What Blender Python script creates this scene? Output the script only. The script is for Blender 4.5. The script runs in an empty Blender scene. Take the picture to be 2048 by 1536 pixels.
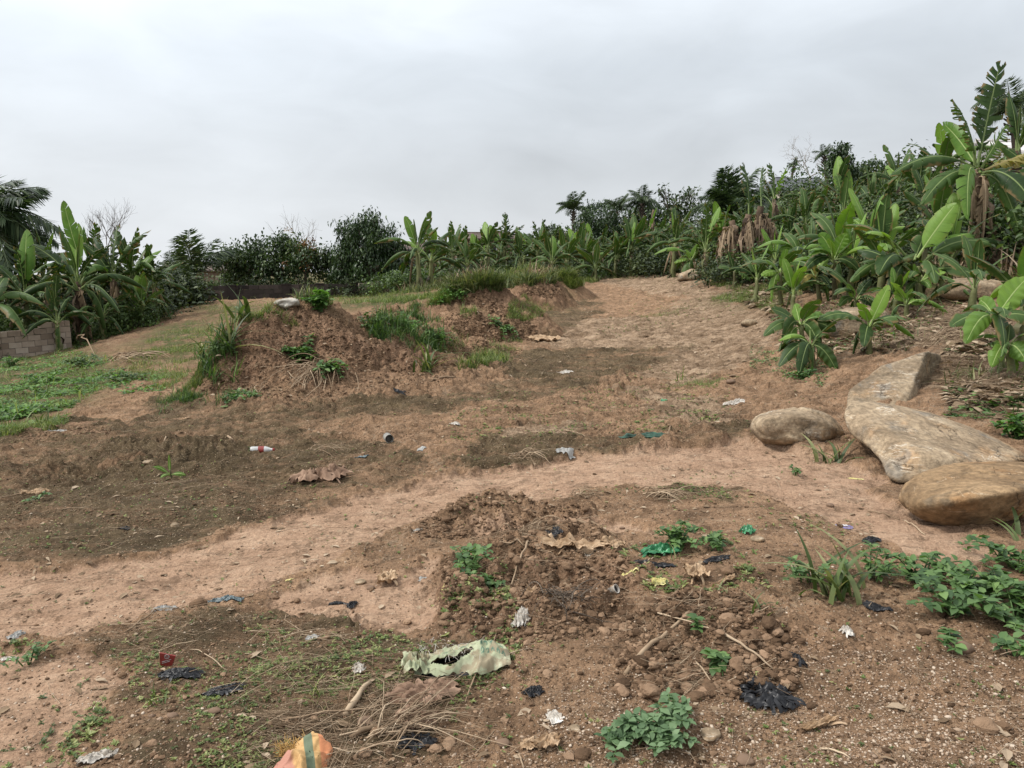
import bpy, bmesh, math, random
import numpy as np
from math import pi, radians, sin, cos
scene = bpy.context.scene
COL = scene.collection
rng = np.random.default_rng(11)
random.seed(5)
# ------------------------------------------------------------------ camera
FPX = 1547.0; PITCH = math.atan(228.0 / FPX); CH = 1.6
cd = bpy.data.cameras.new('camera'); cam = bpy.data.objects.new('camera', cd); COL.objects.link(cam)
cd.sensor_width = 36; cd.lens = 36 * FPX / 2048; cd.clip_end = 3000; cd.clip_start = 0.05
cam.location = (0, 0, CH); cam.rotation_euler = (pi / 2 - PITCH, 0, 0)
scene.camera = cam
CP, SP = math.cos(PITCH), math.sin(PITCH)
def rays(u, v):
    u = np.asarray(u, float); v = np.asarray(v, float)
    a = (u - 1024) / FPX; b = (768 - v) / FPX
    return np.stack([a, CP + b * SP, -SP + b * CP], -1)
def PY(u, v, Y):
    d = rays(u, v); t = Y / d[..., 1]
    return d * np.asarray(t)[..., None] + np.array([0, 0, CH])
def proj(p):
    p = np.asarray(p, float); x = p[..., 0]; y = p[..., 1]; z = p[..., 2] - CH
    f = y * CP - z * SP; up = y * SP + z * CP
    return 1024 + FPX * x / f, 768 - FPX * up / f
# ------------------------------------------------------------------ noise
_T = np.random.default_rng(3); _PERM = _T.permutation(1024); _PERM = np.concatenate([_PERM, _PERM, _PERM])
_A = _T.uniform(0, 2 * pi, 1024); _GX = np.cos(_A); _GY = np.sin(_A)
def perlin(x, y, s=0):
    x = np.asarray(x, float) + s * 17.31; y = np.asarray(y, float) + s * 9.77
    xi = np.floor(x).astype(np.int64); yi = np.floor(y).astype(np.int64); xf = x - xi; yf = y - yi
    xi &= 1023; yi &= 1023
    def g(ix, iy, fx, fy):
        h = _PERM[_PERM[ix & 1023] + (iy & 1023)]
        return _GX[h] * fx + _GY[h] * fy
    uu = xf * xf * xf * (xf * (xf * 6 - 15) + 10); vv = yf * yf * yf * (yf * (yf * 6 - 15) + 10)
    a = g(xi, yi, xf, yf); b = g(xi + 1, yi, xf - 1, yf); c = g(xi, yi + 1, xf, yf - 1); d = g(xi + 1, yi + 1, xf - 1, yf - 1)
    return ((a + (b - a) * uu) * (1 - vv) + (c + (d - c) * uu) * vv) * 1.5
def fbm(x, y, s=0, o=4, g=.5):
    r = 0; a = 1; n = 0
    for i in range(o):
        r = r + a * perlin(x * 2 ** i, y * 2 ** i, s + i * 3); n += a; a *= g
    return r / n
def vnoise3(p, f, s=0):
    x, y, z = p[..., 0] * f, p[..., 1] * f, p[..., 2] * f
    return (perlin(x + z * .37, y - z * .61, s) + perlin(y + x * .29, z + x * .53, s + 5) + perlin(z - y * .41, x + y * .33, s + 9)) / 1.7
def sstep(a, b, x):
    t = np.clip((x - a) / (b - a), 0, 1); return t * t * (3 - 2 * t)
# ------------------------------------------------------------------ terrain base (thin plate through surveyed points)
def zc(u, v, z):
    d = rays(u, v); t = (z - CH) / d[2]; return (d[0] * t, d[1] * t, z)
def yc(u, v, Y):
    p = PY(u, v, Y); return tuple(p)
CTRL = [zc(0, 1536, -.06), zc(1024, 1536, 0), zc(2048, 1536, .06), zc(1500, 1300, .05), zc(500, 1300, -.05), zc(0, 1130, -.16), zc(700, 1050, -.05),
    zc(1300, 1100, .05), zc(1900, 1080, .1), zc(2048, 1250, .1), zc(0, 900, -.35), zc(400, 900, -.2), zc(1000, 850, 0), zc(1500, 890, .08),
    zc(0, 800, -.5), zc(300, 745, -.4), yc(0, 722, 22), yc(140, 700, 24), yc(250, 690, 20), yc(380, 640, 26), yc(380, 606, 35), yc(780, 592, 36),
    yc(900, 570, 33), yc(1000, 700, 15.3), yc(1200, 650, 19), yc(1400, 680, 16), yc(1250, 600, 26), yc(1250, 560, 36), yc(1250, 533, 48),
    yc(1500, 640, 17), yc(1400, 570, 26), yc(1520, 585, 22), yc(1600, 610, 17), yc(1700, 705, 11.5), yc(1900, 740, 8.8), yc(2048, 850, 6.9),
    yc(2048, 650, 10.5), yc(1800, 600, 15), yc(1960, 595, 14), yc(2048, 590, 13), yc(1900, 540, 18), yc(2048, 530, 16.5), yc(1700, 500, 30), yc(1500, 520, 34),
    yc(1900, 450, 28), yc(2048, 420, 27), yc(1700, 430, 55), yc(1300, 518, 60), yc(1000, 545, 60), yc(600, 575, 60), yc(200, 590, 60), yc(0, 610, 45),
    yc(0, 585, 120), yc(600, 562, 120), yc(1000, 540, 120), yc(1350, 480, 120), yc(1600, 385, 110), yc(1800, 350, 80), yc(2048, 350, 60), yc(2300, 330, 70),
    yc(-600, 800, 12), yc(-600, 640, 40), yc(-500, 590, 120), yc(2600, 700, 8), yc(2600, 480, 18), yc(1100, 780, 10.3), yc(700, 800, 10.0), yc(1240, 800, 9.6)]
C3 = np.array(CTRL)
def wrp(x, y):
    x = np.asarray(x, float); y = np.asarray(y, float)
    return np.arctan2(x, y + 4) * 2.2, np.log(np.hypot(x, y + 4))
_ca, _cb = wrp(C3[:, 0], C3[:, 1])
def _K(r2): return np.where(r2 > 0, .5 * r2 * np.log(r2 + 1e-12), 0)
_n = len(C3); _M = np.zeros((_n + 3, _n + 3))
_M[:_n, :_n] = _K((_ca[:, None] - _ca) ** 2 + (_cb[:, None] - _cb) ** 2) + np.eye(_n) * .0015
_M[:_n, _n:] = np.stack([np.ones(_n), _ca, _cb], 1); _M[_n:, :_n] = _M[:_n, _n:].T
_W = np.linalg.solve(_M, np.concatenate([C3[:, 2], np.zeros(3)]))
_LA = np.linspace(-4.2, 4.2, 360); _LB = np.linspace(math.log(1.5), math.log(700), 360)
_AA, _BB = np.meshgrid(_LA, _LB, indexing='ij')
_TAB = _W[_n] + _W[_n + 1] * np.clip(_AA, -2, 2) + _W[_n + 2] * np.minimum(_BB, 4.9)
for k in range(_n): _TAB = _TAB + _W[k] * _K((np.clip(_AA, -2, 2) - _ca[k]) ** 2 + (np.minimum(_BB, 4.9) - _cb[k]) ** 2)
_TAB = np.clip(_TAB, -2.5, 26)
def base(x, y):
    a, b = wrp(x, y)
    fa = np.clip((a - _LA[0]) / (_LA[1] - _LA[0]), 0, 358.999); fb = np.clip((b - _LB[0]) / (_LB[1] - _LB[0]), 0, 358.999)
    i = fa.astype(int); j = fb.astype(int); s = fa - i; t = fb - j
    return (_TAB[i, j] * (1 - s) + _TAB[i + 1, j] * s) * (1 - t) + (_TAB[i, j + 1] * (1 - s) + _TAB[i + 1, j + 1] * s) * t
_TS = np.exp(np.linspace(math.log(1.2), math.log(200), 420))
def unproj(u, v, hf=None):
    """points of the picture -> points of the ground"""
    hf = hf or base
    u = np.atleast_1d(np.asarray(u, float)); v = np.atleast_1d(np.asarray(v, float)); out = np.zeros((len(u), 3))
    for c in range(0, len(u), 4000):
        d = rays(u[c:c + 4000], v[c:c + 4000])
        X = d[:, None, 0] * _TS; Y = d[:, None, 1] * _TS; Z = CH + d[:, None, 2] * _TS
        below = Z < hf(X, Y); below[:, -1] = True
        k = np.maximum(below.argmax(1), 1); r = np.arange(len(k))
        g1 = Z[r, k - 1] - hf(X[r, k - 1], Y[r, k - 1]); g2 = Z[r, k] - hf(X[r, k], Y[r, k])
        w = np.clip(g1 / (g1 - g2 + 1e-9), 0, 1); t = _TS[k - 1] * (1 - w) + _TS[k] * w
        q = d * t[:, None]; q[:, 2] += CH; out[c:c + 4000] = q
    return out
# ------------------------------------------------------------------ soil heaps
# (u, v of the top, distance, half width, half depth)
HEAPS = {
 'main': [(600, 604, 12.4, 2.0, 1.9), (500, 640, 12.2, 1.25, 1.5), (725, 632, 12.9, 1.7, 1.5), (820, 700, 12.3, 1.5, 1.2), (440, 715, 11.8, .85, 1.0), (620, 740, 11.0, 1.6, .9), (540, 765, 10.6, 1.3, .8), (740, 752, 10.9, 1.4, .8), (860, 735, 12.2, 1.3, .8), (790, 610, 14.5, 1.3, 1.5), (860, 650, 13.8, 1.0, 1.0)],
 'second': [(958, 560, 18.2, 1.7, 1.8), (1018, 598, 17.6, 1.5, 1.6), (930, 612, 16.6, 1.3, 1.2), (895, 590, 17.5, 1.3, 1.3), (950, 672, 14.6, 1.2, .9), (1010, 700, 14.0, .8, .7), (860, 600, 20, 2.0, 1.6)],
 'far': [(1082, 541, 24, 1.4, 1.5), (1060, 562, 23, 1.3, 1.2)],
 'grassy': [(1060, 532, 28, 2.2, 2.0), (1130, 548, 27, 1.3, 1.5), (900, 584, 27, 3.0, 1.8)],
 'low': [(105, 836, 9.6, 1.25, 1.0), (190, 855, 9.3, .9, .8)]}
HB = {}
for k, L in HEAPS.items():
    HB[k] = []
    for (u, v, Y, w, d) in L:
        p = PY(u, v, Y); HB[k].append((p[0], p[1], max(.1, p[2] - float(base(p[0], p[1]))), w, d))
def heap_h(k, x, y):
    h = np.zeros_like(x)
    wx = x + .25 * perlin(x * .9, y * .9, 31); wy = y + .25 * perlin(x * .9, y * .9, 37)
    for (cx, cy, hh, w, d) in HB[k]:
        r = np.sqrt(((wx - cx) / w) ** 2 + ((wy - cy) / d) ** 2)
        g = hh * np.clip(1 - r ** 1.7, 0, 1) ** 1.25
        h = np.maximum(h, g) + .12 * np.minimum(h, g)
    return h
def heaps(x, y):
    h = 0
    for k in HB: h = np.maximum(h, heap_h(k, x, y))
    return h
_MA = np.linspace(-2.3, 2.3, 900); _MBB = np.linspace(math.log(4.6), math.log(400), 900)
_a2, _b2 = np.meshgrid(_MA, _MBB, indexing='ij'); _r2 = np.exp(_b2); _X2, _Y2 = np.sin(_a2 / 2.2) * _r2, np.cos(_a2 / 2.2) * _r2 - 4
_MT = base(_X2, _Y2) + heaps(_X2, _Y2)
def macro(x, y):
    a, b = wrp(x, y); fa = np.clip((a - _MA[0]) / (_MA[1] - _MA[0]), 0, 898.999); fb = np.clip((b - _MBB[0]) / (_MBB[1] - _MBB[0]), 0, 898.999)
    i = fa.astype(int); j = fb.astype(int); s = fa - i; t = fb - j
    return (_MT[i, j] * (1 - s) + _MT[i + 1, j] * s) * (1 - t) + (_MT[i, j + 1] * (1 - s) + _MT[i + 1, j + 1] * s) * t
# ------------------------------------------------------------------ soil kinds: outlines on the ground
def gpoly(pts):
    p = np.array(pts, float); return unproj(p[:, 0], p[:, 1])[:, :2]
def sdf(poly, x, y):
    """signed distance, positive inside"""
    n = len(poly); d2 = np.full(x.shape, 1e9); ins = np.zeros(x.shape, bool)
    for i in range(n):
        ax, ay = poly[i]; bx, by = poly[(i + 1) % n]; ex, ey = bx - ax, by - ay
        t = np.clip(((x - ax) * ex + (y - ay) * ey) / (ex * ex + ey * ey + 1e-12), 0, 1)
        d2 = np.minimum(d2, (x - ax - t * ex) ** 2 + (y - ay - t * ey) ** 2)
        c = ((ay > y) != (by > y)) & (x < (bx - ax) * (y - ay) / (by - ay + 1e-12) + ax); ins ^= c
    return np.where(ins, 1, -1) * np.sqrt(d2)
ZONES = {
 'sand': [[(-300, 1150), (0, 1128), (250, 1112), (420, 1085), (560, 1035), (800, 985), (1000, 935), (1200, 908), (1480, 885), (1700, 905), (1790, 980), (1870, 1050), (1960, 1100), (1900, 1130), (1750, 1090), (1600, 1030), (1450, 985), (1200, 985), (1000, 1015), (840, 1045), (700, 1085), (620, 1130), (500, 1170), (250, 1215), (150, 1250), (0, 1275), (-300, 1300)],
          [(-200, 1330), (60, 1300), (160, 1290), (240, 1340), (240, 1420), (150, 1480), (90, 1560), (-300, 1560)],
          [(560, 1180), (700, 1110), (860, 1120), (900, 1180), (880, 1250), (700, 1265), (560, 1240)],
          [(960, 1055), (1250, 1035), (1330, 1060), (1100, 1075), (960, 1085)]],
 'pale': [[(1080, 690), (1150, 640), (1300, 640), (1380, 600), (1200, 565), (1160, 550), (1290, 535), (1390, 570), (1540, 640), (1545, 690), (1480, 740), (1370, 775), (1280, 745), (1350, 700), (1200, 705)],
          [(1020, 880), (1060, 855), (1150, 850), (1130, 885), (1050, 905)], [(1250, 790), (1400, 800), (1480, 850), (1350, 860)]],
 'moss': [[(-300, 1120), (0, 1122), (250, 1104), (420, 1075), (560, 1025), (800, 975), (850, 930), (700, 880), (560, 850), (300, 870), (200, 840), (100, 850), (-300, 950)],
          [(300, 800), (560, 830), (900, 800), (1000, 770), (1200, 760), (1180, 790), (900, 830), (620, 860), (420, 900), (260, 880)],
          [(990, 760), (1000, 715), (1150, 700), (1380, 695), (1370, 725), (1290, 745), (1150, 770)],
          [(1060, 690), (1090, 600), (1180, 595), (1210, 630), (1130, 665)], [(1180, 880), (1480, 860), (1490, 888), (1300, 895), (1050, 930), (900, 935), (960, 890)],
          [(1320, 940), (1480, 950), (1460, 1010), (1300, 1010)], [(160, 1260), (450, 1220), (700, 1260), (1050, 1300), (850, 1500), (650, 1560), (300, 1540), (250, 1350)]],
 'green': [[(1540, 585), (1700, 590), (1850, 588), (2048, 575), (2300, 580), (2300, 420), (1900, 430), (1500, 480), (1330, 510), (1400, 555)], [(-300, 690), (0, 715), (160, 700), (250, 735), (230, 780), (130, 830), (0, 870), (-300, 900)], [(250, 700), (300, 660), (400, 640), (440, 640), (400, 730), (300, 730)],
           [(640, 620), (720, 595), (850, 592), (900, 600), (700, 625)], [(380, 612), (520, 612), (560, 640), (420, 650)],
           [(1430, 600), (1530, 570), (1560, 620), (1440, 612)], [(1000, 590), (1060, 590), (1110, 620), (1060, 640)]],
 'red': [[(300, 665), (330, 630), (430, 620), (430, 640), (360, 660), (250, 700), (160, 715), (140, 700), (240, 680)], [(800, 1150), (1250, 1120), (1220, 1250), (900, 1290)]],
 'litter': [[(1540, 640), (1620, 620), (1800, 600), (2048, 640), (2300, 650), (2300, 905), (2048, 880), (1960, 835), (1890, 800), (1880, 700), (1700, 720), (1560, 700)], [(1440, 580), (1520, 545), (1600, 600), (1560, 640)]],
 'rough': [[(830, 1080), (850, 1020), (1000, 990), (1180, 1030), (1180, 1070), (1000, 1075)], [(880, 1130), (1000, 1080), (1180, 1050), (1260, 1130), (1250, 1270), (1050, 1290), (880, 1260)],
           [(1230, 1400), (1230, 1250), (1300, 1215), (1480, 1210), (1600, 1290), (1590, 1390), (1450, 1420)], [(380, 805), (430, 790), (700, 790), (880, 760), (1000, 735), (1060, 745), (1000, 775), (850, 800), (640, 835), (480, 835)], [(60, 950), (250, 900), (500, 880), (560, 905), (300, 960), (80, 990)], [(1160, 790), (1230, 750), (1300, 755), (1300, 800), (1220, 815)], [(550, 1270), (620, 1230), (720, 1240), (660, 1290)]]}
ZP = {k: [gpoly(p) for p in L] for k, L in ZONES.items()}
def zone(k, x, y, soft=.12, wob=.42):
    wx = x + wob * (fbm(x * 1.1, y * 1.1, 41, 5, .62)); wy = y + wob * (fbm(x * 1.1, y * 1.1, 47, 5, .62)); m = -1e9
    sc = .35 + np.hypot(x, y) / 14
    for p in ZP[k]: m = np.maximum(m, sdf(p, wx, wy))
    return sstep(-soft, soft, m / sc)
def zones_all(x, y):
    far = sstep(36, 46, y)
    z = {k: zone(k, x, y, {'sand': .15, 'green': .5, 'litter': .5, 'rough': .25, 'moss': .25}.get(k, .3)) for k in ZONES}
    z['green'] = np.maximum(z['green'], far)
    return z
def rot(x, y, a): return x * cos(a) + y * sin(a), -x * sin(a) + y * cos(a)
def relief(x, y, z):
    """small relief of the soil surface"""
    sand, moss, rough, green, pale = sstep(.30, .70, z['sand'] + .30 * fbm(x * 2.4, y * 3.4, 77, 4, .55)), z['moss'], z['rough'], z['green'], z['pale']
    r, s = rot(x, y, .22)
    strata = 1 - np.abs(perlin(r * 1.1, s * 4.2, 61)) * 2.2; strata2 = 1 - np.abs(perlin(r * 2.3, s * 9., 67)) * 2.2
    calm = np.clip(1 - sand * .8, .1, 1)
    h = .075 * fbm(x * .55, y * .55, 51, 3) + .028 * fbm(x * 2.2, y * 2.2, 53, 3) * calm
    mid = .55 + .45 * sstep(4.5, 7, y); h = h + (.030 * strata + .017 * strata2) * calm * mid * (.6 + .4 * np.maximum(moss, pale)) + sand * (.006 * strata2 + .013 * (1 - np.abs(perlin(r * .9 + .4 * perlin(x * 2, y * 2, 69), s * 6.5, 68)) * 2.5) + .006 * (1 - np.abs(perlin(r * 2.6, s * 15, 66)) * 2.5))
    m = np.clip(fbm(x * .8, y * .8, 59, 2) * 1.6 + .45, 0, 1)
    lump = np.abs(perlin(x * 9, y * 9, 71)) + .5 * np.abs(perlin(x * 21, y * 21, 73)) + .3 * np.abs(perlin(x * 43, y * 43, 79))
    h = h + .022 * lump * calm * (.25 + m) - .034 * sand + (.045 * sstep(-.03, .15, fbm(x * .9 + .3 * y, y * 2.2, 97, 5, .6)) + .03 * np.abs(perlin(x * 3.1, y * 6.3, 99)) + .022 * sstep(.1, .2, fbm(x * 3.5, y * 6, 98, 3))) * calm * sstep(5, 7, y) * (1 - green * .6)
    big = np.clip(fbm(x * 3.1, y * 3.1, 83, 3) + .15, 0, 1)
    blk = sstep(-.02, .16, fbm(x * 2.6, y * 3.4, 87, 4, .6)) * .07 + sstep(-.03, .11, fbm(x * 6.3, y * 7, 88, 3, .6)) * .035
    h = h + rough * (blk * .8 + .04 * big + .045 * np.abs(perlin(x * 5.5, y * 5.5, 89)) + .035 * np.abs(perlin(x * 12, y * 12, 91)) + .018 * np.abs(perlin(x * 27, y * 27, 95)) - .03)
    return h
def surf_h(x, y): return base(x, y) + relief(x, y, zones_all(x, y))
def heap_surf(k, x, y):
    h = heap_h(k, x, y); m = sstep(.0, .3, h)
    n = .16 * fbm(x * 1.6, y * 1.6, 101, 3) + .10 * np.abs(perlin(x * 4.5, y * 4.5, 103)) + .07 * np.abs(perlin(x * 9.7, y * 9.7, 107)) + .035 * np.abs(perlin(x * 21, y * 21, 109)) + .018 * np.abs(perlin(x * 43, y * 43, 113))
    return base(x, y) + h + (n - .05) * m * (1.15 if k in ('main', 'second', 'far') else .5) - .07
def top_h(x, y):
    z = surf_h(x, y)
    for k in HB: z = np.maximum(z, np.where(heap_h(k, x, y) > .01, heap_surf(k, x, y), -99))
    return z
def G(u, v):
    p = unproj(u, v, macro); p[:, 2] = top_h(p[:, 0], p[:, 1]); return p
# ------------------------------------------------------------------ mesh helpers
def mesh_np(name, V, Fs, smooth=True, attrs=None, uv=None):
    V = np.asarray(V, np.float32).reshape(-1, 3); me = bpy.data.meshes.new(name)
    if not isinstance(Fs, (list, tuple)): Fs = [Fs]
    Fs = [np.asarray(f, np.int32) for f in Fs if len(f)]
    loops = np.concatenate([f.ravel() for f in Fs]); tot = np.concatenate([np.full(len(f), f.shape[1], np.int32) for f in Fs])
    st = np.concatenate([[0], np.cumsum(tot)[:-1]]).astype(np.int32)
    me.vertices.add(len(V)); me.vertices.foreach_set('co', V.ravel())
    me.loops.add(len(loops)); me.loops.foreach_set('vertex_index', loops)
    me.polygons.add(len(tot)); me.polygons.foreach_set('loop_start', st)
    me.polygons.foreach_set('use_smooth', np.full(len(tot), bool(smooth)))
    me.update(calc_edges=True)
    for k, a in (attrs or {}).items():
        at = me.attributes.new(k, 'FLOAT', 'POINT'); at.data.foreach_set('value', np.asarray(a, np.float32))
    if uv is not None:
        l = me.uv_layers.new(name='UVMap'); l.data.foreach_set('uv', np.asarray(uv, np.float32)[loops].ravel())
    return me
class MB:
    def __init__(s): s.V = []; s.F = []; s.R = []; s.n = 0; s.UV = []
    def add(s, V, F, rnd=.5, uv=None):
        V = np.asarray(V, float).reshape(-1, 3)
        for f in (F if isinstance(F, list) else [F]): s.F.append(np.asarray(f, np.int64) + s.n)
        s.V.append(V); s.R.append(np.broadcast_to(np.asarray(rnd, float), (len(V),)).copy())
        s.UV.append(np.zeros((len(V), 2)) if uv is None else uv); s.n += len(V)
    def scatter(s, T, P, R, S, rnd):
        TV, TF = T; n = len(P)
        if n == 0: return
        S = np.asarray(S, float)
        if S.ndim == 1: S = S[:, None].repeat(3, 1)
        W = np.einsum('nij,nkj->nki', R, TV[None] * S[:, None, :]) + P[:, None, :]
        F = (TF[None] + (np.arange(n) * len(TV))[:, None, None]).reshape(-1, TF.shape[1])
        s.add(W.reshape(-1, 3), F, np.repeat(rnd, len(TV)))
    def mesh(s, name, smooth=True, uv=False):
        return mesh_np(name, np.concatenate(s.V), s.F, smooth, {'rnd': np.concatenate(s.R)}, np.concatenate(s.UV) if uv else None)
    def build(s, name, mat, parent=None, smooth=True, uv=False):
        return obj(name, s.mesh(name, smooth, uv), mat, parent)
def obj(name, me, mat=None, parent=None, loc=None, label=None, cat=None, group=None, kind=None):
    o = bpy.data.objects.new(name, me); COL.objects.link(o)
    if mat is not None and me is not None and not me.materials: me.materials.append(mat)
    if parent is not None: o.parent = parent
    if loc is not None: o.location = loc
    return tag(o, label, cat, group, kind)
def tag(o, label=None, cat=None, group=None, kind=None):
    if label: o['label'] = label
    if cat: o['category'] = cat
    if group: o['group'] = group
    if kind: o['kind'] = kind
    return o
def thing(name, loc, label, cat, group=None, rz=0):
    o = bpy.data.objects.new(name, None); COL.objects.link(o); o.location = tuple(float(a) for a in loc); o.rotation_euler = (0, 0, rz); o.empty_display_size = .1
    return tag(o, label, cat, group)
def rmat(yaw, tilt, roll=None):
    """Rz(yaw) @ Ry(tilt) @ Rx(roll), arrays"""
    yaw = np.asarray(yaw, float); tilt = np.asarray(tilt, float); n = len(yaw); roll = np.zeros(n) if roll is None else np.asarray(roll, float)
    cz, sz, cy, sy, cx, sx = np.cos(yaw), np.sin(yaw), np.cos(tilt), np.sin(tilt), np.cos(roll), np.sin(roll)
    M = np.zeros((n, 3, 3))
    M[:, 0, 0] = cz * cy; M[:, 0, 1] = cz * sy * sx - sz * cx; M[:, 0, 2] = cz * sy * cx + sz * sx
    M[:, 1, 0] = sz * cy; M[:, 1, 1] = sz * sy * sx + cz * cx; M[:, 1, 2] = sz * sy * cx - cz * sx
    M[:, 2, 0] = -sy; M[:, 2, 1] = cy * sx; M[:, 2, 2] = cy * cx
    return M
def tube(pts, rad, k=6, cap=True):
    P = np.asarray(pts, float); n = len(P); rad = np.broadcast_to(np.asarray(rad, float), (n,))
    T = np.gradient(P, axis=0); T /= np.linalg.norm(T, axis=1)[:, None] + 1e-9
    ref = np.array([0, 0, 1.]) if abs(T[:, 2]).mean() < .8 else np.array([1., 0, 0])
    A = np.cross(T, ref); A /= np.linalg.norm(A, axis=1)[:, None] + 1e-9; B = np.cross(T, A)
    th = np.linspace(0, 2 * pi, k, endpoint=False)
    V = (P[:, None] + rad[:, None, None] * (np.cos(th)[None, :, None] * A[:, None] + np.sin(th)[None, :, None] * B[:, None])).reshape(-1, 3)
    i = np.arange(n - 1)[:, None] * k; j = np.arange(k)[None]; j2 = (j + 1) % k
    F = np.stack([i + j, i + j2, i + k + j2, i + k + j], -1).reshape(-1, 4)
    if cap:
        V = np.concatenate([V, P[:1], P[-1:]]); c0 = n * k; t = np.arange(k); t2 = (t + 1) % k
        return V, [F, np.stack([t2, t, np.full(k, c0)], -1), np.stack([(n - 1) * k + t, (n - 1) * k + t2, np.full(k, c0 + 1)], -1)]
    return V, [F]
def bez(p0, p1, p2, n):
    t = np.linspace(0, 1, n)[:, None]; p0, p1, p2 = map(lambda a: np.asarray(a, float), (p0, p1, p2))
    return p0 * (1 - t) ** 2 + 2 * p1 * t * (1 - t) + p2 * t * t
# ------------------------------------------------------------------ materials
def newmat(name):
    m = bpy.data.materials.new(name); m.use_nodes = True; nt = m.node_tree; nt.nodes.clear()
    o = nt.nodes.new('ShaderNodeOutputMaterial'); b = nt.nodes.new('ShaderNodeBsdfPrincipled'); nt.links.new(b.outputs[0], o.inputs[0])
    return m, nt, b, o
def N(nt, t, **kw):
    n = nt.nodes.new('ShaderNode' + t)
    for k, v in kw.items():
        if k in ('inputs',):
            for a, b in v.items(): n.inputs[a].default_value = b
        else: setattr(n, k, v)
    return n
def ramp(nt, src, stops, interp='LINEAR'):
    r = nt.nodes.new('ShaderNodeValToRGB'); r.color_ramp.interpolation = interp; e = r.color_ramp.elements
    while len(e) < len(stops): e.new(.5)
    for i, (p, c) in enumerate(stops): e[i].position = p; e[i].color = (*c, 1) if len(c) == 3 else c
    nt.links.new(src, r.inputs[0]); return r.outputs[0]
def attr(nt, name): return N(nt, 'Attribute', attribute_name=name).outputs['Fac']
def mix(nt, f, a, b, mode='MIX'):
    m = nt.nodes.new('ShaderNodeMix'); m.data_type = 'RGBA'; m.blend_type = mode
    for s, x in ((m.inputs[0], f), (m.inputs[6], a), (m.inputs[7], b)):
        if hasattr(x, 'default_value') or hasattr(x, 'links'): nt.links.new(x, s)
        else: s.default_value = x if isinstance(x, (int, float)) else (*x, 1)
    return m.outputs[2]
def mth(nt, op, a, b=None, clamp=False):
    m = nt.nodes.new('ShaderNodeMath'); m.operation = op; m.use_clamp = clamp
    for s, x in ((m.inputs[0], a), (m.inputs[1], b)):
        if x is None: continue
        if isinstance(x, (int, float)): s.default_value = x
        else: nt.links.new(x, s)
    return m.outputs[0]
def noise(nt, scale, detail=4, rough=.55, vec=None, dist=0):
    n = N(nt, 'TexNoise', inputs={'Scale': scale, 'Detail': detail, 'Roughness': rough, 'Distortion': dist})
    if vec is not None: nt.links.new(vec, n.inputs['Vector'])
    return n.outputs['Fac']
def opos(nt): return N(nt, 'TexCoord').outputs['Object']
def bump(nt, b, h, strength, dist):
    n = N(nt, 'Bump', inputs={'Strength': strength, 'Distance': dist}); nt.links.new(h, n.inputs['Height']); nt.links.new(n.outputs[0], b.inputs['Normal'])
def mat_simple(name, stops, rough=.8, nscale=6, spec=.3, bmp=.3, bdist=.01, use_rnd=True, transl=0, tcol=None):
    """colour from the per-piece value 'rnd' and a noise"""
    m, nt, b, o = newmat(name); P = opos(nt); n = noise(nt, nscale, 5, .6, P)
    if use_rnd: f = mth(nt, 'ADD', mth(nt, 'MULTIPLY', attr(nt, 'rnd'), .75), mth(nt, 'MULTIPLY', mth(nt, 'SUBTRACT', n, .375), .6), True)
    else: f = mth(nt, 'MULTIPLY', mth(nt, 'SUBTRACT', n, .28), 2.2, True)
    c = ramp(nt, f, stops); nt.links.new(c, b.inputs['Base Color'])
    b.inputs['Roughness'].default_value = rough; b.inputs['Specular IOR Level'].default_value = spec
    if bmp: bump(nt, b, noise(nt, nscale * 5, 5, .65, P), bmp, bdist)
    if transl:
        t = N(nt, 'BsdfTranslucent'); mx = N(nt, 'MixShader', inputs={0: transl})
        if tcol: nt.links.new(mix(nt, 1.0, c, tcol, 'MULTIPLY'), t.inputs[0])
        else: nt.links.new(c, t.inputs[0])
        nt.links.new(b.outputs[0], mx.inputs[1]); nt.links.new(t.outputs[0], mx.inputs[2]); nt.links.new(mx.outputs[0], o.inputs[0])
    return m
# ------------------------------------------------------------------ sky and sun
w = bpy.data.worlds.new('World'); scene.world = w; w.use_nodes = True; nt = w.node_tree; nt.nodes.clear()
wo = nt.nodes.new('ShaderNodeOutputWorld'); bg = nt.nodes.new('ShaderNodeBackground'); nt.links.new(bg.outputs[0], wo.inputs[0])
sky = nt.nodes.new('ShaderNodeTexSky'); sky.sky_type = 'NISHITA'; sky.sun_disc = False
SUN_EL, SUN_AZ = radians(52), radians(-100)      # azimuth from +Y towards -X
sky.sun_elevation = SUN_EL; sky.sun_rotation = SUN_AZ
sky.air_density = 1.5; sky.dust_density = 3
tc = nt.nodes.new('ShaderNodeTexCoord'); sep = nt.nodes.new('ShaderNodeSeparateXYZ'); nt.links.new(tc.outputs['Generated'], sep.inputs[0])
mp = nt.nodes.new('ShaderNodeMapping'); mp.inputs['Scale'].default_value = (1.5, 1.5, 3.6); nt.links.new(tc.outputs['Generated'], mp.inputs[0])
n1 = noise(nt, 1.6, 5, .5, mp.outputs[0], .3); n2 = noise(nt, 4.2, 7, .5, mp.outputs[0], .5)
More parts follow.
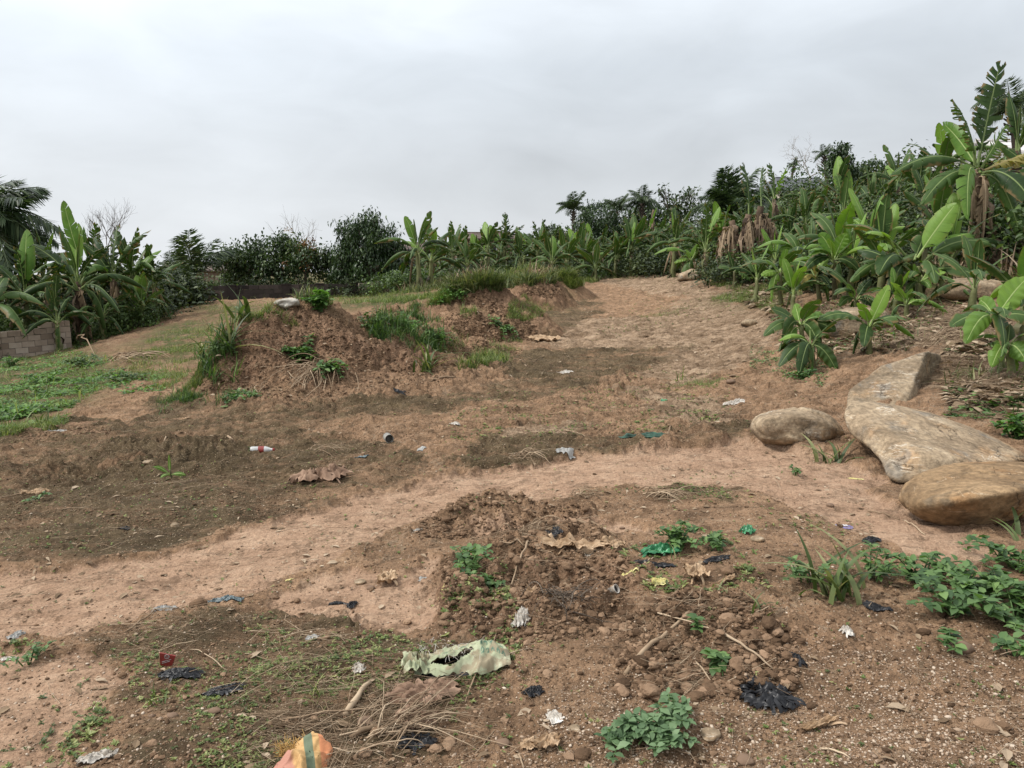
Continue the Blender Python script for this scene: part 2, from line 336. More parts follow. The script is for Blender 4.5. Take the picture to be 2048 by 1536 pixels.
# brightness of the overcast by elevation (brighter towards the zenith)
el = ramp(nt, sep.outputs[2], [(0.0, (.66, .685, .71)), (.05, (.63, .658, .688)), (.14, (.585, .618, .655)), (.24, (.63, .678, .73)), (.36, (.78, .83, .885)), (.65, (.95, .97, 1.0)), (1.0, (1.15, 1.17, 1.2))])
lf = mth(nt, 'MULTIPLY', mth(nt, 'ADD', sep.outputs[0], .62), -1.0)    # paler cloud towards the left of the view
lm = mth(nt, 'MULTIPLY', mth(nt, 'MAXIMUM', mth(nt, 'MULTIPLY', mth(nt, 'ADD', sep.outputs[0], -.05), -1.0), 0), .62)
cl = mth(nt, 'ADD', mth(nt, 'ADD', .70, mth(nt, 'MULTIPLY', n1, .46)), mth(nt, 'MULTIPLY', n2, .36))
cl = mth(nt, 'ADD', cl, mth(nt, 'MULTIPLY', lm, mth(nt, 'MULTIPLY', mth(nt, 'ADD', sep.outputs[2], .14), 2.5)))
cmb = nt.nodes.new('ShaderNodeCombineXYZ'); [nt.links.new(cl, cmb.inputs[i]) for i in range(3)]
over = mix(nt, 1.0, el, cmb.outputs[0], 'MULTIPLY')
ten = nt.nodes.new('ShaderNodeVectorMath'); ten.operation = 'SCALE'; ten.inputs[3].default_value = 10; nt.links.new(over, ten.inputs[0])
fin = mix(nt, .94, sky.outputs[0], ten.outputs[0])
nt.links.new(fin, bg.inputs[0]); bg.inputs[1].default_value = .1
sl = bpy.data.lights.new('sun', 'SUN'); sl.energy = 3.3; sl.angle = radians(10); sl.color = (1, .95, .88)
so = bpy.data.objects.new('sun', sl); COL.objects.link(so)
from mathutils import Vector
sd = Vector((-math.sin(-SUN_AZ) * math.cos(SUN_EL), math.cos(SUN_AZ) * math.cos(SUN_EL), math.sin(SUN_EL)))
so.rotation_euler = sd.to_track_quat('Z', 'Y').to_euler()
scene.view_settings.view_transform = 'Standard'; scene.view_settings.look = 'None'; scene.view_settings.exposure = .08; scene.view_settings.gamma = 1
scene.cycles.max_bounces = 5; scene.cycles.diffuse_bounces = 3; scene.cycles.transparent_max_bounces = 8
# ------------------------------------------------------------------ ground material
def soil_material(name, heap=False):
    m, nt, b, o = newmat(name); P = opos(nt)
    nb = noise(nt, .55, 5, .6, P); nm = noise(nt, 3.2, 6, .65, P); nf = noise(nt, 22, 6, .7, P); ng = noise(nt, 95, 5, .7, P)
    mpn = N(nt, 'Mapping', inputs={'Rotation': (0, 0, -.22), 'Scale': (1.2, 5.5, 1)}); nt.links.new(P, mpn.inputs[0])
    ns = noise(nt, 1.7, 6, .65, mpn.outputs[0])
    t = mth(nt, 'ADD', mth(nt, 'MULTIPLY', nm, .6), mth(nt, 'MULTIPLY', nf, .4))
    tb = mth(nt, 'ADD', mth(nt, 'MULTIPLY', t, .62), mth(nt, 'MULTIPLY', ns, .38))
    brown = ramp(nt, tb, [(.30, (.080, .049, .028)), (.42, (.17, .108, .065)), (.53, (.29, .182, .109)), (.68, (.43, .29, .185))])
    sand = ramp(nt, t, [(.30, (.215, .135, .088)), (.48, (.32, .208, .137)), (.65, (.41, .285, .195))])
    pale = ramp(nt, mth(nt, 'ADD', mth(nt, 'MULTIPLY', t, .4), mth(nt, 'MULTIPLY', ns, .6)), [(.36, (.085, .055, .034)), (.45, (.19, .128, .08)), (.55, (.33, .235, .155)), (.68, (.45, .34, .235))])
    moss = ramp(nt, mth(nt, 'ADD', mth(nt, 'MULTIPLY', t, .6), mth(nt, 'MULTIPLY', ns, .4)), [(.30, (.036, .027, .016)), (.45, (.076, .056, .032)), (.56, (.13, .094, .054)), (.70, (.23, .165, .10))])
    green = ramp(nt, t, [(.3, (.035, .035, .014)), (.5, (.065, .075, .026)), (.7, (.12, .12, .05))])
    red = ramp(nt, t, [(.3, (.10, .058, .036)), (.5, (.20, .12, .074)), (.7, (.34, .22, .145))])
    litt = ramp(nt, t, [(.3, (.09, .06, .038)), (.48, (.19, .13, .085)), (.7, (.36, .28, .2))])
    c = brown
    if not heap:
        c = mix(nt, mth(nt, 'MULTIPLY', attr(nt, 'red'), .8), c, red)
        brk = mth(nt, 'ADD', mth(nt, 'MULTIPLY', mth(nt, 'SUBTRACT', noise(nt, 2.2, 8, .75, P, .4), .5), 2.6), mth(nt, 'MULTIPLY', mth(nt, 'SUBTRACT', noise(nt, 16, 6, .75, P), .5), 2.0))
        def edge(k, a=.32, b_=.68, g=1.0): return ramp_val(nt, mth(nt, 'ADD', attr(nt, k), mth(nt, 'MULTIPLY', brk, g)), a, b_)
        c = mix(nt, edge('pale', .15, .5), c, pale)
        # the moss film lies in blotches
        c = mix(nt, mth(nt, 'MULTIPLY', edge('moss', .32, .68, .75), ramp_val(nt, mth(nt, 'ADD', mth(nt, 'MULTIPLY', ns, .5), mth(nt, 'MULTIPLY', nb, .5)), .40, .52)), c, moss)
        c = mix(nt, edge('sand', .34, .66, .38), c, sand)
        c = mix(nt, edge('litter'), c, litt)
        c = mix(nt, mth(nt, 'MULTIPLY', attr(nt, 'green'), ramp_val(nt, nm, .35, .55)), c, green)
    else:
        c = mix(nt, ramp_val(nt, nb, .45, .62), c, red)
        c = mix(nt, mth(nt, 'MULTIPLY', attr(nt, 'green'), .9), c, green)
    # pale grit, then dark mottling: moist spots and the shade of cavities painted in
    vo = N(nt, 'TexVoronoi', inputs={'Scale': 85.0, 'Randomness': 1.0}); nt.links.new(P, vo.inputs['Vector'])
    grit = mth(nt, 'MULTIPLY', mth(nt, 'LESS_THAN', vo.outputs['Distance'], .26), mth(nt, 'GREATER_THAN', N_sep(nt, vo.outputs['Color']), .80))
    c = mix(nt, mth(nt, 'MULTIPLY', grit, mth(nt, 'SUBTRACT', 1.0, mth(nt, 'MULTIPLY', attr(nt, 'sand'), .75))), c, (.42, .33, .23))
    c = mix(nt, mth(nt, 'MULTIPLY', ramp_val(nt, noise(nt, 7.5, 8, .8, P), .50, .60), .5), c, (.06, .038, .022))
    c = mix(nt, 1.0, c, ramp(nt, ng, [(.3, (.72, .72, .72)), (.7, (1.28, 1.28, 1.28))]), 'MULTIPLY')
    nt.links.new(c, b.inputs['Base Color']); b.inputs['Roughness'].default_value = .95; b.inputs['Specular IOR Level'].default_value = .12
    v2 = N(nt, 'TexVoronoi', inputs={'Scale': 38.0}); nt.links.new(P, v2.inputs['Vector'])
    hh = mth(nt, 'ADD', mth(nt, 'ADD', mth(nt, 'MULTIPLY', nf, 1.0), mth(nt, 'MULTIPLY', ng, .35)), mth(nt, 'MULTIPLY', v2.outputs['Distance'], -.35))
    hh = mth(nt, 'MULTIPLY', hh, mth(nt, 'SUBTRACT', 1.0, mth(nt, 'MULTIPLY', attr(nt, 'sand'), .55)))
    bump(nt, b, mth(nt, 'ADD', hh, mth(nt, 'MULTIPLY', ns, 1.3)), 1.0, .04)
    return m
def ramp_val(nt, v, a, b):
    m = N(nt, 'MapRange', inputs={'From Min': a, 'From Max': b}); m.interpolation_type = 'SMOOTHSTEP'; nt.links.new(v, m.inputs[0]); return m.outputs[0]
def N_sep(nt, c):
    s = nt.nodes.new('ShaderNodeSeparateColor'); nt.links.new(c, s.inputs[0]); return s.outputs[0]
M_soil = soil_material('soil'); M_heap = soil_material('heaped_soil', True)
# ------------------------------------------------------------------ ground sheet
GS = {}; HS = {}
def build_ground():
    aa = np.concatenate([np.linspace(-1.45, -.66, 60, endpoint=False), np.linspace(-.66, .66, 1060), np.linspace(.67, 1.45, 60)])
    rr = np.concatenate([np.exp(np.linspace(math.log(1.0), math.log(2.0), 60, endpoint=False)), np.exp(np.linspace(math.log(2.0), math.log(34), 980, endpoint=False)), np.exp(np.linspace(math.log(34), math.log(650), 220))])
    A, R = np.meshgrid(aa, rr, indexing='ij'); X = (np.sin(A) * R).ravel(); Y = (np.cos(A) * R).ravel()
    z = zones_all(X, Y); Z = base(X, Y) + relief(X, Y, z)
    na, nr = len(aa), len(rr); i = np.arange(na - 1)[:, None] * nr; j = np.arange(nr - 1)[None]
    F = np.stack([i + j, i + nr + j, i + nr + j + 1, i + j + 1], -1).reshape(-1, 4)
    V = np.stack([X, Y, Z], -1); GS.update(a=aa, r=rr, z=Z.reshape(na, nr), k={q: w_.reshape(na, nr) for q, w_ in z.items()})
    # a plain patch under and behind the viewer
    me = mesh_np('ground', V, F[:, ::-1], True, {k: z[k] for k in ('sand', 'moss', 'pale', 'green', 'red', 'litter')})
    obj('ground', me, M_soil, kind='structure')
build_ground()
def green_on_heap(x, y):
    g = np.clip(fbm(x * 1.1, y * 1.1, 121, 3) * 2.0 - .1, 0, 1)
    return g
HL = {'main': ('reddish brown soil heap with roots sticking out, largest one left of centre', 'soil heap'), 'second': ('crumbly reddish soil heap behind the grassy hollow, second in size', 'soil heap'),
      'far': ('small dark crumbled soil heap at the foot of the grassy knoll', 'soil heap'), 'grassy': ('low knoll of earth overgrown with green grass in front of banana row', 'earth knoll'), 'low': ('low flattened dark soil hump beside the green weeds at left', 'soil heap')}
for k in HB:
    a = np.array(HB[k]); x0, x1 = (a[:, 0] - a[:, 3]).min() - .4, (a[:, 0] + a[:, 3]).max() + .4; y0, y1 = (a[:, 1] - a[:, 4]).min() - .4, (a[:, 1] + a[:, 4]).max() + .4
    st = {'main': .018, 'second': .028, 'far': .03, 'grassy': .08, 'low': .018}[k]
    gx = np.arange(x0, x1, st); gy = np.arange(y0, y1, st); X, Y = np.meshgrid(gx, gy, indexing='ij'); X, Y = X.ravel(), Y.ravel()
    Z = heap_surf(k, X, Y); hh = heap_h(k, X, Y); nx, ny = len(gx), len(gy)
    HS[k] = (x0, y0, st, Z.reshape(nx, ny), hh.reshape(nx, ny))
    i = np.arange(nx - 1)[:, None] * ny; j = np.arange(ny - 1)[None]; F = np.stack([i + j, i + ny + j, i + ny + j + 1, i + j + 1], -1).reshape(-1, 4)
    F = F[hh[F].max(1) > .012]
    use = np.unique(F); mp_ = np.full(len(X), -1); mp_[use] = np.arange(len(use)); F = mp_[F]
    g = green_on_heap(X, Y)[use] * (1. if k == 'grassy' else .25); zz = np.zeros(len(use))
    me = mesh_np('earth_knoll' if k == 'grassy' else 'soil_heap', np.stack([X, Y, Z], -1)[use], F, True, {'green': g, 'sand': zz})
    obj(me.name, me, M_heap, label=HL[k][0], cat=HL[k][1])

def _gl(x, y):
    A = np.arctan2(x, y); R = np.hypot(x, y); a, r = GS['a'], GS['r']; i = np.clip(np.searchsorted(a, A) - 1, 0, len(a) - 2); j = np.clip(np.searchsorted(r, R) - 1, 0, len(r) - 2)
    return i, j, np.clip((A - a[i]) / (a[i + 1] - a[i]), 0, 1), np.clip((R - r[j]) / (r[j + 1] - r[j]), 0, 1)
def _bi(T, i, j, s, t): return (T[i, j] * (1 - s) + T[i + 1, j] * s) * (1 - t) + (T[i, j + 1] * (1 - s) + T[i + 1, j + 1] * s) * t
def top_h(x, y):
    x = np.asarray(x, float); y = np.asarray(y, float); z = _bi(GS['z'], *_gl(x, y))
    for x0, y0, st, Z, H in HS.values():
        fx = (x - x0) / st; fy = (y - y0) / st; ok = (fx >= 0) & (fy >= 0) & (fx < Z.shape[0] - 1) & (fy < Z.shape[1] - 1); fx = np.where(ok, fx, 0); fy = np.where(ok, fy, 0); i = fx.astype(int); j = fy.astype(int)
        z = np.where(ok & (_bi(H, i, j, fx - i, fy - j) > .012), np.maximum(z, _bi(Z, i, j, fx - i, fy - j)), z)
    return z
def zlook(k, P): return _bi(GS['k'][k], *_gl(P[:, 0], P[:, 1]))
# ------------------------------------------------------------------ plant materials
def leaf_mat(name, dark, mid, light, rough=.45, spec=.4, transl=.22, tc=(1.3, 1.5, .6), ns=3.0):
    return mat_simple(name, [(.12, dark), (.5, mid), (.9, light)], rough, ns, spec, 0, 0, True, transl, tc)
def banana_mat(name, dark, light, rib, transl=.25, rough=.38, brown=0.0):
    m, nt, b, o = newmat(name); uvn = N(nt, 'UVMap'); s = nt.nodes.new('ShaderNodeSeparateXYZ'); nt.links.new(uvn.outputs[0], s.inputs[0])
    P = opos(nt); oi = N(nt, 'ObjectInfo').outputs['Random']
    cmb = N(nt, 'CombineXYZ'); nt.links.new(mth(nt, 'MULTIPLY', s.outputs[0], 90.0), cmb.inputs[0]); nt.links.new(mth(nt, 'MULTIPLY', s.outputs[1], 1.5), cmb.inputs[1])
    vein = noise(nt, 1.0, 3, .6, cmb.outputs[0])
    f = mth(nt, 'ADD', mth(nt, 'ADD', mth(nt, 'MULTIPLY', vein, .55), mth(nt, 'MULTIPLY', oi, .5)), mth(nt, 'MULTIPLY', mth(nt, 'SUBTRACT', noise(nt, 3, 4, .6, P), .5), .7), True)
    c = ramp(nt, f, [(.15, dark), (.95, light)])
    av = mth(nt, 'ABSOLUTE', s.outputs[1])
    if brown: c = mix(nt, mth(nt, 'MULTIPLY', ramp_val(nt, mth(nt, 'ADD', mth(nt, 'MULTIPLY', av, .5), mth(nt, 'MULTIPLY', noise(nt, 5, 4, .6, P), .8)), .78, .95), brown), c, (.20, .13, .06))
    c = mix(nt, ramp_val(nt, av, .075, .03), c, rib)
    nt.links.new(c, b.inputs['Base Color']); b.inputs['Roughness'].default_value = rough; b.inputs['Specular IOR Level'].default_value = .2
    bump(nt, b, vein, .25, .01)
    t = N(nt, 'BsdfTranslucent'); mx = N(nt, 'MixShader', inputs={0: transl}); nt.links.new(mix(nt, 1.0, c, (1.5, 1.6, .5), 'MULTIPLY'), t.inputs[0])
    nt.links.new(b.outputs[0], mx.inputs[1]); nt.links.new(t.outputs[0], mx.inputs[2]); nt.links.new(mx.outputs[0], o.inputs[0])
    return m
MB_OLD = banana_mat('mature_banana_leaf', (.016, .036, .011), (.070, .125, .030), (.20, .26, .10), .22, .48, .8)
MB_NEW = banana_mat('young_banana_leaf', (.06, .13, .022), (.19, .31, .06), (.35, .44, .17), .33, .4, .25)
MB_DEAD = banana_mat('dead_banana_leaf', (.09, .06, .035), (.30, .22, .14), (.34, .26, .17), .12, .8)
MB_YEL = banana_mat('yellowing_banana_leaf', (.22, .20, .05), (.40, .34, .12), (.4, .32, .14), .3, .5, .9)
M_stem = mat_simple('banana_stem', [(.2, (.055, .04, .02)), (.5, (.11, .12, .045)), (.8, (.22, .24, .10))], .6, 4, .3, .5, .02)
M_stemd = mat_simple('dry_banana_stem', [(.2, (.035, .022, .014)), (.5, (.11, .075, .05)), (.85, (.27, .20, .14))], .85, 5, .2, .7, .03)
M_bark = mat_simple('bark', [(.2, (.05, .038, .028)), (.5, (.11, .085, .065)), (.85, (.2, .165, .13))], .9, 8, .2, .8, .03)
M_barkg = mat_simple('pale_bark', [(.2, (.14, .12, .10)), (.5, (.24, .21, .18)), (.85, (.36, .33, .29))], .9, 8, .2, .5, .02)
ML_mango = leaf_mat('mango_leaf', (.012, .026, .009), (.030, .058, .018), (.075, .12, .038), .4, .4, .12)
ML_broad = leaf_mat('broad_leaf', (.016, .032, .011), (.045, .078, .026), (.12, .155, .055), .45, .4, .16)
ML_rust = leaf_mat('rusty_leaf', (.07, .03, .012), (.17, .075, .03), (.26, .15, .06), .6, .2, .2)
ML_palm = leaf_mat('palm_leaflet', (.014, .028, .012), (.042, .07, .03), (.13, .17, .08), .45, .3, .2)
ML_bush = leaf_mat('bush_leaf', (.018, .036, .010), (.058, .10, .026), (.15, .22, .06), .5, .35, .22)
ML_shade = leaf_mat('shaded_thicket_leaf', (.012, .022, .008), (.036, .056, .020), (.10, .125, .045), .55, .3, .15)  # dimmer copy of the bush leaf, thicket shade put into the colour
ML_lush = leaf_mat('lush_leaf', (.03, .075, .015), (.085, .175, .035), (.19, .32, .08), .5, .35, .3)
ML_weed = leaf_mat('weed_leaf', (.035, .075, .025), (.085, .155, .05), (.18, .28, .09), .5, .35, .28)
ML_blue = leaf_mat('bluish_weed_leaf', (.05, .095, .04), (.11, .18, .085), (.2, .29, .15), .55, .3, .25)
ML_grass = leaf_mat('grass_blade', (.05, .075, .02), (.12, .17, .045), (.34, .34, .14), .5, .35, .3)
ML_tall = leaf_mat('tall_grass_blade', (.04, .06, .02), (.10, .14, .045), (.33, .31, .16), .5, .35, .25)
ML_deep = leaf_mat('deep_grass_blade', (.022, .05, .014), (.06, .12, .03), (.17, .24, .07), .5, .35, .25)
ML_dry = leaf_mat('dry_leaf', (.085, .055, .032), (.23, .165, .105), (.46, .37, .27), .85, .15, .15, (1.1, 1, .8))
M_straw = mat_simple('straw', [(.1, (.10, .068, .042)), (.5, (.24, .17, .11)), (.9, (.46, .36, .25))], .85, 12, .15, 0)
M_clod = mat_simple('soil_clods', [(.05, (.06, .037, .022)), (.5, (.155, .098, .06)), (.95, (.32, .215, .14))], .97, 30, .1, .7, .008)
M_peb = mat_simple('pebbles', [(.1, (.16, .105, .07)), (.5, (.32, .235, .165)), (.9, (.52, .44, .35))], .85, 30, .25, .4, .004)
# ------------------------------------------------------------------ small templates (unit size)
def T_leaf():      # ovate folded leaf, along +X
    V = [(0, 0, 0), (.3, .24, .05), (.3, 0, .0), (.3, -.24, .05), (.65, .2, .03), (.66, 0, -.03), (.65, -.2, .03), (1, 0, -.16)]
    F = [(0, 2, 1), (0, 3, 2), (1, 2, 5), (1, 5, 4), (2, 3, 6), (2, 6, 5), (4, 5, 7), (5, 6, 7)]
    return np.array(V, float), np.array(F)
def T_narrow(w=.13):
    V = [(0, 0, 0), (.4, w, .02), (.4, -w, .02), (1, 0, -.2)]
    return np.array(V, float), np.array([(0, 2, 1), (1, 2, 3)])
def T_blade(bend=.4, w=.03, n=5):   # grass blade rising along Z bending towards +X
    V = []; F = []
    for i in range(n + 1):
        t = i / n; ang = bend * t * 1.6; x = bend * t * t * .9; z = t * (1 - .35 * bend * t); ww = w * (1 - t ** 2.2) + .001
        V += [(x, -ww, z), (x + ww * .3, 0, z - ww * .2), (x, ww, z)]
    for i in range(n):
        a = i * 3; F += [(a, a + 1, a + 4, a + 3), (a + 1, a + 2, a + 5, a + 4)]
    return np.array(V, float), np.array(F)
def T_rock(seed, n=1, amp=.3):
    bm = bmesh.new(); bmesh.ops.create_icosphere(bm, subdivisions=n, radius=.5); V = np.array([v.co[:] for v in bm.verts]); F = np.array([[v.index for v in f.verts] for f in bm.faces]); bm.free()
    r = np.random.default_rng(seed); V = V * (1 + r.uniform(-amp, amp, (len(V), 1))) * np.array([1, r.uniform(.6, .95), r.uniform(.38, .65)]); V = V * (1 + .22 * vnoise3(V, 2.4, seed)[:, None]); return V, F
def T_twig(seed, n=4, k=3, wob=.08, r0=.012):
    r = np.random.default_rng(seed); P = np.zeros((n + 1, 3)); P[:, 0] = np.linspace(-.5, .5, n + 1); P[:, 1:] = np.cumsum(r.normal(0, wob / 2, (n + 1, 2)), 0); P[:, 2] = np.abs(P[:, 2]) * .6
    V, F = tube(P, np.linspace(r0, r0 * .6, n + 1), k, False); return V, F[0]
def T_sprout(seed, n=5):
    r = np.random.default_rng(seed); V0, F0 = T_leaf(); V = []; F = []
    for i in range(n):
        R = rmat([i * 2.4 + r.uniform(-.4, .4)], [-r.uniform(.1, .8)])[0]; v = (V0 * r.uniform(.6, 1.0)) @ R.T + np.array([0, 0, r.uniform(.05, .35)]); F.append(F0 + len(V) * 8); V.append(v)
    return np.concatenate(V), np.concatenate(F)
TL, TN = T_leaf(), T_narrow()
TBL = [T_blade(b, w) for b, w in ((.15, .022), (.45, .025), (.8, .03), (1.15, .028))]
TWB = [T_blade(b, w, 6) for b, w in ((.3, .05), (.7, .055), (1.15, .05))]
TR = [T_rock(i) for i in range(5)]; TRF = [T_rock(20 + i, 3, .06) for i in range(3)]
TT = [T_twig(i) for i in range(6)] + [T_twig(9, 5, 3, .22)]
TS_ = [T_sprout(i, 4 + i % 3) for i in range(4)]
def inpoly_px(poly, n, r=rng):
    p = np.array(poly, float); out = np.zeros((0, 2)); x0, y0 = p.min(0); x1, y1 = p.max(0)
    while len(out) < n:
        q = r.uniform((x0, y0), (x1, y1), (n * 2, 2)); out = np.concatenate([out, q[sdf(p, q[:, 0], q[:, 1]) > 0]])
    return out[:n]
def gsample(poly, n, clump=0, cs=.9, hf=None):
    """n points of the ground inside an outline; clump > 0 gathers them"""
    q = inpoly_px(poly, int(n * (1 + 2.5 * clump))); p = unproj(q[:, 0], q[:, 1], hf or macro)
    if clump:
        m = fbm(p[:, 0] * cs, p[:, 1] * cs, 131, 3); p = p[np.argsort(-(m + rng.normal(0, .18, len(m))))][:n]
    p[:, 2] = top_h(p[:, 0], p[:, 1]); return p
def scat(name, T, P, size, mat, tilt=(-.3, .3), kind='stuff', label=None, cat=None, lift=0, rndr=(0, 1), flat=1, parent=None, yaw=None, smooth=True, mb=None, asp=None):
    m = mb or MB(); n = len(P); T = T if isinstance(T, list) else [T]; w = rng.integers(0, len(T), n)
    S = np.exp(rng.uniform(math.log(size[0]), math.log(size[1]), n)); yw = rng.uniform(0, 2 * pi, n) if yaw is None else yaw + rng.normal(0, .5, n) + pi * rng.integers(0, 2, n)
    R = rmat(yw, rng.uniform(tilt[0], tilt[1], n), rng.uniform(-.3, .3, n) * (flat)); rn = rng.uniform(*rndr, n); P = P + np.array([0, 0, 1.]) * (np.asarray(lift) * S)[:, None]
    S3 = np.stack([S, S, S], 1) if asp is None else np.stack([S, S * asp, S * asp], 1)
    for i in range(len(T)):
        k = w == i
        if k.any(): m.scatter(T[i], P[k], R[k], S3[k], rn[k])
    if mb is not None: return m
    return tag(m.build(name, mat, parent, smooth), label, cat, None, kind)
# ------------------------------------------------------------------ banana leaves and plants
def banana_leaf(P1, P2, W, tear=.5, fold=.5, seed=0, n=46, pet=.16, droop=.5, P0=(0, 0, 0), rag=.12, roll=0):
    """blade along a curve P0-P1-P2; tear = share of strips split apart"""
    r = np.random.default_rng(seed); C = bez(P0, P1, P2, n); T = np.gradient(C, axis=0); L = np.linalg.norm(np.diff(C, axis=0), axis=1).sum(); T /= np.linalg.norm(T, axis=1)[:, None]
    hz = np.array([P2[0] - P0[0], P2[1] - P0[1], 0.0]); hz = hz / (np.linalg.norm(hz) + 1e-6) if np.linalg.norm(hz) > .02 else np.array([1., 0, 0])
    S0 = np.cross(hz, [0, 0, 1.]); S = S0 - T * (T @ S0)[:, None]; S /= np.linalg.norm(S, axis=1)[:, None]; Nn = np.cross(S, T)
    tw = (-roll * (1 if hz[0] > 0 else -1) if roll else r.normal(0, .35)) + np.linspace(0, r.normal(0, .5), n); S2 = S * np.cos(tw)[:, None] + Nn * np.sin(tw)[:, None]; Nn = Nn * np.cos(tw)[:, None] - S * np.sin(tw)[:, None]; S = S2
    s = np.linspace(0, 1, n); b = np.clip((s - pet) / (1 - pet), 0, 1)
    wd = W * np.clip(np.sin(pi * np.clip(b, 0, 1) ** .8), 0, 1) ** .55
    Vs = []; Fs = []; UV = []; c = 0; i0 = int(pet * n); acr = [0, .12, .4, .72, 1.0]
    for side in (1, -1):
        i = i0
        while i < n - 1:
            ln = (r.integers(1, 4) if r.random() < tear else r.integers(4, 12)) if tear > 0 else n
            if tear > .85: ln = r.integers(1, 4)
            j = min(n - 1, i + ln)
            # split wherever one strip ends
            dr = droop * r.uniform(.4, 1.4) + (r.uniform(0, 1.7 * droop) * tear if r.random() < tear else 0); short = 1 - r.uniform(0, rag) * (tear > 0) - (r.random() < rag * tear) * .35; sk = r.normal(0, .06) * tear + .06
            rows = []
            for k in range(i, j + 1):
                f = (k - (i + j) / 2) / max(1, (j - i) / 2); row = []
                for a in acr:
                    ang = fold * .5 - dr * a * 1.25
                    q = C[k] + S[k] * side * wd[k] * a * short * math.cos(ang) + Nn[k] * wd[k] * a * short * math.sin(ang) * .9
                    q = q + T[k] * (sk * a * L * .8 + .02 * a * a * L) - T[k] * f * a * a * (L / n) * (.20 if tear > 0 and j - i < 12 else 0)
                    if tear == 0: q = q + Nn[k] * a * W * .10 * math.sin(k * .9 + side + seed)
                    row.append(q); UV.append((s[k], a * side))
                rows.append(row)
            m = len(rows); Vs.append(np.array(rows).reshape(-1, 3)); q5 = len(acr); ii = np.arange(m - 1)[:, None] * q5; jj = np.arange(q5 - 1)[None]
            F = np.stack([ii + jj, ii + jj + 1, ii + q5 + jj + 1, ii + q5 + jj], -1).reshape(-1, 4) + c
            Fs.append(F if side > 0 else F[:, ::-1]); c += m * q5; i = j
    rad = np.linspace(W * .085 + .006, .003, n); V, F = tube(C - Nn * rad[:, None] * .5, rad, 5, False)
    Vs.append(V); Fs.append(F[0] + c); UV += [(0, 0)] * len(V)
    return mesh_np('leaf', np.concatenate(Vs), Fs, True, None, np.array(UV))
# canonical leaves of unit length: form -> (P1, P2)
FORMS = {'up': ((.06, 0, .55), (.26, 0, .95)), 'rise': ((.22, 0, .55), (.72, 0, .72)), 'arch': ((.36, 0, .62), (.98, 0, .22)), 'low': ((.42, 0, .42), (1.0, 0, -.18)), 'hang': ((.34, 0, .16), (.36, 0, -.72)), 'dead': ((.20, 0, .10), (.16, 0, -.85)), 'spear': ((.0, 0, .5), (.03, .02, 1.0))}
LEAVES = {}
for f, (a, b) in FORMS.items():
    for t, (tr, W) in {'whole': (.12, .155), 'torn': (.62, .145), 'rags': (.95, .135)}.items():
        for v in range(2):
            W2 = {'spear': .05, 'dead': .07}.get(f, W); me = banana_leaf(a, b, W2, tr, .6 if f in ('up', 'rise', 'spear') else .3, hash(f[0] + t[0]) % 1 + v * 7 + len(f) * 13 + len(t), 40 if t == 'rags' else 30, .16, {'up': .35, 'rise': .5, 'spear': .1}.get(f, .8))
            LEAVES[(f, t, v)] = me
_mcache = {}
def leaf_mesh(f, t, v, mat):
    k = (f, t, v, mat.name)
    if k not in _mcache:
        me = LEAVES[(f, t, v)].copy(); me.materials.clear(); me.materials.append(mat); _mcache[k] = me
    return _mcache[k]
BARKSTEM = {}
def stem_mesh(h, r0, mat, seed=0, rag=0):
    r = np.random.default_rng(seed); n = 12; z = np.linspace(-.12, h, n); P = np.stack([.03 * h * np.cumsum(r.normal(0, .3, n)), .03 * h * np.cumsum(r.normal(0, .3, n)), z], 1); P[:2, :2] = 0
    m = MB(); V, F = tube(P, np.linspace(r0, r0 * .55, n) * (1 + r.uniform(-.06, .06, n)), 12); m.add(V, F, r.uniform(.3, .8))
    for i in range(rag):    # loose dry sheaths
        z0 = r.uniform(.1, .95) * h; a = r.uniform(0, 2 * pi); c = np.array([cos(a), sin(a), 0]); k = int((z0 + .12) / (h + .12) * (n - 1)); rr = r0 * (1 - .45 * z0 / h); l = r.uniform(.25, .6) * min(h, 1.2)
        q = [P[k] * [1, 1, 0] + c * rr + [0, 0, z0], P[k] * [1, 1, 0] + c * (rr * 1.9 + .04) + [0, 0, z0 - l * .35], P[k] * [1, 1, 0] + c * (rr * 1.35 + .02) + [0, 0, z0 - l]]; w_ = np.cross(c, [0, 0, 1]) * rr * r.uniform(.3, .8)
        V = np.array([q[0] - w_, q[0] + w_, q[1] - w_ * 1.1, q[1] + w_ * 1.1, q[2] - w_ * .3, q[2] + w_ * .3]); m.add(V, np.array([(0, 1, 3, 2), (2, 3, 5, 4)]), r.uniform(0, 1))
    me = m.mesh('stem'); me.materials.append(mat); return me, P[-1]
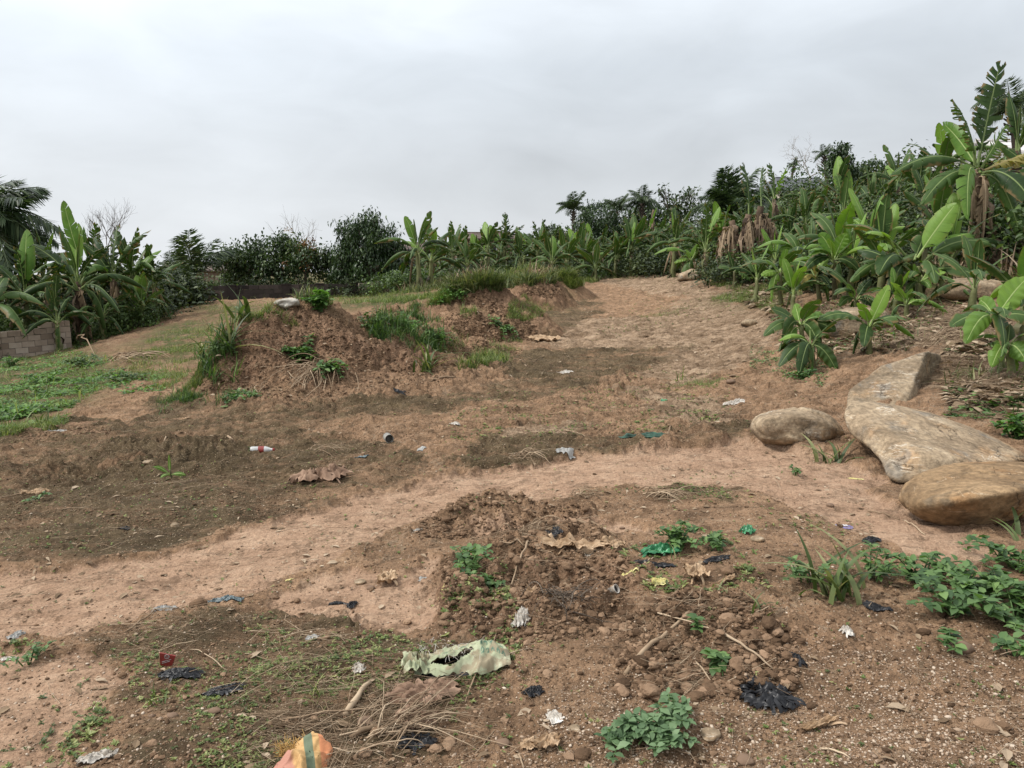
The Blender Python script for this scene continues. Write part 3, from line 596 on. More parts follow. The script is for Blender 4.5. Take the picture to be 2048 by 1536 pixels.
def banana(loc, h, L, n, label, seed, tear='torn', new=.25, dead=2, group=None, forms=None, lean=0, rag=10, dry=False, name='banana_plant', cat='banana plant', dz=0):
    r = np.random.default_rng(seed); t = thing(name, loc, label, cat, group); r0 = .05 + .045 * h if h < 1 else .085 + .022 * h
    me, top = stem_mesh(h, r0 if not dry else r0 * 1.4, M_stemd if (dry or rag > 8) else M_stem, seed, rag); s = obj('pseudostem', me, None, t)
    fs = forms or ['spear', 'up', 'up', 'rise', 'rise', 'arch', 'arch', 'low', 'low', 'arch', 'low', 'hang', 'rise', 'arch'][:n]
    a0 = r.uniform(0, 6.28)
    for i, f in enumerate(fs):
        young = f in ('spear', 'up') and r.random() < .1 + new * 1.6 or r.random() < new * .5
        mat = MB_NEW if young else MB_OLD
        tt = tear
        if isinstance(tear, (list, tuple)): tt = tear[r.integers(0, len(tear))]
        if f == 'spear' or (young and tear != 'rags'): tt = 'whole'
        if f == 'hang' and r.random() < .5: mat = MB_YEL if r.random() < .3 else MB_OLD
        o = obj('leaf', leaf_mesh(f, tt, int(r.integers(0, 2)), mat), None, t); o.location = tuple(top * [1, 1, 1] - [0, 0, .03 * h * min(i, 5)])
        o.rotation_euler = (r.normal(0, .08), r.normal(0, .10), a0 + i * 2.4 + r.normal(0, .25)); sc = L * r.uniform(.8, 1.1) * (.75 if f == 'spear' else 1); o.scale = (sc, sc * r.uniform(.85, 1.15), sc)
    for i in range(dead):
        o = obj('leaf', leaf_mesh('dead', 'rags' if r.random() < .5 else 'torn', int(r.integers(0, 2)), MB_DEAD), None, t); o['label'] = 'dry hanging leaf'
        o.location = tuple(top * [1, 1, .93 - .12 * r.random()]); o.rotation_euler = (r.normal(0, .1), r.normal(0, .2), r.uniform(0, 6.28)); sc = min(L, h * 1.05) * r.uniform(.6, 1.0); o.scale = (sc, sc * r.uniform(.9, 1.6), sc)
    return t
def at(u, Y, v=None):
    """ground point in direction u at distance Y"""
    x = (u - 1024) / FPX * Y
    for _ in range(3):
        z = float(top_h(np.array([x]), np.array([Y]))[0]); f = Y * CP - (z - CH) * SP; x = (u - 1024) / FPX * f
    return np.array([x, Y, z])
def hero_leaf(t, top, u0, v0, u1, v1, Y, dy, W, mat, tear=.4, bow=.35, seed=0, droop=.5, fold=.4, side=0, pet=.14):
    """leaf drawn from the crown to a tip whose place is read off the picture; dy = how far it comes forward"""
    A = PY(u0, v0, Y); B = PY(u1, v1, Y + dy); M = (A + B) / 2; L = np.linalg.norm(B - A); up = np.array([0, 0, 1.])
    M = M + up * L * bow + np.array([side * L, 0, 0]); loc = np.array(t.location)
    vz = abs((B - A)[2]) / L; me = banana_leaf(M - A, B - A, W, tear, fold, seed, 56 if tear > .8 else 42, pet, droop, roll=.5 + .95 * vz ** 1.5); me.materials.append(mat); o = obj('leaf', me, None, t); o.location = tuple(A - loc); return o
# ------------------------------------------------------------------ palms
def frond_mesh(P1, P2, ll=.40, n=50, seed=0, hang=.5, wid=.028):
    r = np.random.default_rng(seed); C = bez((0, 0, 0), P1, P2, n + 8); T = np.gradient(C, axis=0); T /= np.linalg.norm(T, axis=1)[:, None]; m = MB()
    V, F = tube(C, np.linspace(.022, .004, len(C)), 4, False); m.add(V, F, .8)
    S0 = np.array([0, 1., 0]); Pl = []; Rl = []; Sl = []
    for i in range(8, n + 8):
        s = (i - 8) / n; l = ll * (math.sin(pi * min(1, s * .85 + .12)) ** .6) * r.uniform(.85, 1.1)
        for sd in (1, -1):
            for q in range(1):
                d = S0 * sd * .85 + T[i] * (.55 + .4 * s) + np.array([0, 0, -hang + r.normal(0, .22)]); d /= np.linalg.norm(d); z = np.cross(d, T[i]); z /= np.linalg.norm(z) + 1e-9; y = np.cross(z, d)
                Pl.append(C[i] + (C[min(i + 1, n + 7)] - C[i]) * q * .5); Rl.append(np.stack([d, y, z], 1)); Sl.append((l, wid * 1.9, l))
    m.scatter(T_narrow(.25), np.array(Pl), np.array(Rl), np.array(Sl), r.uniform(0, 1, len(Pl))); me = m.mesh('frond'); me.materials.append(ML_palm); return me
FR = {'up': frond_mesh((.1, 0, .6), (.45, 0, .95), seed=1), 'rise': frond_mesh((.25, 0, .62), (.85, 0, .55), seed=2), 'arch': frond_mesh((.42, 0, .6), (1.0, 0, .0), seed=3, hang=.7), 'droop': frond_mesh((.45, 0, .3), (.75, 0, -.5), seed=4, hang=.8)}
def palm(loc, h, L, n, label, seed, trunk_r=.16, name='palm_tree', forms=None, group=None, extra=()):
    r = np.random.default_rng(seed); t = thing(name, loc, label, 'palm tree', group); k = 16; P = np.zeros((k, 3)); P[:, 2] = np.linspace(-.2, h, k); P[:, 0] = np.linspace(0, 1, k) ** 2 * r.normal(0, .06) * h
    m = MB(); V, F = tube(P, trunk_r * (1 + .12 * (np.arange(k) % 2)) * np.linspace(1.15, .9, k), 9); m.add(V, F, .4)
    for i in range(26):  # stubs of cut fronds below the crown
        a = i * 2.4; z = h - .05 - .03 * i; c = np.array([cos(a), sin(a), 0]); q = np.array([P[-1, 0], 0, z]); V, F = tube([q + c * trunk_r * .7, q + c * (trunk_r + .16) + [0, 0, .14]], [.05, .025], 4); m.add(V, F, r.uniform(.1, .7))
    m.build('trunk', M_bark, t)
    fm = forms or ['up', 'rise', 'arch', 'rise', 'arch', 'droop', 'arch', 'up', 'rise', 'droop']
    for i in range(n):
        f = fm[i % len(fm)]; o = obj('frond', FR[f], None, t); o.location = (P[-1, 0], 0, h); o.rotation_euler = (r.normal(0, .12), r.normal(0, .14), i * 2.4 + r.normal(0, .2)); s = L * r.uniform(.82, 1.1); o.scale = (s, s, s)
    for (f, az, s, ty) in extra:
        o = obj('frond', FR[f], None, t); o.location = (P[-1, 0], 0, h); o.rotation_euler = (0, ty, az); o.scale = (s,) * 3
    return t
# ------------------------------------------------------------------ broadleaf trees and bushes
def branch(m, p, d, l, r0, depth, r, up=.25, spread=.65, tips=None, kids=3):
    n = 5; P = [np.array(p, float)]; d = np.array(d, float)
    for i in range(n): d = d + r.normal(0, .16, 3) + np.array([0, 0, up * .12]); d /= np.linalg.norm(d); P.append(P[-1] + d * l / n)
    V, F = tube(P, np.linspace(r0, r0 * .55, n + 1), 6 if depth > 1 else 4, False); m.add(V, F, r.uniform(.2, .8))
    if tips is not None and depth <= 1: tips += [P[-1], P[3]]
    if depth > 0:
        for k in range(kids):
            dd = d + r.normal(0, spread, 3); dd[2] += up; dd /= np.linalg.norm(dd); j = r.integers(3, n + 1); branch(m, P[j], dd, l * r.uniform(.6, .85), r0 * .55, depth - 1, r, up, spread, tips, kids)
def leaf_cloud(m, centers, k, spread, size, T, r, droop=.4, jitter=.5, tone=None):
    n = len(centers) * k; c = np.repeat(centers, k, 0); P = c + r.normal(0, 1, (n, 3)) * np.asarray(spread); tone = r.uniform(.1, .9, len(centers)) if tone is None else tone
    rn = np.clip(np.repeat(tone, k) + r.normal(0, .16, n), 0, 1); m.scatter(T, P, rmat(r.uniform(0, 6.28, n), droop + r.normal(0, .5, n), r.normal(0, jitter, n)), np.exp(r.normal(math.log(size), .22, n)), rn)
def lobes_pts(lobes, n, r, inner=.72):
    out = []; wts = np.array([a[3] * a[4] for a in lobes]); wts = wts / wts.sum()
    for (cx, cy, cz, rx, rz), q in zip(lobes, wts):
        k = int(n * q) + 1; d = r.normal(0, 1, (k, 3)); d /= np.linalg.norm(d, axis=1)[:, None]; rad = r.uniform(inner, 1.03, k)[:, None] * (1 + .18 * vnoise3(d, 1.7, 7)[:, None]); out.append(np.array([cx, cy, cz]) + d * rad * [rx, rx, rz])
    return np.concatenate(out)
def tree(loc, lobes, label, seed, n=260, k=34, size=.16, mat=None, trunk_h=1.2, tr=.16, T=None, name='tree', spread=.2, droop=.6, cat='tree', extra=None, inner=.72):
    r = np.random.default_rng(seed); t = thing(name, loc, label, cat); m = MB(); C = lobes_pts(lobes, n, r, inner)
    V, F = tube([(0, 0, -.2), (.03, 0, trunk_h * .5), (0, 0, trunk_h)], [tr * 1.3, tr, tr * .85], 9); m.add(V, F, .4)
    for (cx, cy, cz, rx, rz) in lobes:
        b = np.array([cx, cy, cz]); a = np.array([0, 0, trunk_h * .9]); V, F = tube(bez(a, (a + b) / 2 + [0, 0, .2 * rz], b, 7), np.linspace(tr * .6, tr * .15, 7), 6, False); m.add(V, F, .5)
        for i in range(6):
            e = b + r.normal(0, .5, 3) * [rx, rx, rz]; V, F = tube(bez(a + (b - a) * r.uniform(.4, .9), (a + b) / 2 + r.normal(0, .1, 3), e, 6), np.linspace(tr * .25, .012, 6), 4, False); m.add(V, F, .5)
    m.build('trunk', M_bark, t); lf = MB(); leaf_cloud(lf, C, k, spread, size, T or TL, r, droop); lf.build('crown', mat or ML_mango, t, False)
    if extra: extra(t, r)
    return t
def bush(loc, w, h, label, seed, mat=None, size=.1, n=60, k=22, T=None, cat='bush', name='bush', group=None, stems=True, droop=.2, spread=None):
    r = np.random.default_rng(seed); t = thing(name, loc, label, cat, group); m = MB(); d = r.normal(0, 1, (n, 3)); d /= np.linalg.norm(d, axis=1)[:, None]; d[:, 2] = np.abs(d[:, 2])
    C = d * (r.uniform(.3, 1, n)[:, None] ** .6) * (1 + .3 * vnoise3(d, 1.5, seed)[:, None]) * [w / 2, w / 2, h] + [0, 0, .08 * h]
    for c in C[:min(n, 26)]:
        V, F = tube(bez((c[0] * .25, c[1] * .25, -.05), (c[0] * .4, c[1] * .4, c[2] * .6), c, 5), np.linspace(.012 + .006 * h, .004, 5), 4, False); m.add(V, F, r.uniform(.2, .9))
    m.build('stem', M_bark, t); lf = MB(); leaf_cloud(lf, C, k, spread or (.07 + .05 * h), size, T or TL, r, droop); lf.build('foliage', mat or ML_bush, t, False); return t
# ================================================================== VEGETATION
# ---- banana clump at the left
palm(at(-30, 27) , 3.4, 3.0, 24, 'tall dark oil palm cut by the left edge, behind the banana clump', 4, .22, name='oil_palm', forms=['rise', 'arch', 'rise', 'arch', 'up', 'arch', 'rise', 'droop'], extra=(('rise', .25, 2.9, -.1), ('arch', .1, 3.0, -.12), ('arch', -.2, 2.9, .1), ('rise', .05, 2.6, -.3)))
bl = [  # u, Y, stem height, leaf length, leaves, tear, label
 (162, 24.5, 1.95, 1.95, 10, 'torn', 'banana plant with bare brown trunk, central in the left clump'),
 (60, 24, 1.75, 1.9, 10, 'torn', 'banana plant leaning over the bushes behind the block wall, second from left edge'),
 (-15, 22.5, 1.5, 1.8, 9, 'whole', 'banana plant whose bright leaves enter at the left edge above the block wall'),
 (105, 26.5, 2.2, 1.9, 9, 'torn', 'banana plant just behind and left of the brown-trunked one in the left clump'),
 (228, 26, 2.0, 1.8, 10, 'torn', 'banana plant right of the brown-trunked one, under the bare twiggy tree'),
 (268, 27, 1.75, 1.75, 11, ('torn', 'rags'), 'banana plant with ragged fan of leaves near right end of the left clump'),
 (312, 27.5, 1.3, 1.5, 9, ('torn', 'rags'), 'last banana plant of the left clump, beside the brown block pillar'),
 (120, 23.2, .95, 1.3, 9, 'torn', 'short dark banana plant in the shade left of the brown trunk'),
 (205, 24.8, .8, 1.2, 8, 'torn', 'low banana plant filling the shade right of the brown trunk'),
 (285, 25.8, .6, 1.2, 8, 'torn', 'low banana plant whose leaves hang to the path edge'),
 (30, 27, 2.0, 1.9, 9, 'torn', 'banana plant directly beneath the oil palm'),
 (190, 28.5, 2.3, 1.7, 8, 'torn', 'far banana plant showing one narrow upright leaf in the left clump')]
for i, (u, Y, h, L, n, tr, lb) in enumerate(bl):
    p = at(u, Y); p[2] += .0
    banana(p, h, L, n + 3, lb, 100 + i, ['torn', 'rags', 'torn'] if i != 2 else tr, .10, 3 if i in (0, 3, 4, 6) else 1, 'banana plants of the left clump', rag=12 if i in (0, 3, 4) else 4)
o_t = bpy.data.objects.get('banana_plant')
Pt = at(162, 24.5); hero_leaf(o_t, None, 160, 520, 128, 408, 24.5, .1, .22, MB_NEW, .12, .02, 5, .25, .5, -.02)
# fallen banana leaf at the path edge
t = thing('fallen_banana_leaf', at(350, 27.5), 'dark fallen banana leaf drooping onto the path beside the left clump', 'leaf')
for (a, s, f) in ((.2, 1.5, 'low'), (-.25, 1.3, 'low'), (.7, 1.2, 'arch')):
    o = obj('leaf_blade', leaf_mesh(f, 'torn', 0, MB_OLD), None, t); o.location = (-1.35, 0, .75); o.scale = (s,) * 3; o.rotation_euler = (0, .42, a - .15)
# bushes in front of the clump, behind the block wall
bs = [(20, 22.2, 2.6, 1.15, 'feathery green bush hanging over the block wall at the left edge'), (105, 22.8, 2.2, 1.1, 'feathery bush spilling over the top of the block wall'), (165, 24.2, 1.6, .85, 'bush at the free end of the block wall'),
      (215, 25, 1.6, .5, 'low bush under the banana clump right of the wall end'), (262, 25.6, 1.9, 1.0, 'thin airy bush at the right foot of the banana clump'), (-70, 21, 2.6, 1.3, 'bush behind the block wall, just at the picture edge'), (60, 23.5, 2.4, 1.3, 'taller feathery bush against the shaded banana stems'), (300, 27.0, 1.5, .8, 'small bush beside the fallen banana leaf')]
for i, (u, Y, wd, h, lb) in enumerate(bs): bush(at(u, Y + (1.5 if u < 180 else .3)), wd, h, lb, 300 + i, ML_bush, .085, 90, 40, TN if i % 2 else TL)
for i, (u, Y, wd, h, lb) in enumerate([(90, 29, 7, 2.2, 'dark thicket filling the gaps behind the left banana clump'), (250, 29.5, 5, 2.0, 'dark thicket behind right part of the left banana clump'), (-60, 26, 5, 1.9, 'dark thicket behind the bushes at the left edge'), (345, 33, 3, 1.5, 'dark bush beneath the small palm by the block pillar')]):
    bush(at(u, Y), wd, h, lb, 330 + i, ML_shade, .17, 200, 26, cat='thicket', name='thicket', spread=.3)
# bare twiggy tree behind the clump
def bare_tree(loc, label, seed, h, r0, depth=4, up=.3, spread=.6, mat=None, kids=3, lean=(0, 0), name='bare_tree', buds=True):
    r = np.random.default_rng(seed); t = thing(name, loc, label, 'tree'); m = MB(); tips = []; V, F = tube([(0, 0, -.2), (0, 0, h * .5)], [r0 * 1.2, r0], 8); m.add(V, F, .4)
    for k in range(kids): dd = np.array([lean[0], lean[1], 1.]) + r.normal(0, spread * .7, 3); branch(m, (0, 0, h * .48), dd / np.linalg.norm(dd), h * .42, r0 * .6, depth, r, up, spread, tips, kids)
    m.build('trunk', mat or M_barkg, t)
    if buds: lf = MB(); leaf_cloud(lf, np.array(tips)[::2], 2, .05, .07, TL, r); lf.build('crown', ML_broad, t, False)
    return t
bare_tree(at(225, 31), 'leafless twiggy tree poking above the left banana clump', 41, 2.9, .06, 4, .4, .38, M_bark, buds=False)
# ---- centre left: palm, trees behind the dark wall
palm(at(388, 37.5), 1.0, 2.1, 12, 'small pale palm with spreading fronds left of the broad tree', 6, .1, name='small_palm', forms=['up', 'rise', 'up', 'rise', 'arch'])
palm(at(358, 44), 1.3, 1.4, 14, 'little dark palm behind the pillar end of the banana clump', 8, .1, name='small_palm')
tree(at(560, 39.5), [(-1.6, 0, 2.1, 1.1, .55), (-.2, .2, 2.4, 1.1, .5), (.9, 0, 2.2, 1.0, .5), (-2.6, .2, 1.7, .7, .45), (1.7, -.2, 1.6, .7, .6), (.2, -.5, 1.4, 1.1, .6), (-1.2, 0, 1.3, 1.0, .6), (.5, .2, 2.8, .5, .25)], 'broad dark-leaved tree with flat crown behind the dark wall', 51, 240, 34, .17, ML_broad, 1.0, .14, spread=.2, name='broad_tree')
def rust(t, r): m = MB(); leaf_cloud(m, np.array([.0, 0, .35]) + r.normal(0, 1, (26, 3)) * [.45, .4, .5] + [0, 0, 1.9], 16, .12, .12, TL, r); m.build('foliage', ML_rust, t, False)
tree(at(612, 38.5), [(.35, 0, 1.9, .55, .35), (.95, 0, 2.2, .35, .25), (-.3, 0, 1.7, .5, .5)], 'thin tree with rusty brown leaves between the broad tree and the round mango', 53, 60, 22, .15, ML_broad, 1.2, .08, extra=rust, inner=.3)
bare_tree(at(598, 43), 'leafless branching tree rising behind the broad tree', 57, 3.0, .045, 3, .3, .6, M_barkg, buds=False)
tree(at(738, 38), [(0, 0, 2.5, 1.2, .9), (-.75, 0, 3.05, .7, .55), (.75, -.1, 2.75, .75, .7), (-1.25, 0, 2.0, .7, .6), (1.35, 0, 1.7, .75, .8), (.1, -.3, 1.5, 1.1, .8), (.15, 0, 3.5, .6, .45), (-1.0, 0, 1.1, .8, .6), (1.45, .1, 1.0, .55, .5), (-.2, -.2, 3.2, .6, .4)], 'round dense mango tree with dark drooping leaves, tallest crown left of centre', 61, 330, 40, .19, ML_mango, 1.0, .18, T=T_narrow(.16), spread=.17, name='mango_tree', droop=.9)
tree(at(675, 39), [(0, 0, 1.25, .85, .75), (.3, -.2, .7, .8, .5)], 'low leafy tree filling the gap left of the mango', 63, 90, 34, .16, ML_broad, .6, .1)
tree(at(470, 40), [(.3, 0, 1.4, .7, .6), (0, 0, 1.0, .5, .5)], 'light open tree at the left end of the broad tree', 65, 60, 22, .13, ML_bush, .8, .07, inner=.3)
for i, (u, Y, wd, h, lb) in enumerate([(430, 37.5, 3, .8, 'low green growth behind the wall left of the broad tree'), (520, 38, 4, .9, 'shaded growth behind the wall under the broad tree'), (600, 38, 3, .8, 'shaded growth behind the wall under the rusty tree'), (700, 37, 3, .8, 'shaded growth under the left of the mango'), (790, 36, 3.2, 1.0, 'green bush under the right of the mango'), (820, 33, 2.0, .9, 'pale green bush beside the first tall banana plant'), (755, 42, 5, 1.2, 'dark thicket behind the mango trunk'), (560, 45, 8, 1.5, 'dark thicket far behind the broad tree')]):
    bush(at(u, Y), wd, h, lb, 360 + i, ML_bush if i in (0, 4, 5) else ML_shade, .12, 80, 30)
# ---- banana row across the middle
anch = 'banana plants of the middle row'
row = [(838, 30, 1.5, 1.35, 9, 'torn', 'banana plant with one tall upright leaf, first of the middle row'), (862, 31, 1.1, 1.2, 8, 'torn', 'short banana plant with leaf hanging to the ground, second of the middle row'), (905, 36, 1.4, 1.25, 9, ('torn', 'rags'), 'third banana plant of the middle row, in front of the brown roof'),
 (935, 33, .8, 1.1, 8, 'torn', 'low banana plant with pale new leaf, fourth of the middle row'), (975, 36, 1.4, 1.2, 9, ('torn', 'rags'), 'ragged banana plant, fifth of the middle row, beside the roof corner'), (1005, 38, 1.55, 1.25, 9, 'rags', 'ragged banana plant, sixth of the middle row'),
 (1040, 36, 1.0, 1.15, 9, 'torn', 'banana plant behind the grassy knoll, seventh of the middle row'), (1075, 37, 1.3, 1.25, 9, ('torn', 'rags'), 'eighth banana plant of the middle row, left of the coconut palm'), (1105, 34, .9, 1.1, 8, 'torn', 'ninth banana plant of the middle row, right behind the knoll'),
 (1135, 36, 1.0, 1.2, 9, 'torn', 'tenth banana plant of the middle row, below the coconut palm'), (1165, 38, .9, 1.15, 8, 'torn', 'eleventh banana plant of the middle row, below the second mango'), (1192, 35, .6, 1.0, 7, 'whole', 'banana plant with a single bright upright leaf, below the second mango'),
 (1230, 37, .9, 1.15, 8, 'torn', 'banana plant at the far end of the dirt track, left side'), (1262, 37, 1.2, 1.2, 9, 'torn', 'banana plant at the far end of the dirt track, right in line with it'), (1290, 39, 1.5, 1.35, 10, 'torn', 'dark full banana plant right of the track end'), (1318, 37, .9, 1.1, 8, 'torn', 'smaller banana plant beside the dark full one')]
for i, (u, Y, h, L, n, tr, lb) in enumerate(row): banana(at(u, Y), h * 1.05, L * 1.2, n + 2, lb, 200 + i, tr, .05, 1, anch, rag=3)
for i in range(20):
    r_ = np.random.default_rng(2300 + i); u = 850 + i * 24 + r_.uniform(-9, 9); banana(at(u, r_.uniform(37, 42)), r_.uniform(.9, 1.5), r_.uniform(1.3, 1.6), 9, 'banana plant in the crowded back line of the middle row, only its upper leaves showing', 2400 + i, ['torn', 'rags'], .02, 1, 'crowded back line of the middle banana row', rag=2)
for i, (u, Y, wd, h, lb) in enumerate([(870, 34.5, 4, .5, 'grassy thicket under the first middle bananas'), (950, 36, 5, .5, 'thicket under the middle bananas before the roof'), (1020, 36.5, 4, .5, 'thicket behind the grassy knoll'), (1090, 36.5, 4, .45, 'thicket right of the knoll'), (1150, 38.5, 5, .45, 'thicket below the coconut palm'), (1220, 39, 5, .5, 'thicket closing the track at its far end'), (1290, 38.5, 4, .6, 'brown and green thicket right of the track end'), (1350, 35, 4, .8, 'thicket left of the far boulders'), (900, 44, 7, 1.5, 'tall thicket behind the first middle bananas'), (1010, 46, 7, 1.3, 'tall thicket behind the middle bananas'), (1120, 46, 7, 1.3, 'tall thicket in front of the second mango'), (1250, 48, 8, 1.6, 'tall thicket behind the track end')]):
    bush(at(u, Y), wd, h, lb, 400 + i, ML_shade if i > 4 or i % 2 else ML_bush, .13 if i < 8 else .2, 130, 30, cat='thicket', name='thicket', spread=.22)
palm(at(1146, 62), 4.3, 1.5, 18, 'coconut palm showing its star-shaped top left of the second mango', 12, .12, name='coconut_palm', forms=['up', 'rise', 'rise', 'arch', 'arch'])
palm(at(1228, 64), 4.0, 1.5, 16, 'coconut palm just right of the second mango', 14, .12, name='coconut_palm', forms=['up', 'rise', 'rise', 'arch', 'droop'])
tree(at(1195, 55), [(0, 0, 3.2, 1.4, 1.3), (-.8, 0, 2.6, 1.0, 1.0), (.9, 0, 2.5, 1.0, 1.0), (.1, 0, 1.6, 1.6, 1.1)], 'second round mango tree, between the two coconut palms', 71, 300, 36, .2, ML_mango, 1.6, .18, T=T_narrow(.16), spread=.2, name='mango_tree', droop=.9)
tree(at(1105, 52), [(0, 0, 2.0, 1.1, .8), (-.8, 0, 1.6, .9, .7)], 'low dark tree left of the coconut palm', 73, 130, 34, .2, ML_broad, 1.0, .12, spread=.2)
tree(at(1262, 55), [(0, 0, 2.9, .9, .8), (.9, 0, 3.5, .8, .6), (1.6, 0, 3.2, .9, .9), (2.6, 0, 3.2, 1.0, .9), (.7, 0, 2.0, 1.8, 1.0), (2.2, 0, 2.0, 1.6, 1.0)], 'dark tree mass right of the coconut palms', 75, 220, 30, .2, ML_mango, 1.3, .13, spread=.2)
palm(at(1285, 52), 3.8, 1.3, 18, 'small dark palm with a drooping top between mango and sparse tree', 16, .12, name='small_palm', forms=['arch', 'droop', 'rise', 'arch'])
tree(at(1352, 44), [(-.8, 0, 3.9, .5, .25), (-.3, 0, 3.5, .55, .3), (.3, 0, 3.7, .5, .35), (.9, 0, 3.9, .35, .25), (0, 0, 2.8, .9, .6), (.7, 0, 3.2, .7, .5), (0, 0, 2.0, 1.1, .6)], 'sparse tree with open airy twigs left of the big oil palm', 77, 90, 14, .17, ML_broad, 1.2, .07, inner=.25, spread=.13, name='sparse_tree')
for i, (u, Y, wd, h) in enumerate([(1530, 50, 7, 2.3), (1585, 56, 8, 3.3), (1640, 54, 8, 3.3), (1700, 54, 8, 3.2), (1500, 52, 6, 1.6), (1760, 50, 8, 2.6), (1830, 44, 7, 2.5), (1900, 40, 7, 2.4), (1980, 36, 6, 2.2), (1440, 50, 7, 2.0), (1380, 52, 7, 2.0), (1310, 54, 8, 2.0)]):
    bush(at(u, Y), wd, h, 'bushy crown along the skyline of the right slope', 2700 + i, [ML_broad, ML_mango, ML_bush][i % 3], .2, 150, 24, TL, 'bush', 'bush', 'bushes along the skyline of the slope', spread=.3)
# ---- big oil palm
palm(at(1462, 41), 1.9, 2.3, 36, 'big bushy oil palm standing above the bank right of centre', 18, .26, name='oil_palm', forms=['up', 'rise', 'arch', 'up', 'rise', 'arch', 'droop'], extra=(('up', -.3, 2.6, .0), ('up', 2.6, 1.9, .1)))
palm(at(1520, 46), 2.2, 1.2, 12, 'small grey palm at the right shoulder of the big oil palm', 20, .12, name='small_palm')
for i, (u, Y, h, lb) in enumerate([(1297, 42, 3.4, 'thin dead spike of a tree left of the sparse tree'), (1305, 41, 2.6, 'short dead banana trunk beside the thin spike')]):
    r_ = np.random.default_rng(80 + i); t = thing('dead_tree', at(u, Y), lb, 'dead tree'); me, tp = stem_mesh(h * .9, .1, M_stemd, 90 + i, 40); obj('trunk', me, None, t)
# ---- bananas on the slope at the right
for i in range(10):
    r_ = np.random.default_rng(2500 + i); u = 1340 + i * 70 + r_.uniform(-15, 15); banana(at(u, r_.uniform(26, 38)), r_.uniform(.7, 1.6), r_.uniform(1.2, 1.6), 9, 'banana plant half swallowed by the thickets of the right slope', 2600 + i, ['torn', 'rags'], .04, 4, 'banana plants swallowed by the slope thickets', rag=8)
sl = [(1395, 33, .8, 1.2, 9, 'torn', 'banana plant in the thicket left of the dead brown stems'), (1440, 30, 1.3, 1.3, 8, ('torn', 'rags'), 'banana plant with split upright leaf just left of the dead brown stems'), (1550, 34, 2.4, 1.5, 7, 'rags', 'banana plant with one tall wavy tattered leaf against the grey roof'),
 (1575, 29, .9, 1.4, 9, 'torn', 'spreading banana plant right of the dead brown stems'), (1620, 30, 1.3, 1.4, 9, 'torn', 'banana plant below the grey roof'), (1668, 33, 2.2, 1.5, 9, ('torn', 'rags'), 'banana plant with brown skirt, left of the leaning leaf group'), (1690, 30, 1.6, 1.4, 9, 'torn', 'banana plant in the middle of the slope'),
 (1735, 31, 1.5, 1.5, 10, 'torn', 'banana plant on the slope, two right of the brown-skirted one'), (1790, 33, 2.0, 1.6, 9, ('torn', 'rags'), 'banana plant on the skyline of the slope, three narrow leaf tips up'), (1830, 30, 1.6, 1.5, 9, 'torn', 'banana plant just left of the giant one, lower on the slope'), (1880, 27, 2.1, 1.5, 9, 'whole', 'banana plant with bright spear leaf behind the giant one'),
 (1850, 24, 1.2, 1.4, 8, 'torn', 'banana plant half hidden beneath the giant one'), (2020, 22, 2.2, 1.7, 9, ('torn', 'rags'), 'banana plant at the right edge beside the giant one'), (2060, 18, 1.3, 1.5, 9, 'torn', 'banana plant cut by the right edge, leaves crossing in'), (1640, 36, 1.5, 1.3, 9, 'torn', 'banana plant right below the grey roof corner'), (1760, 36, 1.7, 1.4, 9, 'torn', 'farthest banana plant on the slope skyline')]
for i, (u, Y, h, L, n, tr, lb) in enumerate(sl): banana(at(u, Y), h, L, n, lb, 240 + i, tr, .05, 5 if i in (5, 6, 9) else 2, 'banana plants on the right slope', rag=14)
# dead brown stems
for i, (u, Y, h) in enumerate([(1446, 26.5, 1.75), (1468, 26.2, 1.9), (1490, 26, 2.05), (1512, 26.4, 2.25), (1532, 26.8, 1.8)]):
    banana(at(u, Y), h, 1.5, 0, ['dead brown banana stem at the left end of the withered group', 'second withered banana stem from the left, shaggy', 'withered banana stem in the middle of the dead group', 'tallest withered banana stem with yellow top leaf', 'dead banana stem at the right end of the withered group'][i], 270 + i, 'rags', 0, 30, 'withered banana stems', forms=['up'] if i in (2, 3) else [], rag=30, dry=True, name='dead_banana_plant', cat='dead plant')
# ---- giant banana at the right
pg = at(1985, 15.2); pg = pg; t = thing('banana_plant', pg, 'giant banana plant with very tall tattered upright leaf at the right', 'banana plant'); cz = PY(1955, 330, 15)
hh_ = cz[2] - pg[2]; me, tp = stem_mesh(hh_, .16, M_stemd, 5, 40); s = obj('pseudostem', me, None, t); s.rotation_euler = (0, math.atan2(cz[0] - pg[0], hh_), 0)
for k_, (u0, v0, u1, v1, dy, W, mt, tr, bow, dr, sd) in enumerate([(1956, 335, 1998, 136, .2, .33, MB_OLD, .86, -.02, .22, -.02), (1952, 330, 1913, 210, -.3, .30, MB_OLD, .86, .04, .35, .12), (1962, 335, 2010, 255, -.4, .25, MB_OLD, .95, .06, .3, .05), (1948, 335, 1790, 345, -.3, .22, MB_OLD, .5, .30, .7, 0),
    (1950, 350, 1850, 400, -.8, .22, MB_OLD, .5, .30, .7, 0), (1968, 340, 2075, 300, .5, .24, MB_YEL, .9, .02, .8, 0), (1965, 345, 2070, 415, -.8, .25, MB_OLD, .5, .4, .7, 0), (1950, 345, 1935, 430, -1.0, .22, MB_NEW, .3, .5, .5, -.1), (1960, 345, 1890, 250, .9, .2, MB_NEW, .2, .1, .4, 0), (1962, 350, 2040, 470, -.3, .24, MB_OLD, .6, .5, .7, 0)]):
    hero_leaf(t, None, u0, v0, u1, v1, 15, dy, W, mt, tr, bow, 500 + k_, dr, .5, sd)
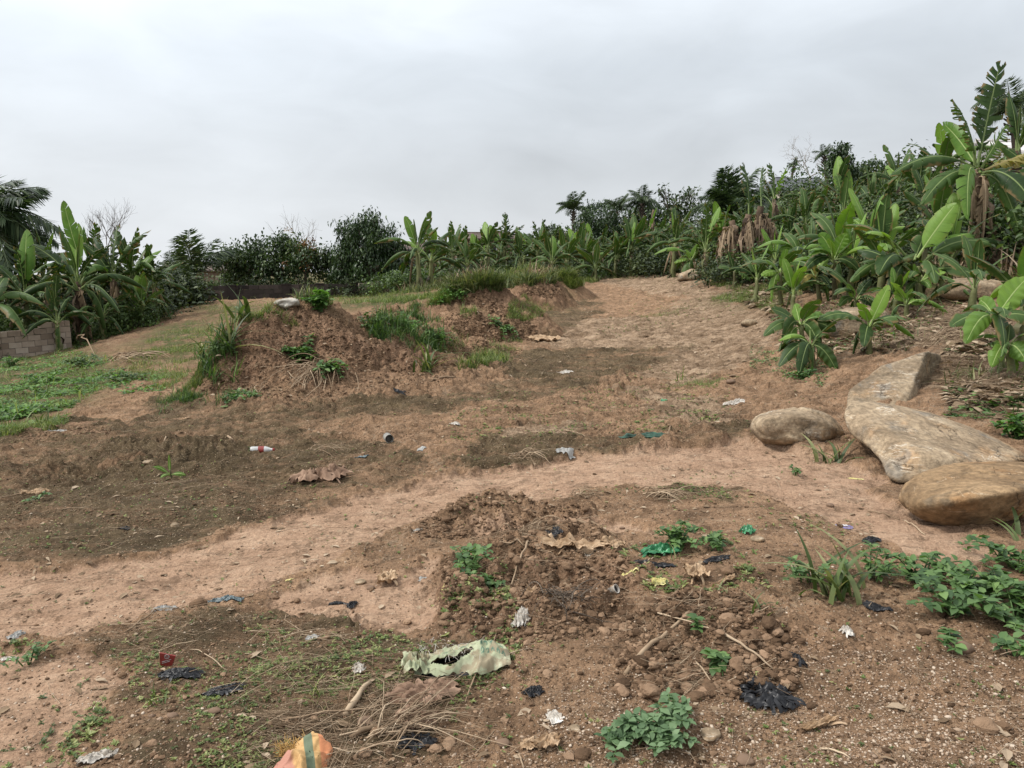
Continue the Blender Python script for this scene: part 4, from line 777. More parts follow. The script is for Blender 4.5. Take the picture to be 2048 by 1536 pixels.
for i in range(14):
    o = obj('leaf', leaf_mesh('dead', 'rags' if i % 2 else 'torn', i % 2, MB_DEAD), None, t); o['label'] = 'dry hanging leaf'; o.location = tuple((cz - pg) * (.97 - .035 * i)); o.rotation_euler = (0, rng.normal(0, .15), i * 2.4); s_ = rng.uniform(.9, 1.4); o.scale = (s_, s_ * 1.5, s_)
# ---- young clump in front of the slope
pc = G([1838], [612])[0]; t = thing('banana_plant', pc, 'clump of young banana plants with big glossy leaves behind the half-buried boulder', 'banana plant')
for i, (dx, dy, h) in enumerate([(0, 0, 1.0), (-.3, .1, .85), (.28, -.1, .8), (.12, .25, .9), (-.12, -.2, .7)]):
    h *= pc[1] / 13; me, tp = stem_mesh(h, .075, M_stem, 30 + i, 3); o = obj('pseudostem', me, None, t); o.location = (dx, dy, -.05); o.rotation_euler = (dy * .5, dx * .5, 0)
for k_, (u0, v0, u1, v1, dy, W, mt, tr, bow, dr) in enumerate([(1835, 515, 1908, 412, -.2, .21, MB_NEW, .06, .06, .3), (1812, 510, 1694, 450, -.3, .2, MB_OLD, .2, .25, .45), (1800, 515, 1735, 465, -.6, .22, MB_NEW, .15, .30, .6), (1848, 520, 1975, 485, -.2, .2, MB_OLD, .3, .30, .8), (1850, 525, 1945, 468, .3, .2, MB_NEW, .2, .25, .6),
    (1800, 535, 1705, 560, -.3, .2, MB_OLD, .3, .38, .8), (1815, 540, 1760, 545, -.9, .2, MB_OLD, .4, .45, .7), (1850, 545, 1962, 558, -.4, .17, MB_OLD, .1, .30, .5), (1830, 520, 1850, 470, .5, .18, MB_OLD, .3, .1, .5), (1790, 530, 1720, 500, .4, .2, MB_OLD, .3, .2, .6), (1840, 540, 1870, 560, -.9, .17, MB_OLD, .3, .5, .7), (1820, 530, 1775, 600, -.5, .16, MB_OLD, .4, .5, .8), (1860, 535, 1900, 600, .2, .16, MB_OLD, .3, .6, .8)]):
    hero_leaf(t, None, u0, v0, u1, v1, pc[1], dy, W * pc[1] / 13, mt, tr, bow, 540 + k_, dr, .4)
# young suckers, each leaf read off the picture: (base u, distance, crown u, v, leaves, label)
suck = [
 (1562, 622, 1560, 545, [(1572, 500, .1, .12, MB_NEW, .0), (1525, 550, -.2, .1, MB_NEW, .2), (1532, 520, -.2, .1, MB_NEW, .2), (1600, 560, .2, .05, MB_YEL, .5)], 'slim young banana plant with one round bright leaf, foremost beside the track'),
 (1668, 606, 1668, 520, [(1640, 470, .1, .15, MB_NEW, .3), (1690, 470, .1, .16, MB_NEW, .1), (1622, 500, -.3, .12, MB_NEW, .35), (1700, 500, .3, .1, MB_NEW, .1), (1660, 480, -.4, .16, MB_NEW, .1), (1610, 540, -.3, .12, MB_OLD, .4), (1720, 545, -.2, .12, MB_OLD, .4)], 'bright young banana plant with cupped leaves, left of the glossy clump'),
 (1640, 614, 1632, 555, [(1628, 520, 0, .05, MB_YEL, .0), (1600, 580, -.3, .06, MB_YEL, .5), (1660, 575, -.3, .07, MB_OLD, .5)], 'small yellowing banana sucker between the bright plant and the slim one'),
 (1600, 596, 1598, 505, [(1560, 498, .1, .14, MB_NEW, .3), (1640, 490, .1, .14, MB_NEW, .3), (1598, 470, .3, .12, MB_OLD, .1), (1580, 530, -.5, .14, MB_OLD, .4)], 'young banana plant standing behind the slim one'),
 (1842, 616, 1838, 565, [(1828, 530, 0, .09, MB_NEW, .0), (1805, 560, -.1, .08, MB_NEW, .3), (1888, 545, -.1, .08, MB_NEW, .15), (1860, 575, -.3, .07, MB_NEW, .4), (1810, 590, -.2, .06, MB_OLD, .4)], 'small bright sucker in front of the glossy clump'),
 (1738, 716, 1738, 655, [(1775, 575, 0, .10, MB_NEW, .02), (1642, 638, -.1, .12, MB_OLD, .35), (1812, 640, -.1, .13, MB_OLD, .38), (1728, 690, -.4, .1, MB_OLD, .4), (1760, 660, .3, .08, MB_OLD, .3)], 'single young banana plant with three spread leaves before the half-buried boulder'),
 (1602, 742, 1600, 650, [(1545, 618, -.1, .12, MB_OLD, .12), (1655, 640, .1, .11, MB_NEW, .35), (1530, 670, -.1, .11, MB_OLD, .4), (1668, 660, -.2, .12, MB_OLD, .3), (1560, 700, -.5, .12, MB_OLD, .5), (1640, 700, -.4, .12, MB_OLD, .5), (1590, 610, .2, .1, MB_NEW, .1)], 'dark bushy clump of banana suckers left of the angular boulders'),
 (1628, 752, 1622, 690, [(1560, 730, -.2, .11, MB_OLD, .4), (1672, 740, -.1, .11, MB_OLD, .4), (1600, 745, -.4, .11, MB_OLD, .5), (1655, 700, .2, .11, MB_OLD, .3), (1620, 660, .1, .1, MB_OLD, .1)], 'low dark sucker at the foot of the bushy clump'),
 (2005, 745, 1990, 640, [(1905, 650, -.1, .13, MB_OLD, .3), (2050, 560, .2, .14, MB_NEW, .1), (2070, 640, -.1, .13, MB_OLD, .35), (1935, 680, -.4, .12, MB_NEW, .4), (2010, 700, -.5, .12, MB_OLD, .5), (1960, 600, .3, .09, MB_NEW, .2)], 'banana sucker clump at the right edge above the boulders'),
 (2020, 760, 2015, 690, [(1985, 730, -.2, .1, MB_NEW, .4), (2050, 720, -.2, .11, MB_NEW, .4), (2020, 650, 0, .1, MB_OLD, .1), (1970, 690, .1, .09, MB_OLD, .3)], 'low pale sucker at the right edge, in front of the clump there'),
 (1712, 640, 1712, 600, [(1695, 570, 0, .1, MB_NEW, .1), (1740, 560, 0, .1, MB_OLD, .2), (1680, 610, -.2, .1, MB_OLD, .4), (1745, 610, -.2, .1, MB_OLD, .4)], 'sucker growing behind the left end of the half-buried boulder'),
 (1812, 645, 1812, 610, [(1790, 585, 0, .09, MB_NEW, .3), (1845, 605, 0, .08, MB_NEW, .3), (1825, 580, .1, .08, MB_NEW, .1)], 'sucker growing behind the right end of the half-buried boulder'),
 (1468, 580, 1468, 542, [(1438, 535, 0, .12, MB_OLD, .3), (1500, 560, 0, .14, MB_OLD, .3), (1458, 505, 0, .08, MB_OLD, 0), (1480, 545, .4, .14, MB_OLD, .3)], 'young banana plant right of the far pair of boulders'),
 (1385, 556, 1383, 520, [(1372, 500, 0, .13, MB_NEW, .1), (1350, 525, 0, .13, MB_NEW, .3), (1395, 490, 0, .15, MB_NEW, .0), (1410, 525, 0, .12, MB_OLD, .3)], 'bright small banana plant behind the far pair of boulders'),
 (345, 968, 340, 950, [(310, 934, -.05, .018, MB_NEW, .25), (370, 950, 0, .018, MB_NEW, .2), (338, 912, 0, .012, MB_NEW, 0), (322, 955, -.1, .018, MB_NEW, .3)], 'tiny lone banana seedling on the dark soil at left')]
for i, (u, Y, cu, cv, lv, lb) in enumerate(suck):
    b0 = G([u], [Y])[0]; Y = b0[1]
    t = thing('banana_plant', b0, lb, 'banana plant'); c = PY(cu, cv, Y); h = max(.08, c[2] - b0[2]); sc_ = 1 if i != 14 else .12
    me, tp = stem_mesh(h, .055 * (Y / 12) ** .3 * (1 if i != 14 else .25), M_stem, 600 + i, 2 if i != 14 else 0); s = obj('pseudostem', me, None, t); s.rotation_euler = (0, math.atan2(c[0] - b0[0], h), 0)
    if i != 14:
        for q in range(5 if i != 12 else 0):
            f_ = ['arch', 'low', 'arch', 'hang', 'rise'][q]; o = obj('leaf', leaf_mesh(f_, 'torn' if q % 2 else 'whole', q % 2, MB_OLD if (q + i) % 3 else MB_NEW), None, t); o.location = tuple((c - b0) * .93); sc = Y * .058 * rng.uniform(.7, 1.1); o.scale = (sc, sc * 1.35, sc); o.rotation_euler = (0, 0, q * 1.3 + i)
    for k_, (u1, v1, dy, W, mt, bow) in enumerate(lv): hero_leaf(t, None, cu, cv, u1, v1, Y, dy, W, mt, 0 if k_ % 2 or W < .06 else .15, bow, 620 + i * 10 + k_, .45 if bow > .15 else .2, .5)
for i, (u, v, h, L, lb) in enumerate([(1585, 640, .45, .75, 'low banana sucker at the left front of the half-buried boulder'), (1700, 596, .7, 1.0, 'banana sucker left of the glossy clump stems'), (1760, 604, .8, 1.1, 'banana sucker just left of the glossy clump'), (1895, 596, .7, 1.1, 'banana sucker right of the glossy clump'), (1620, 580, .8, 1.1, 'banana sucker at the back of the bright group, second from its left'), (1670, 572, .9, 1.2, 'banana sucker at the back of the bright group, third from its left'),
    (1730, 570, 1.0, 1.3, 'banana sucker behind the glossy clump, left of it'), (1790, 640, .3, .55, 'tiny banana sucker right beside the half-buried boulder'), (1510, 606, .6, .9, 'banana sucker alone at the right rim of the track'), (1940, 640, .5, .8, 'banana sucker in dry leaves left of the right-edge clump'), (1545, 575, .8, 1.1, 'banana sucker behind the slim young one'), (2040, 700, .5, .9, 'banana sucker at the right edge between the two clumps'), (1870, 560, 1.0, 1.3, 'banana sucker behind the low smooth rock')]):
    banana(G([u], [v])[0], h, L, 8, lb, 2800 + i, 'whole' if i % 2 else 'torn', .35, 0, 'young banana suckers on the bank', rag=2)
# ---- thickets on the slope
tk = [(1350, 36, 4, 1.01), (1415, 35, 4, 1.24), (1478, 25, 3, 0.62), (1500, 30, 4, 1.16), (1560, 26, 4, 0.78), (1600, 24, 4, 0.71), (1560, 31, 5, 1.24), (1640, 27, 4, 1.09), (1690, 23, 4, 0.78), (1700, 30, 5, 1.31), (1740, 26, 4, 1.01), (1790, 22, 4, 0.85), (1800, 28, 5, 1.24), (1850, 20, 3.5, 0.78), (1880, 25, 5, 1.24), (1930, 19, 3.5, 0.98), (1960, 22, 4, 1.1), (2010, 18, 3.5, 1.04), (2060, 16, 4, 1.1), (2050, 24, 5, 1.18), (1760, 18, 3, 0.59), (1680, 19, 3, 0.53), (1900, 17, 3, 0.65), (2120, 15, 4, 1.24), (1620, 33, 5, 1.8), (1850, 33, 6, 1.9), (1950, 28, 6, 1.55), (1480, 36, 6, 1.9), (1400, 38, 6, 2.0), (1330, 40, 5, 1.7), (1740, 37, 6, 2.0), (1580, 40, 6, 1.6)]
for i, (u, Y, wd, h) in enumerate(tk):
    bush(at(u, Y), wd, h, 'tangled mixed thicket covering the slope among the banana plants', 700 + i, [ML_shade, ML_bush, ML_shade, ML_bush][i % 4], [.10, .12][i % 2] if Y < 27 else .17, 120, 34, TN if i % 3 == 1 else TL, 'thicket', 'thicket', 'thickets on the right slope', spread=.22)
tree(at(1672, 48), [(0, 0, 4.4, .45, .5), (.1, 0, 3.6, .7, .6), (.5, 0, 3.2, .6, .5)], 'slender dark tree on the skyline right of the grey roof', 81, 90, 26, .2, ML_mango, 2.5, .1)
palm(at(1652, 60), 4.2, .9, 14, 'distant palm on the skyline beside the slender tree', 22, .12, name='distant_palm')
palm(at(1580, 95), 3.4, 1.0, 12, 'tiny distant palm standing on the grey roof line', 24, .14, name='distant_palm')
bare_tree(at(1618, 75), 'distant leafless tree behind the ridge of the grey roof', 85, 4.4, .08, 4, .1, .9, M_barkg, buds=False)
palm(at(2030, 30), 3.4, 1.6, 16, 'dark palm top behind the giant banana at the right edge', 26, .14, name='small_palm')
tree(at(1745, 50), [(0, 0, 2.6, 1.3, .7), (1.3, 0, 2.4, 1.0, .6)], 'bushy tree on the slope skyline', 87, 120, 24, .2, ML_broad, 1.2, .1)
# ================================================================== BOULDERS
def rock_mat(name='boulder_stone', tint=(1, 1, 1)):
    m, nt, b, o = newmat(name); P = opos(nt); oi = N(nt, 'ObjectInfo').outputs['Random']
    mpn = N(nt, 'Mapping', inputs={'Rotation': (.35, .25, .2), 'Scale': (1.2, 1.7, 3.6)}); nt.links.new(P, mpn.inputs[0]); mp2 = N(nt, 'Mapping', inputs={'Rotation': (.35, .32, .2), 'Scale': (1, 1.6, 12)}); nt.links.new(P, mp2.inputs[0])
    a = noise(nt, 1.8, 7, .65, mpn.outputs[0], .6); c1 = noise(nt, 2.2, 4, .6, P); c2 = noise(nt, 26, 5, .65, P)
    c = ramp(nt, a, [(.25, (.12, .086, .054)), (.43, (.22, .163, .105)), (.55, (.305, .232, .152)), (.75, (.41, .325, .225))])
    c = mix(nt, mth(nt, 'MULTIPLY', ramp_val(nt, c1, .5, .66), .6), c, (.36, .215, .105)); c = mix(nt, mth(nt, 'MULTIPLY', ramp_val(nt, noise(nt, 3.4, 4, .6, P, .4), .55, .68), .6), c, (.17, .16, .14))
    vn = mth(nt, 'ABSOLUTE', mth(nt, 'SUBTRACT', noise(nt, 1.5, 6, .65, mp2.outputs[0], .8), .5)); vm = mth(nt, 'MULTIPLY', ramp_val(nt, vn, .014, .003), ramp_val(nt, noise(nt, 4, 3, .5, P), .48, .62))
    c = mix(nt, mth(nt, 'MULTIPLY', vm, .75), c, (.56, .50, .41)); c = mix(nt, mth(nt, 'MULTIPLY', ramp_val(nt, noise(nt, 9, 6, .75, P), .62, .70), .55), c, (.5, .44, .35))
    c = mix(nt, mth(nt, 'MULTIPLY', ramp_val(nt, noise(nt, 5.5, 7, .75, P, .5), .54, .64), .45), c, (.10, .08, .055)); vc = N(nt, 'TexVoronoi', feature='DISTANCE_TO_EDGE', inputs={'Scale': 2.1}); wp = N(nt, 'VectorMath', operation='ADD'); nz = N(nt, 'TexNoise', inputs={'Scale': 3.0, 'Detail': 6.0}); nt.links.new(P, nz.inputs['Vector']); nt.links.new(P, wp.inputs[0]); nt.links.new(nz.outputs['Color'], wp.inputs[1]); nt.links.new(wp.outputs[0], vc.inputs['Vector'])
    crk = mth(nt, 'MULTIPLY', ramp_val(nt, vc.outputs['Distance'], .016, .003), ramp_val(nt, noise(nt, 1.6, 3, .5, P), .47, .56)); c = mix(nt, mth(nt, 'MULTIPLY', crk, .4), c, (.07, .05, .032)); c = mix(nt, 1.0, c, ramp(nt, c2, [(.3, (.55, .55, .55)), (.7, (1.35, 1.35, 1.35))]), 'MULTIPLY'); nt.links.new(c, b.inputs['Base Color']); b.inputs['Roughness'].default_value = .85; b.inputs['Specular IOR Level'].default_value = .2
    nt.links.new(mix(nt, 1.0, c, tint, 'MULTIPLY'), b.inputs['Base Color'])
    bump(nt, b, mth(nt, 'ADD', mth(nt, 'ADD', mth(nt, 'SUBTRACT', mth(nt, 'MULTIPLY', a, .9), mth(nt, 'MULTIPLY', crk, .6)), mth(nt, 'MULTIPLY', c2, .55)), mth(nt, 'MULTIPLY', noise(nt, 70, 5, .7, P), .25)), .9, .02); return m
M_rock = rock_mat(); M_rock2 = rock_mat('brown_boulder_stone', (.82, .72, .60)); M_rock3 = rock_mat('grey_boulder_stone', (.86, .87, .88))
def boulder(pts, ref, label, seed, p=16, name='boulder', mat=None, amp=1.0, sub=6, sink=.02):
    """solid spanned by surveyed points (u, v, distance); ref = (u, v, distance) of a point that touches the ground"""
    g = G([ref[0]], [ref[1]])[0]; k = g[1] / ref[2]; W = np.array([PY(u, v, Y * k) for (u, v, Y) in pts]); c = W.mean(0); c0 = np.array([c[0], c[1], W[:, 2].min()])
    bm = bmesh.new(); [bm.verts.new(q) for q in (W - c)]; r = bmesh.ops.convex_hull(bm, input=bm.verts); bm.normal_update(); pl = [(f.normal.copy(), f.normal.dot(f.verts[0].co)) for f in bm.faces]; bm.free()
    nn = np.array([a[:] for a, d in pl]); dd = np.array([max(d, .02) for a, d in pl]); sgn = np.sign(np.array([d for a, d in pl])); nn = nn * np.where(sgn == 0, 1, sgn)[:, None]
    bm = bmesh.new(); bmesh.ops.create_icosphere(bm, subdivisions=sub, radius=1); D = np.array([v.co[:] for v in bm.verts]); F = np.array([[v.index for v in f.verts] for f in bm.faces]); bm.free()
    q = np.clip(D @ nn.T, 0, None) / dd; rad = 1 / (np.sum(q ** p, 1) ** (1 / p)); V = D * rad[:, None]; sz = np.linalg.norm(W.max(0) - W.min(0))
    s = V + seed; ax = np.array([.22, .3, 1.0]); st = s @ ax
    n = .030 * vnoise3(s, 2.2 / sz, 1) + .014 * vnoise3(s, 6 / sz, 3) + .006 * vnoise3(s, 17 / sz, 4) + .0035 * vnoise3(s, 45 / sz, 6)
    n = n - .016 * np.clip(1 - np.abs(vnoise3(s + 9, 2.6 / sz, 21)) * 14, 0, 1) + .012 * sstep(-.04, .04, vnoise3(s + 4, 3.4 / sz, 23)); led = perlin(st * 10 / sz + .35 * vnoise3(s, 3 / sz, 8), s[:, 0] * 1.5 / sz, 12); n = n + .011 * np.clip(led * 3, -1, 1)
    V = V * (1.0 if p > 12 else 1.05) + D * (n * sz * amp)[:, None]; me = mesh_np(name, V + c - c0, F, True); o = obj(name, me, mat or M_rock, None, c0 - [0, 0, sink], label, 'boulder'); return o
def sil(pts, Y, dep, ins=.68):
    p = np.array(pts, float); c = p.mean(0); out = [(u, v, Y) for u, v in pts]
    for k in (-1, 1): out += [(c[0] + (u - c[0]) * ins, c[1] + (v - c[1]) * ins, Y + k * dep / 2) for u, v in pts]
    return out
boulder(sil([(1490, 845), (1492, 868), (1512, 890), (1560, 896), (1640, 892), (1700, 884), (1706, 862), (1672, 826), (1600, 806), (1530, 810), (1500, 822)], 7.2, .8), (1560, 893, 6.95), 'rounded flat-topped tan boulder at the left end of the row, by the sandy track', 3, 9, amp=.8)
boulder([(1690, 815, 7.35), (1698, 775, 7.6), (1762, 727, 7.85), (1852, 700, 7.9), (1826, 770, 7.45), (1806, 822, 7.25), (1882, 703, 8.5), (1892, 738, 8.5), (1868, 805, 8.0), (1845, 825, 7.6), (1700, 832, 7.2), (1765, 735, 8.5), (1720, 790, 8.7), (1860, 790, 9.0)], (1700, 830, 7.2), 'angular upright split boulder with shaded right face, topmost of the rock row', 11, 34, amp=.55, mat=M_rock3)
boulder([(1690, 838, 6.0), (1698, 806, 6.15), (1765, 797, 6.3), (1850, 814, 6.35), (1930, 848, 6.2), (2030, 890, 5.9), (2062, 918, 5.6), (1702, 868, 5.85), (1732, 908, 5.6), (1775, 958, 5.3), (1822, 968, 5.2), (1900, 965, 5.15), (2000, 945, 5.25), (1765, 885, 5.5), (1850, 905, 5.25), (1950, 915, 5.3), (1790, 850, 7.0), (1950, 895, 6.9)], (1790, 962, 5.25), 'biggest boulder, a tilted streaked slab with white scratches in the rock row', 23, 24, amp=.8)
boulder([(1784, 985, 4.75), (1796, 952, 4.8), (1850, 928, 4.9), (1950, 912, 5.0), (2060, 908, 5.05), (2140, 930, 5.0), (2150, 990, 4.7), (1790, 1012, 4.62), (1830, 1042, 4.5), (1900, 1056, 4.42), (2000, 1050, 4.42), (2095, 1024, 4.5), (1845, 1000, 4.32), (1930, 990, 4.2), (2020, 975, 4.2), (2090, 965, 4.3), (1900, 948, 5.1), (2050, 945, 5.15)], (1900, 1050, 4.45), 'smooth rounded brown boulder nearest the camera at the right edge', 37, 10, amp=.6, mat=M_rock2)
boulder(sil([(1612, 660), (1618, 636), (1650, 614), (1720, 604), (1785, 612), (1806, 640), (1790, 664), (1700, 684), (1625, 690)], 10, 1.1), (1640, 688, 9.8), 'smooth tan boulder half buried in dry leaves among the banana suckers', 41, 8, amp=.5, sub=5)
boulder(sil([(1366, 538), (1380, 524), (1398, 517), (1422, 522), (1434, 538), (1405, 545)], 25, 1.0), (1400, 545, 25), 'smooth brown boulder at the back of the far pair beside the track', 43, 8, sub=4, amp=.6)
boulder(sil([(1350, 562), (1358, 543), (1380, 535), (1402, 542), (1408, 556), (1390, 564)], 24, .8), (1385, 563, 24), 'furrowed brown boulder at the front of the far pair beside the track', 47, 9, sub=4, amp=1.3)
boulder(sil([(1862, 590), (1872, 562), (1905, 549), (1990, 553), (2070, 566), (2110, 600), (2000, 606), (1900, 606)], 13, 1.0), (1950, 606, 12.8), 'long low smooth rock with dark damp foot at the foot of the slope', 53, 9, sub=5, amp=.4)
M_white = mat_simple('whitish_stone', [(.1, (.2, .18, .15)), (.5, (.36, .33, .28)), (.9, (.52, .5, .45))], .8, 5, .2, .5, .02, use_rnd=False)
boulder(sil([(2008, 590), (2014, 574), (2034, 569), (2062, 576), (2075, 595), (2040, 602)], 12, .4), (2040, 602, 12), 'whitish stone in front of the long low rock at the right edge', 59, 12, sub=4, mat=M_white)
boulder(sil([(544, 606), (552, 598), (575, 594), (596, 597), (598, 608), (570, 614)], 13.0, .3), (570, 612, 13.0), 'pale flat rock lying on the crest of the largest soil heap', 61, 24, sub=5, mat=M_white, amp=1.8)
boulder(sil([(1478, 646), (1490, 636), (1512, 637), (1522, 648), (1500, 654)], 17, .4), (1500, 654, 17), 'small grey stone at the right rim of the pale track', 67, 10, sub=3)
# ================================================================== WALLS
M_block = mat_simple('sandcrete_block', [(.1, (.22, .17, .13)), (.5, (.36, .29, .23)), (.9, (.48, .41, .34))], .92, 5, .1, .6, .01)
M_dark = mat_simple('stained_block', [(.1, (.022, .019, .018)), (.5, (.055, .046, .042)), (.9, (.13, .105, .09))], .95, 1.6, .1, .6, .02)
M_mort = mat_simple('mortar', [(.2, (.13, .11, .09)), (.8, (.24, .2, .17))], .95, 9, .1, .3, .01, use_rnd=False)
def box(m, c, s, yaw=0, rnd=.5, bev=0):
    x, y, z = np.array(s) / 2; V = np.array([(a * x, b_ * y, c_ * z) for a in (-1, 1) for b_ in (-1, 1) for c_ in (-1, 1)]); F = np.array([(0, 1, 3, 2), (4, 6, 7, 5), (0, 4, 5, 1), (2, 3, 7, 6), (0, 2, 6, 4), (1, 5, 7, 3)])
    R = rmat([yaw], [0])[0]; m.add(V @ R.T + np.array(c), F, rnd)
def block_wall(A, B, hs, label, mat, name='block_wall', bl=.45, ch=.2, th=.15, seed=1, cat='wall', piers=(), pier_h=None, sink=.15):
    r = np.random.default_rng(seed); A = np.array(A); B = np.array(B); d = B - A; L = np.linalg.norm(d[:2]); yaw = math.atan2(d[1], d[0]); t = thing(name, (A + B) / 2, label, cat); c0 = (A + B) / 2; m = MB(); mo = MB()
    nx = int(L / bl)
    for i in range(nx + 1):
        for row in range(40):
            s0 = i * bl + (bl / 2 if row % 2 else 0) - bl / 2; s1 = min(L, s0 + bl); s0 = max(0, s0)
            if s1 - s0 < .06: continue
            h = hs((s0 + s1) / 2 / L); z = -sink + row * ch
            if z + ch > h + ch * .5: break
            mid = (s0 + s1) / 2; p = A + d * mid / L - c0; box(m, (p[0] + r.normal(0, .003), p[1] + r.normal(0, .004), p[2] + z + ch / 2), (s1 - s0 - .014, th, ch - .014), yaw, np.clip(r.normal(.5, .22), 0, 1))
    for i in range(nx):
        a, b_ = i / nx, (i + 1) / nx; h = int((min(hs(a + .01), hs(b_ - .01)) + sink) / ch) * ch - .03; p = A + d * (a + b_) / 2 - c0; box(mo, (p[0], p[1], p[2] - sink + h / 2), (L / nx + .001 * (i % 2), th - .016 - .001 * (i % 3), h), yaw)
    m.build('blocks', mat, t, False); mo.build('mortar', M_mort if mat is M_block else mat, t, False)
    for s in piers:
        pm = MB(); p = A + d * s - c0; hh = hs(s) + (pier_h or .1); box(pm, (p[0], p[1], p[2] + hh / 2 - sink / 2), (.34, th + .2, hh + sink), yaw, .3); box(pm, (p[0], p[1], p[2] + hh + .022), (.40, th + .26, .04), yaw, .2); pm.build('pier', mat, t, False)
    return t
block_wall(at(-110, 21.2), at(142, 23.6), lambda s: .84 if s > .77 else .66, 'low unfinished wall of tan blocks stepping up at its right end, left edge', M_block, ch=.17, bl=.34, th=.2, seed=3, piers=(.345,), pier_h=-.02)
block_wall(at(333, 32.5), at(371, 34.2), lambda s: .82, 'short brown block pillar wall at the right end of the banana clump', M_block, ch=.2, seed=5)
block_wall(at(374, 35.3), at(712, 36.8), lambda s: .58, 'long low wall blackened with damp below the broad tree', M_dark, seed=7, piers=(.0, .26, .58, .78, 1.0), pier_h=.06)
block_wall(at(718, 36.6), at(792, 37.6), lambda s: .62, 'short stretch of clean brown block wall under the mango tree', M_block, seed=9)
# ================================================================== HOUSES
M_plaster = mat_simple('weathered_plaster', [(.1, (.15, .105, .08)), (.5, (.25, .18, .14)), (.9, (.34, .27, .22))], .9, 1.2, .1, .3, .01, use_rnd=False)
M_redwall = mat_simple('reddish_wall', [(.1, (.13, .065, .05)), (.5, (.21, .11, .085)), (.9, (.29, .17, .14))], .9, 1.5, .1, .3, .01, use_rnd=False)
M_cream = mat_simple('cream_wall', [(.1, (.36, .31, .25)), (.9, (.5, .44, .37))], .9, 1.0, .1, .2, .01, use_rnd=False)
M_greyroof = mat_simple('grey_roof_sheet', [(.1, (.055, .058, .066)), (.5, (.085, .09, .10)), (.9, (.13, .135, .145))], .6, 1.3, .3, .2, .02, use_rnd=False)
M_brownroof = mat_simple('rusty_roof_sheet', [(.1, (.05, .036, .03)), (.5, (.10, .072, .06)), (.9, (.17, .13, .11))], .8, 1.6, .2, .3, .02, use_rnd=False)
M_tinroof = mat_simple('pale_tin_roof', [(.1, (.36, .34, .32)), (.5, (.5, .48, .46)), (.9, (.62, .6, .58))], .6, 2, .3, .2, .02, use_rnd=False)
M_win = mat_simple('window_glass', [(.2, (.012, .014, .016)), (.8, (.04, .045, .05))], .25, 3, .5, 0, use_rnd=False)
def house(loc, yaw, w, d, h, rh, wallm, roofm, label, hip=.0, seed=0, cat='house', name='house', over=.45, ridges=0):
    t = thing(name, loc, label, cat, None, yaw); m = MB(); box(m, (0, 0, h / 2 - .5), (w, d, h + 1)); m.build('wall', wallm, t, False)
    W, Dd = w / 2 + over, d / 2 + over; a = W * (1 - hip) if hip else W; rm = MB(); z = h + .02
    V = np.array([(-W, -Dd, z), (W, -Dd, z), (W, Dd, z), (-W, Dd, z), (-a, 0, z + rh), (a, 0, z + rh)]); V = np.concatenate([V, V - [0, 0, .09]])
    F4 = np.array([(0, 1, 5, 4), (2, 3, 4, 5), (6, 10, 11, 7), (8, 11, 10, 9), (0, 6, 7, 1), (2, 8, 9, 3)]); F3 = np.array([(1, 2, 5), (3, 0, 4), (7, 11, 8), (9, 10, 6)]); rm.add(V, [F4, F3]); rf = rm.build('roof', roofm, t, False)
    cp = MB(); Vc, Fc = tube([(-a, 0, z + rh + .02), (a, 0, z + rh + .02)], .07, 6); cp.add(Vc, Fc); cp.build('ridge_cap', roofm, rf, False)
    for k in range(max(1, int(w / 2.6))):
        x = -w / 2 + (k + .5) * w / max(1, int(w / 2.6)); fm = MB()
        for (dx, dz, sx, sz) in ((-.5, 0, .08, 1.1), (.5, 0, .08, 1.1), (0, .51, .92, .08), (0, -.51, .92, .08), (0, 0, .05, .94)): box(fm, (x + dx, -d / 2 - .03, h * .58 + dz), (sx, .08, sz))
        f = fm.build('window', M_tinroof, t, False); g = MB(); box(g, (x, -d / 2 - .012, h * .58), (.9, .02, .94)); g.build('pane', M_win, f, False)
    return t
house(at(425, 58), .25, 5.5, 5, 1.5, .5, M_plaster, M_brownroof, 'low brown house with flat gable behind the small pale palm', seed=1)
house(at(806, 48), -.15, 3.2, 4, 2.1, .4, M_redwall, M_brownroof, 'reddish house wall between the mango tree and the first banana plant')
house(at(975, 60), .1, 4.6, 5, 2.5, .5, M_plaster, M_brownroof, 'brown-roofed house hidden behind the middle banana row', hip=.35)
for u, Y, v, w_, lb, yw in ((1568, 92, 356, 4.6, 'grey hip-roofed house on the hill, left one of the two roofs', .3), (1618, 88, 357, 4.8, 'grey hip-roofed house on the hill, right one with pale ridge', -.25)):
    p = PY(u, v, Y); g = p - [0, 0, 3.9]; hh = 2.4; house(g, yw, w_, 5, hh, 1.5, M_cream, M_greyroof, lb, hip=.6)
p = PY(2035, 318, 36); g = at(2045, 36); house(g, .2, 4.5, 5, max(1.5, p[2] - g[2] - .9), .9, M_cream, M_tinroof, 'house with pale tin roof at the right edge behind the giant banana')
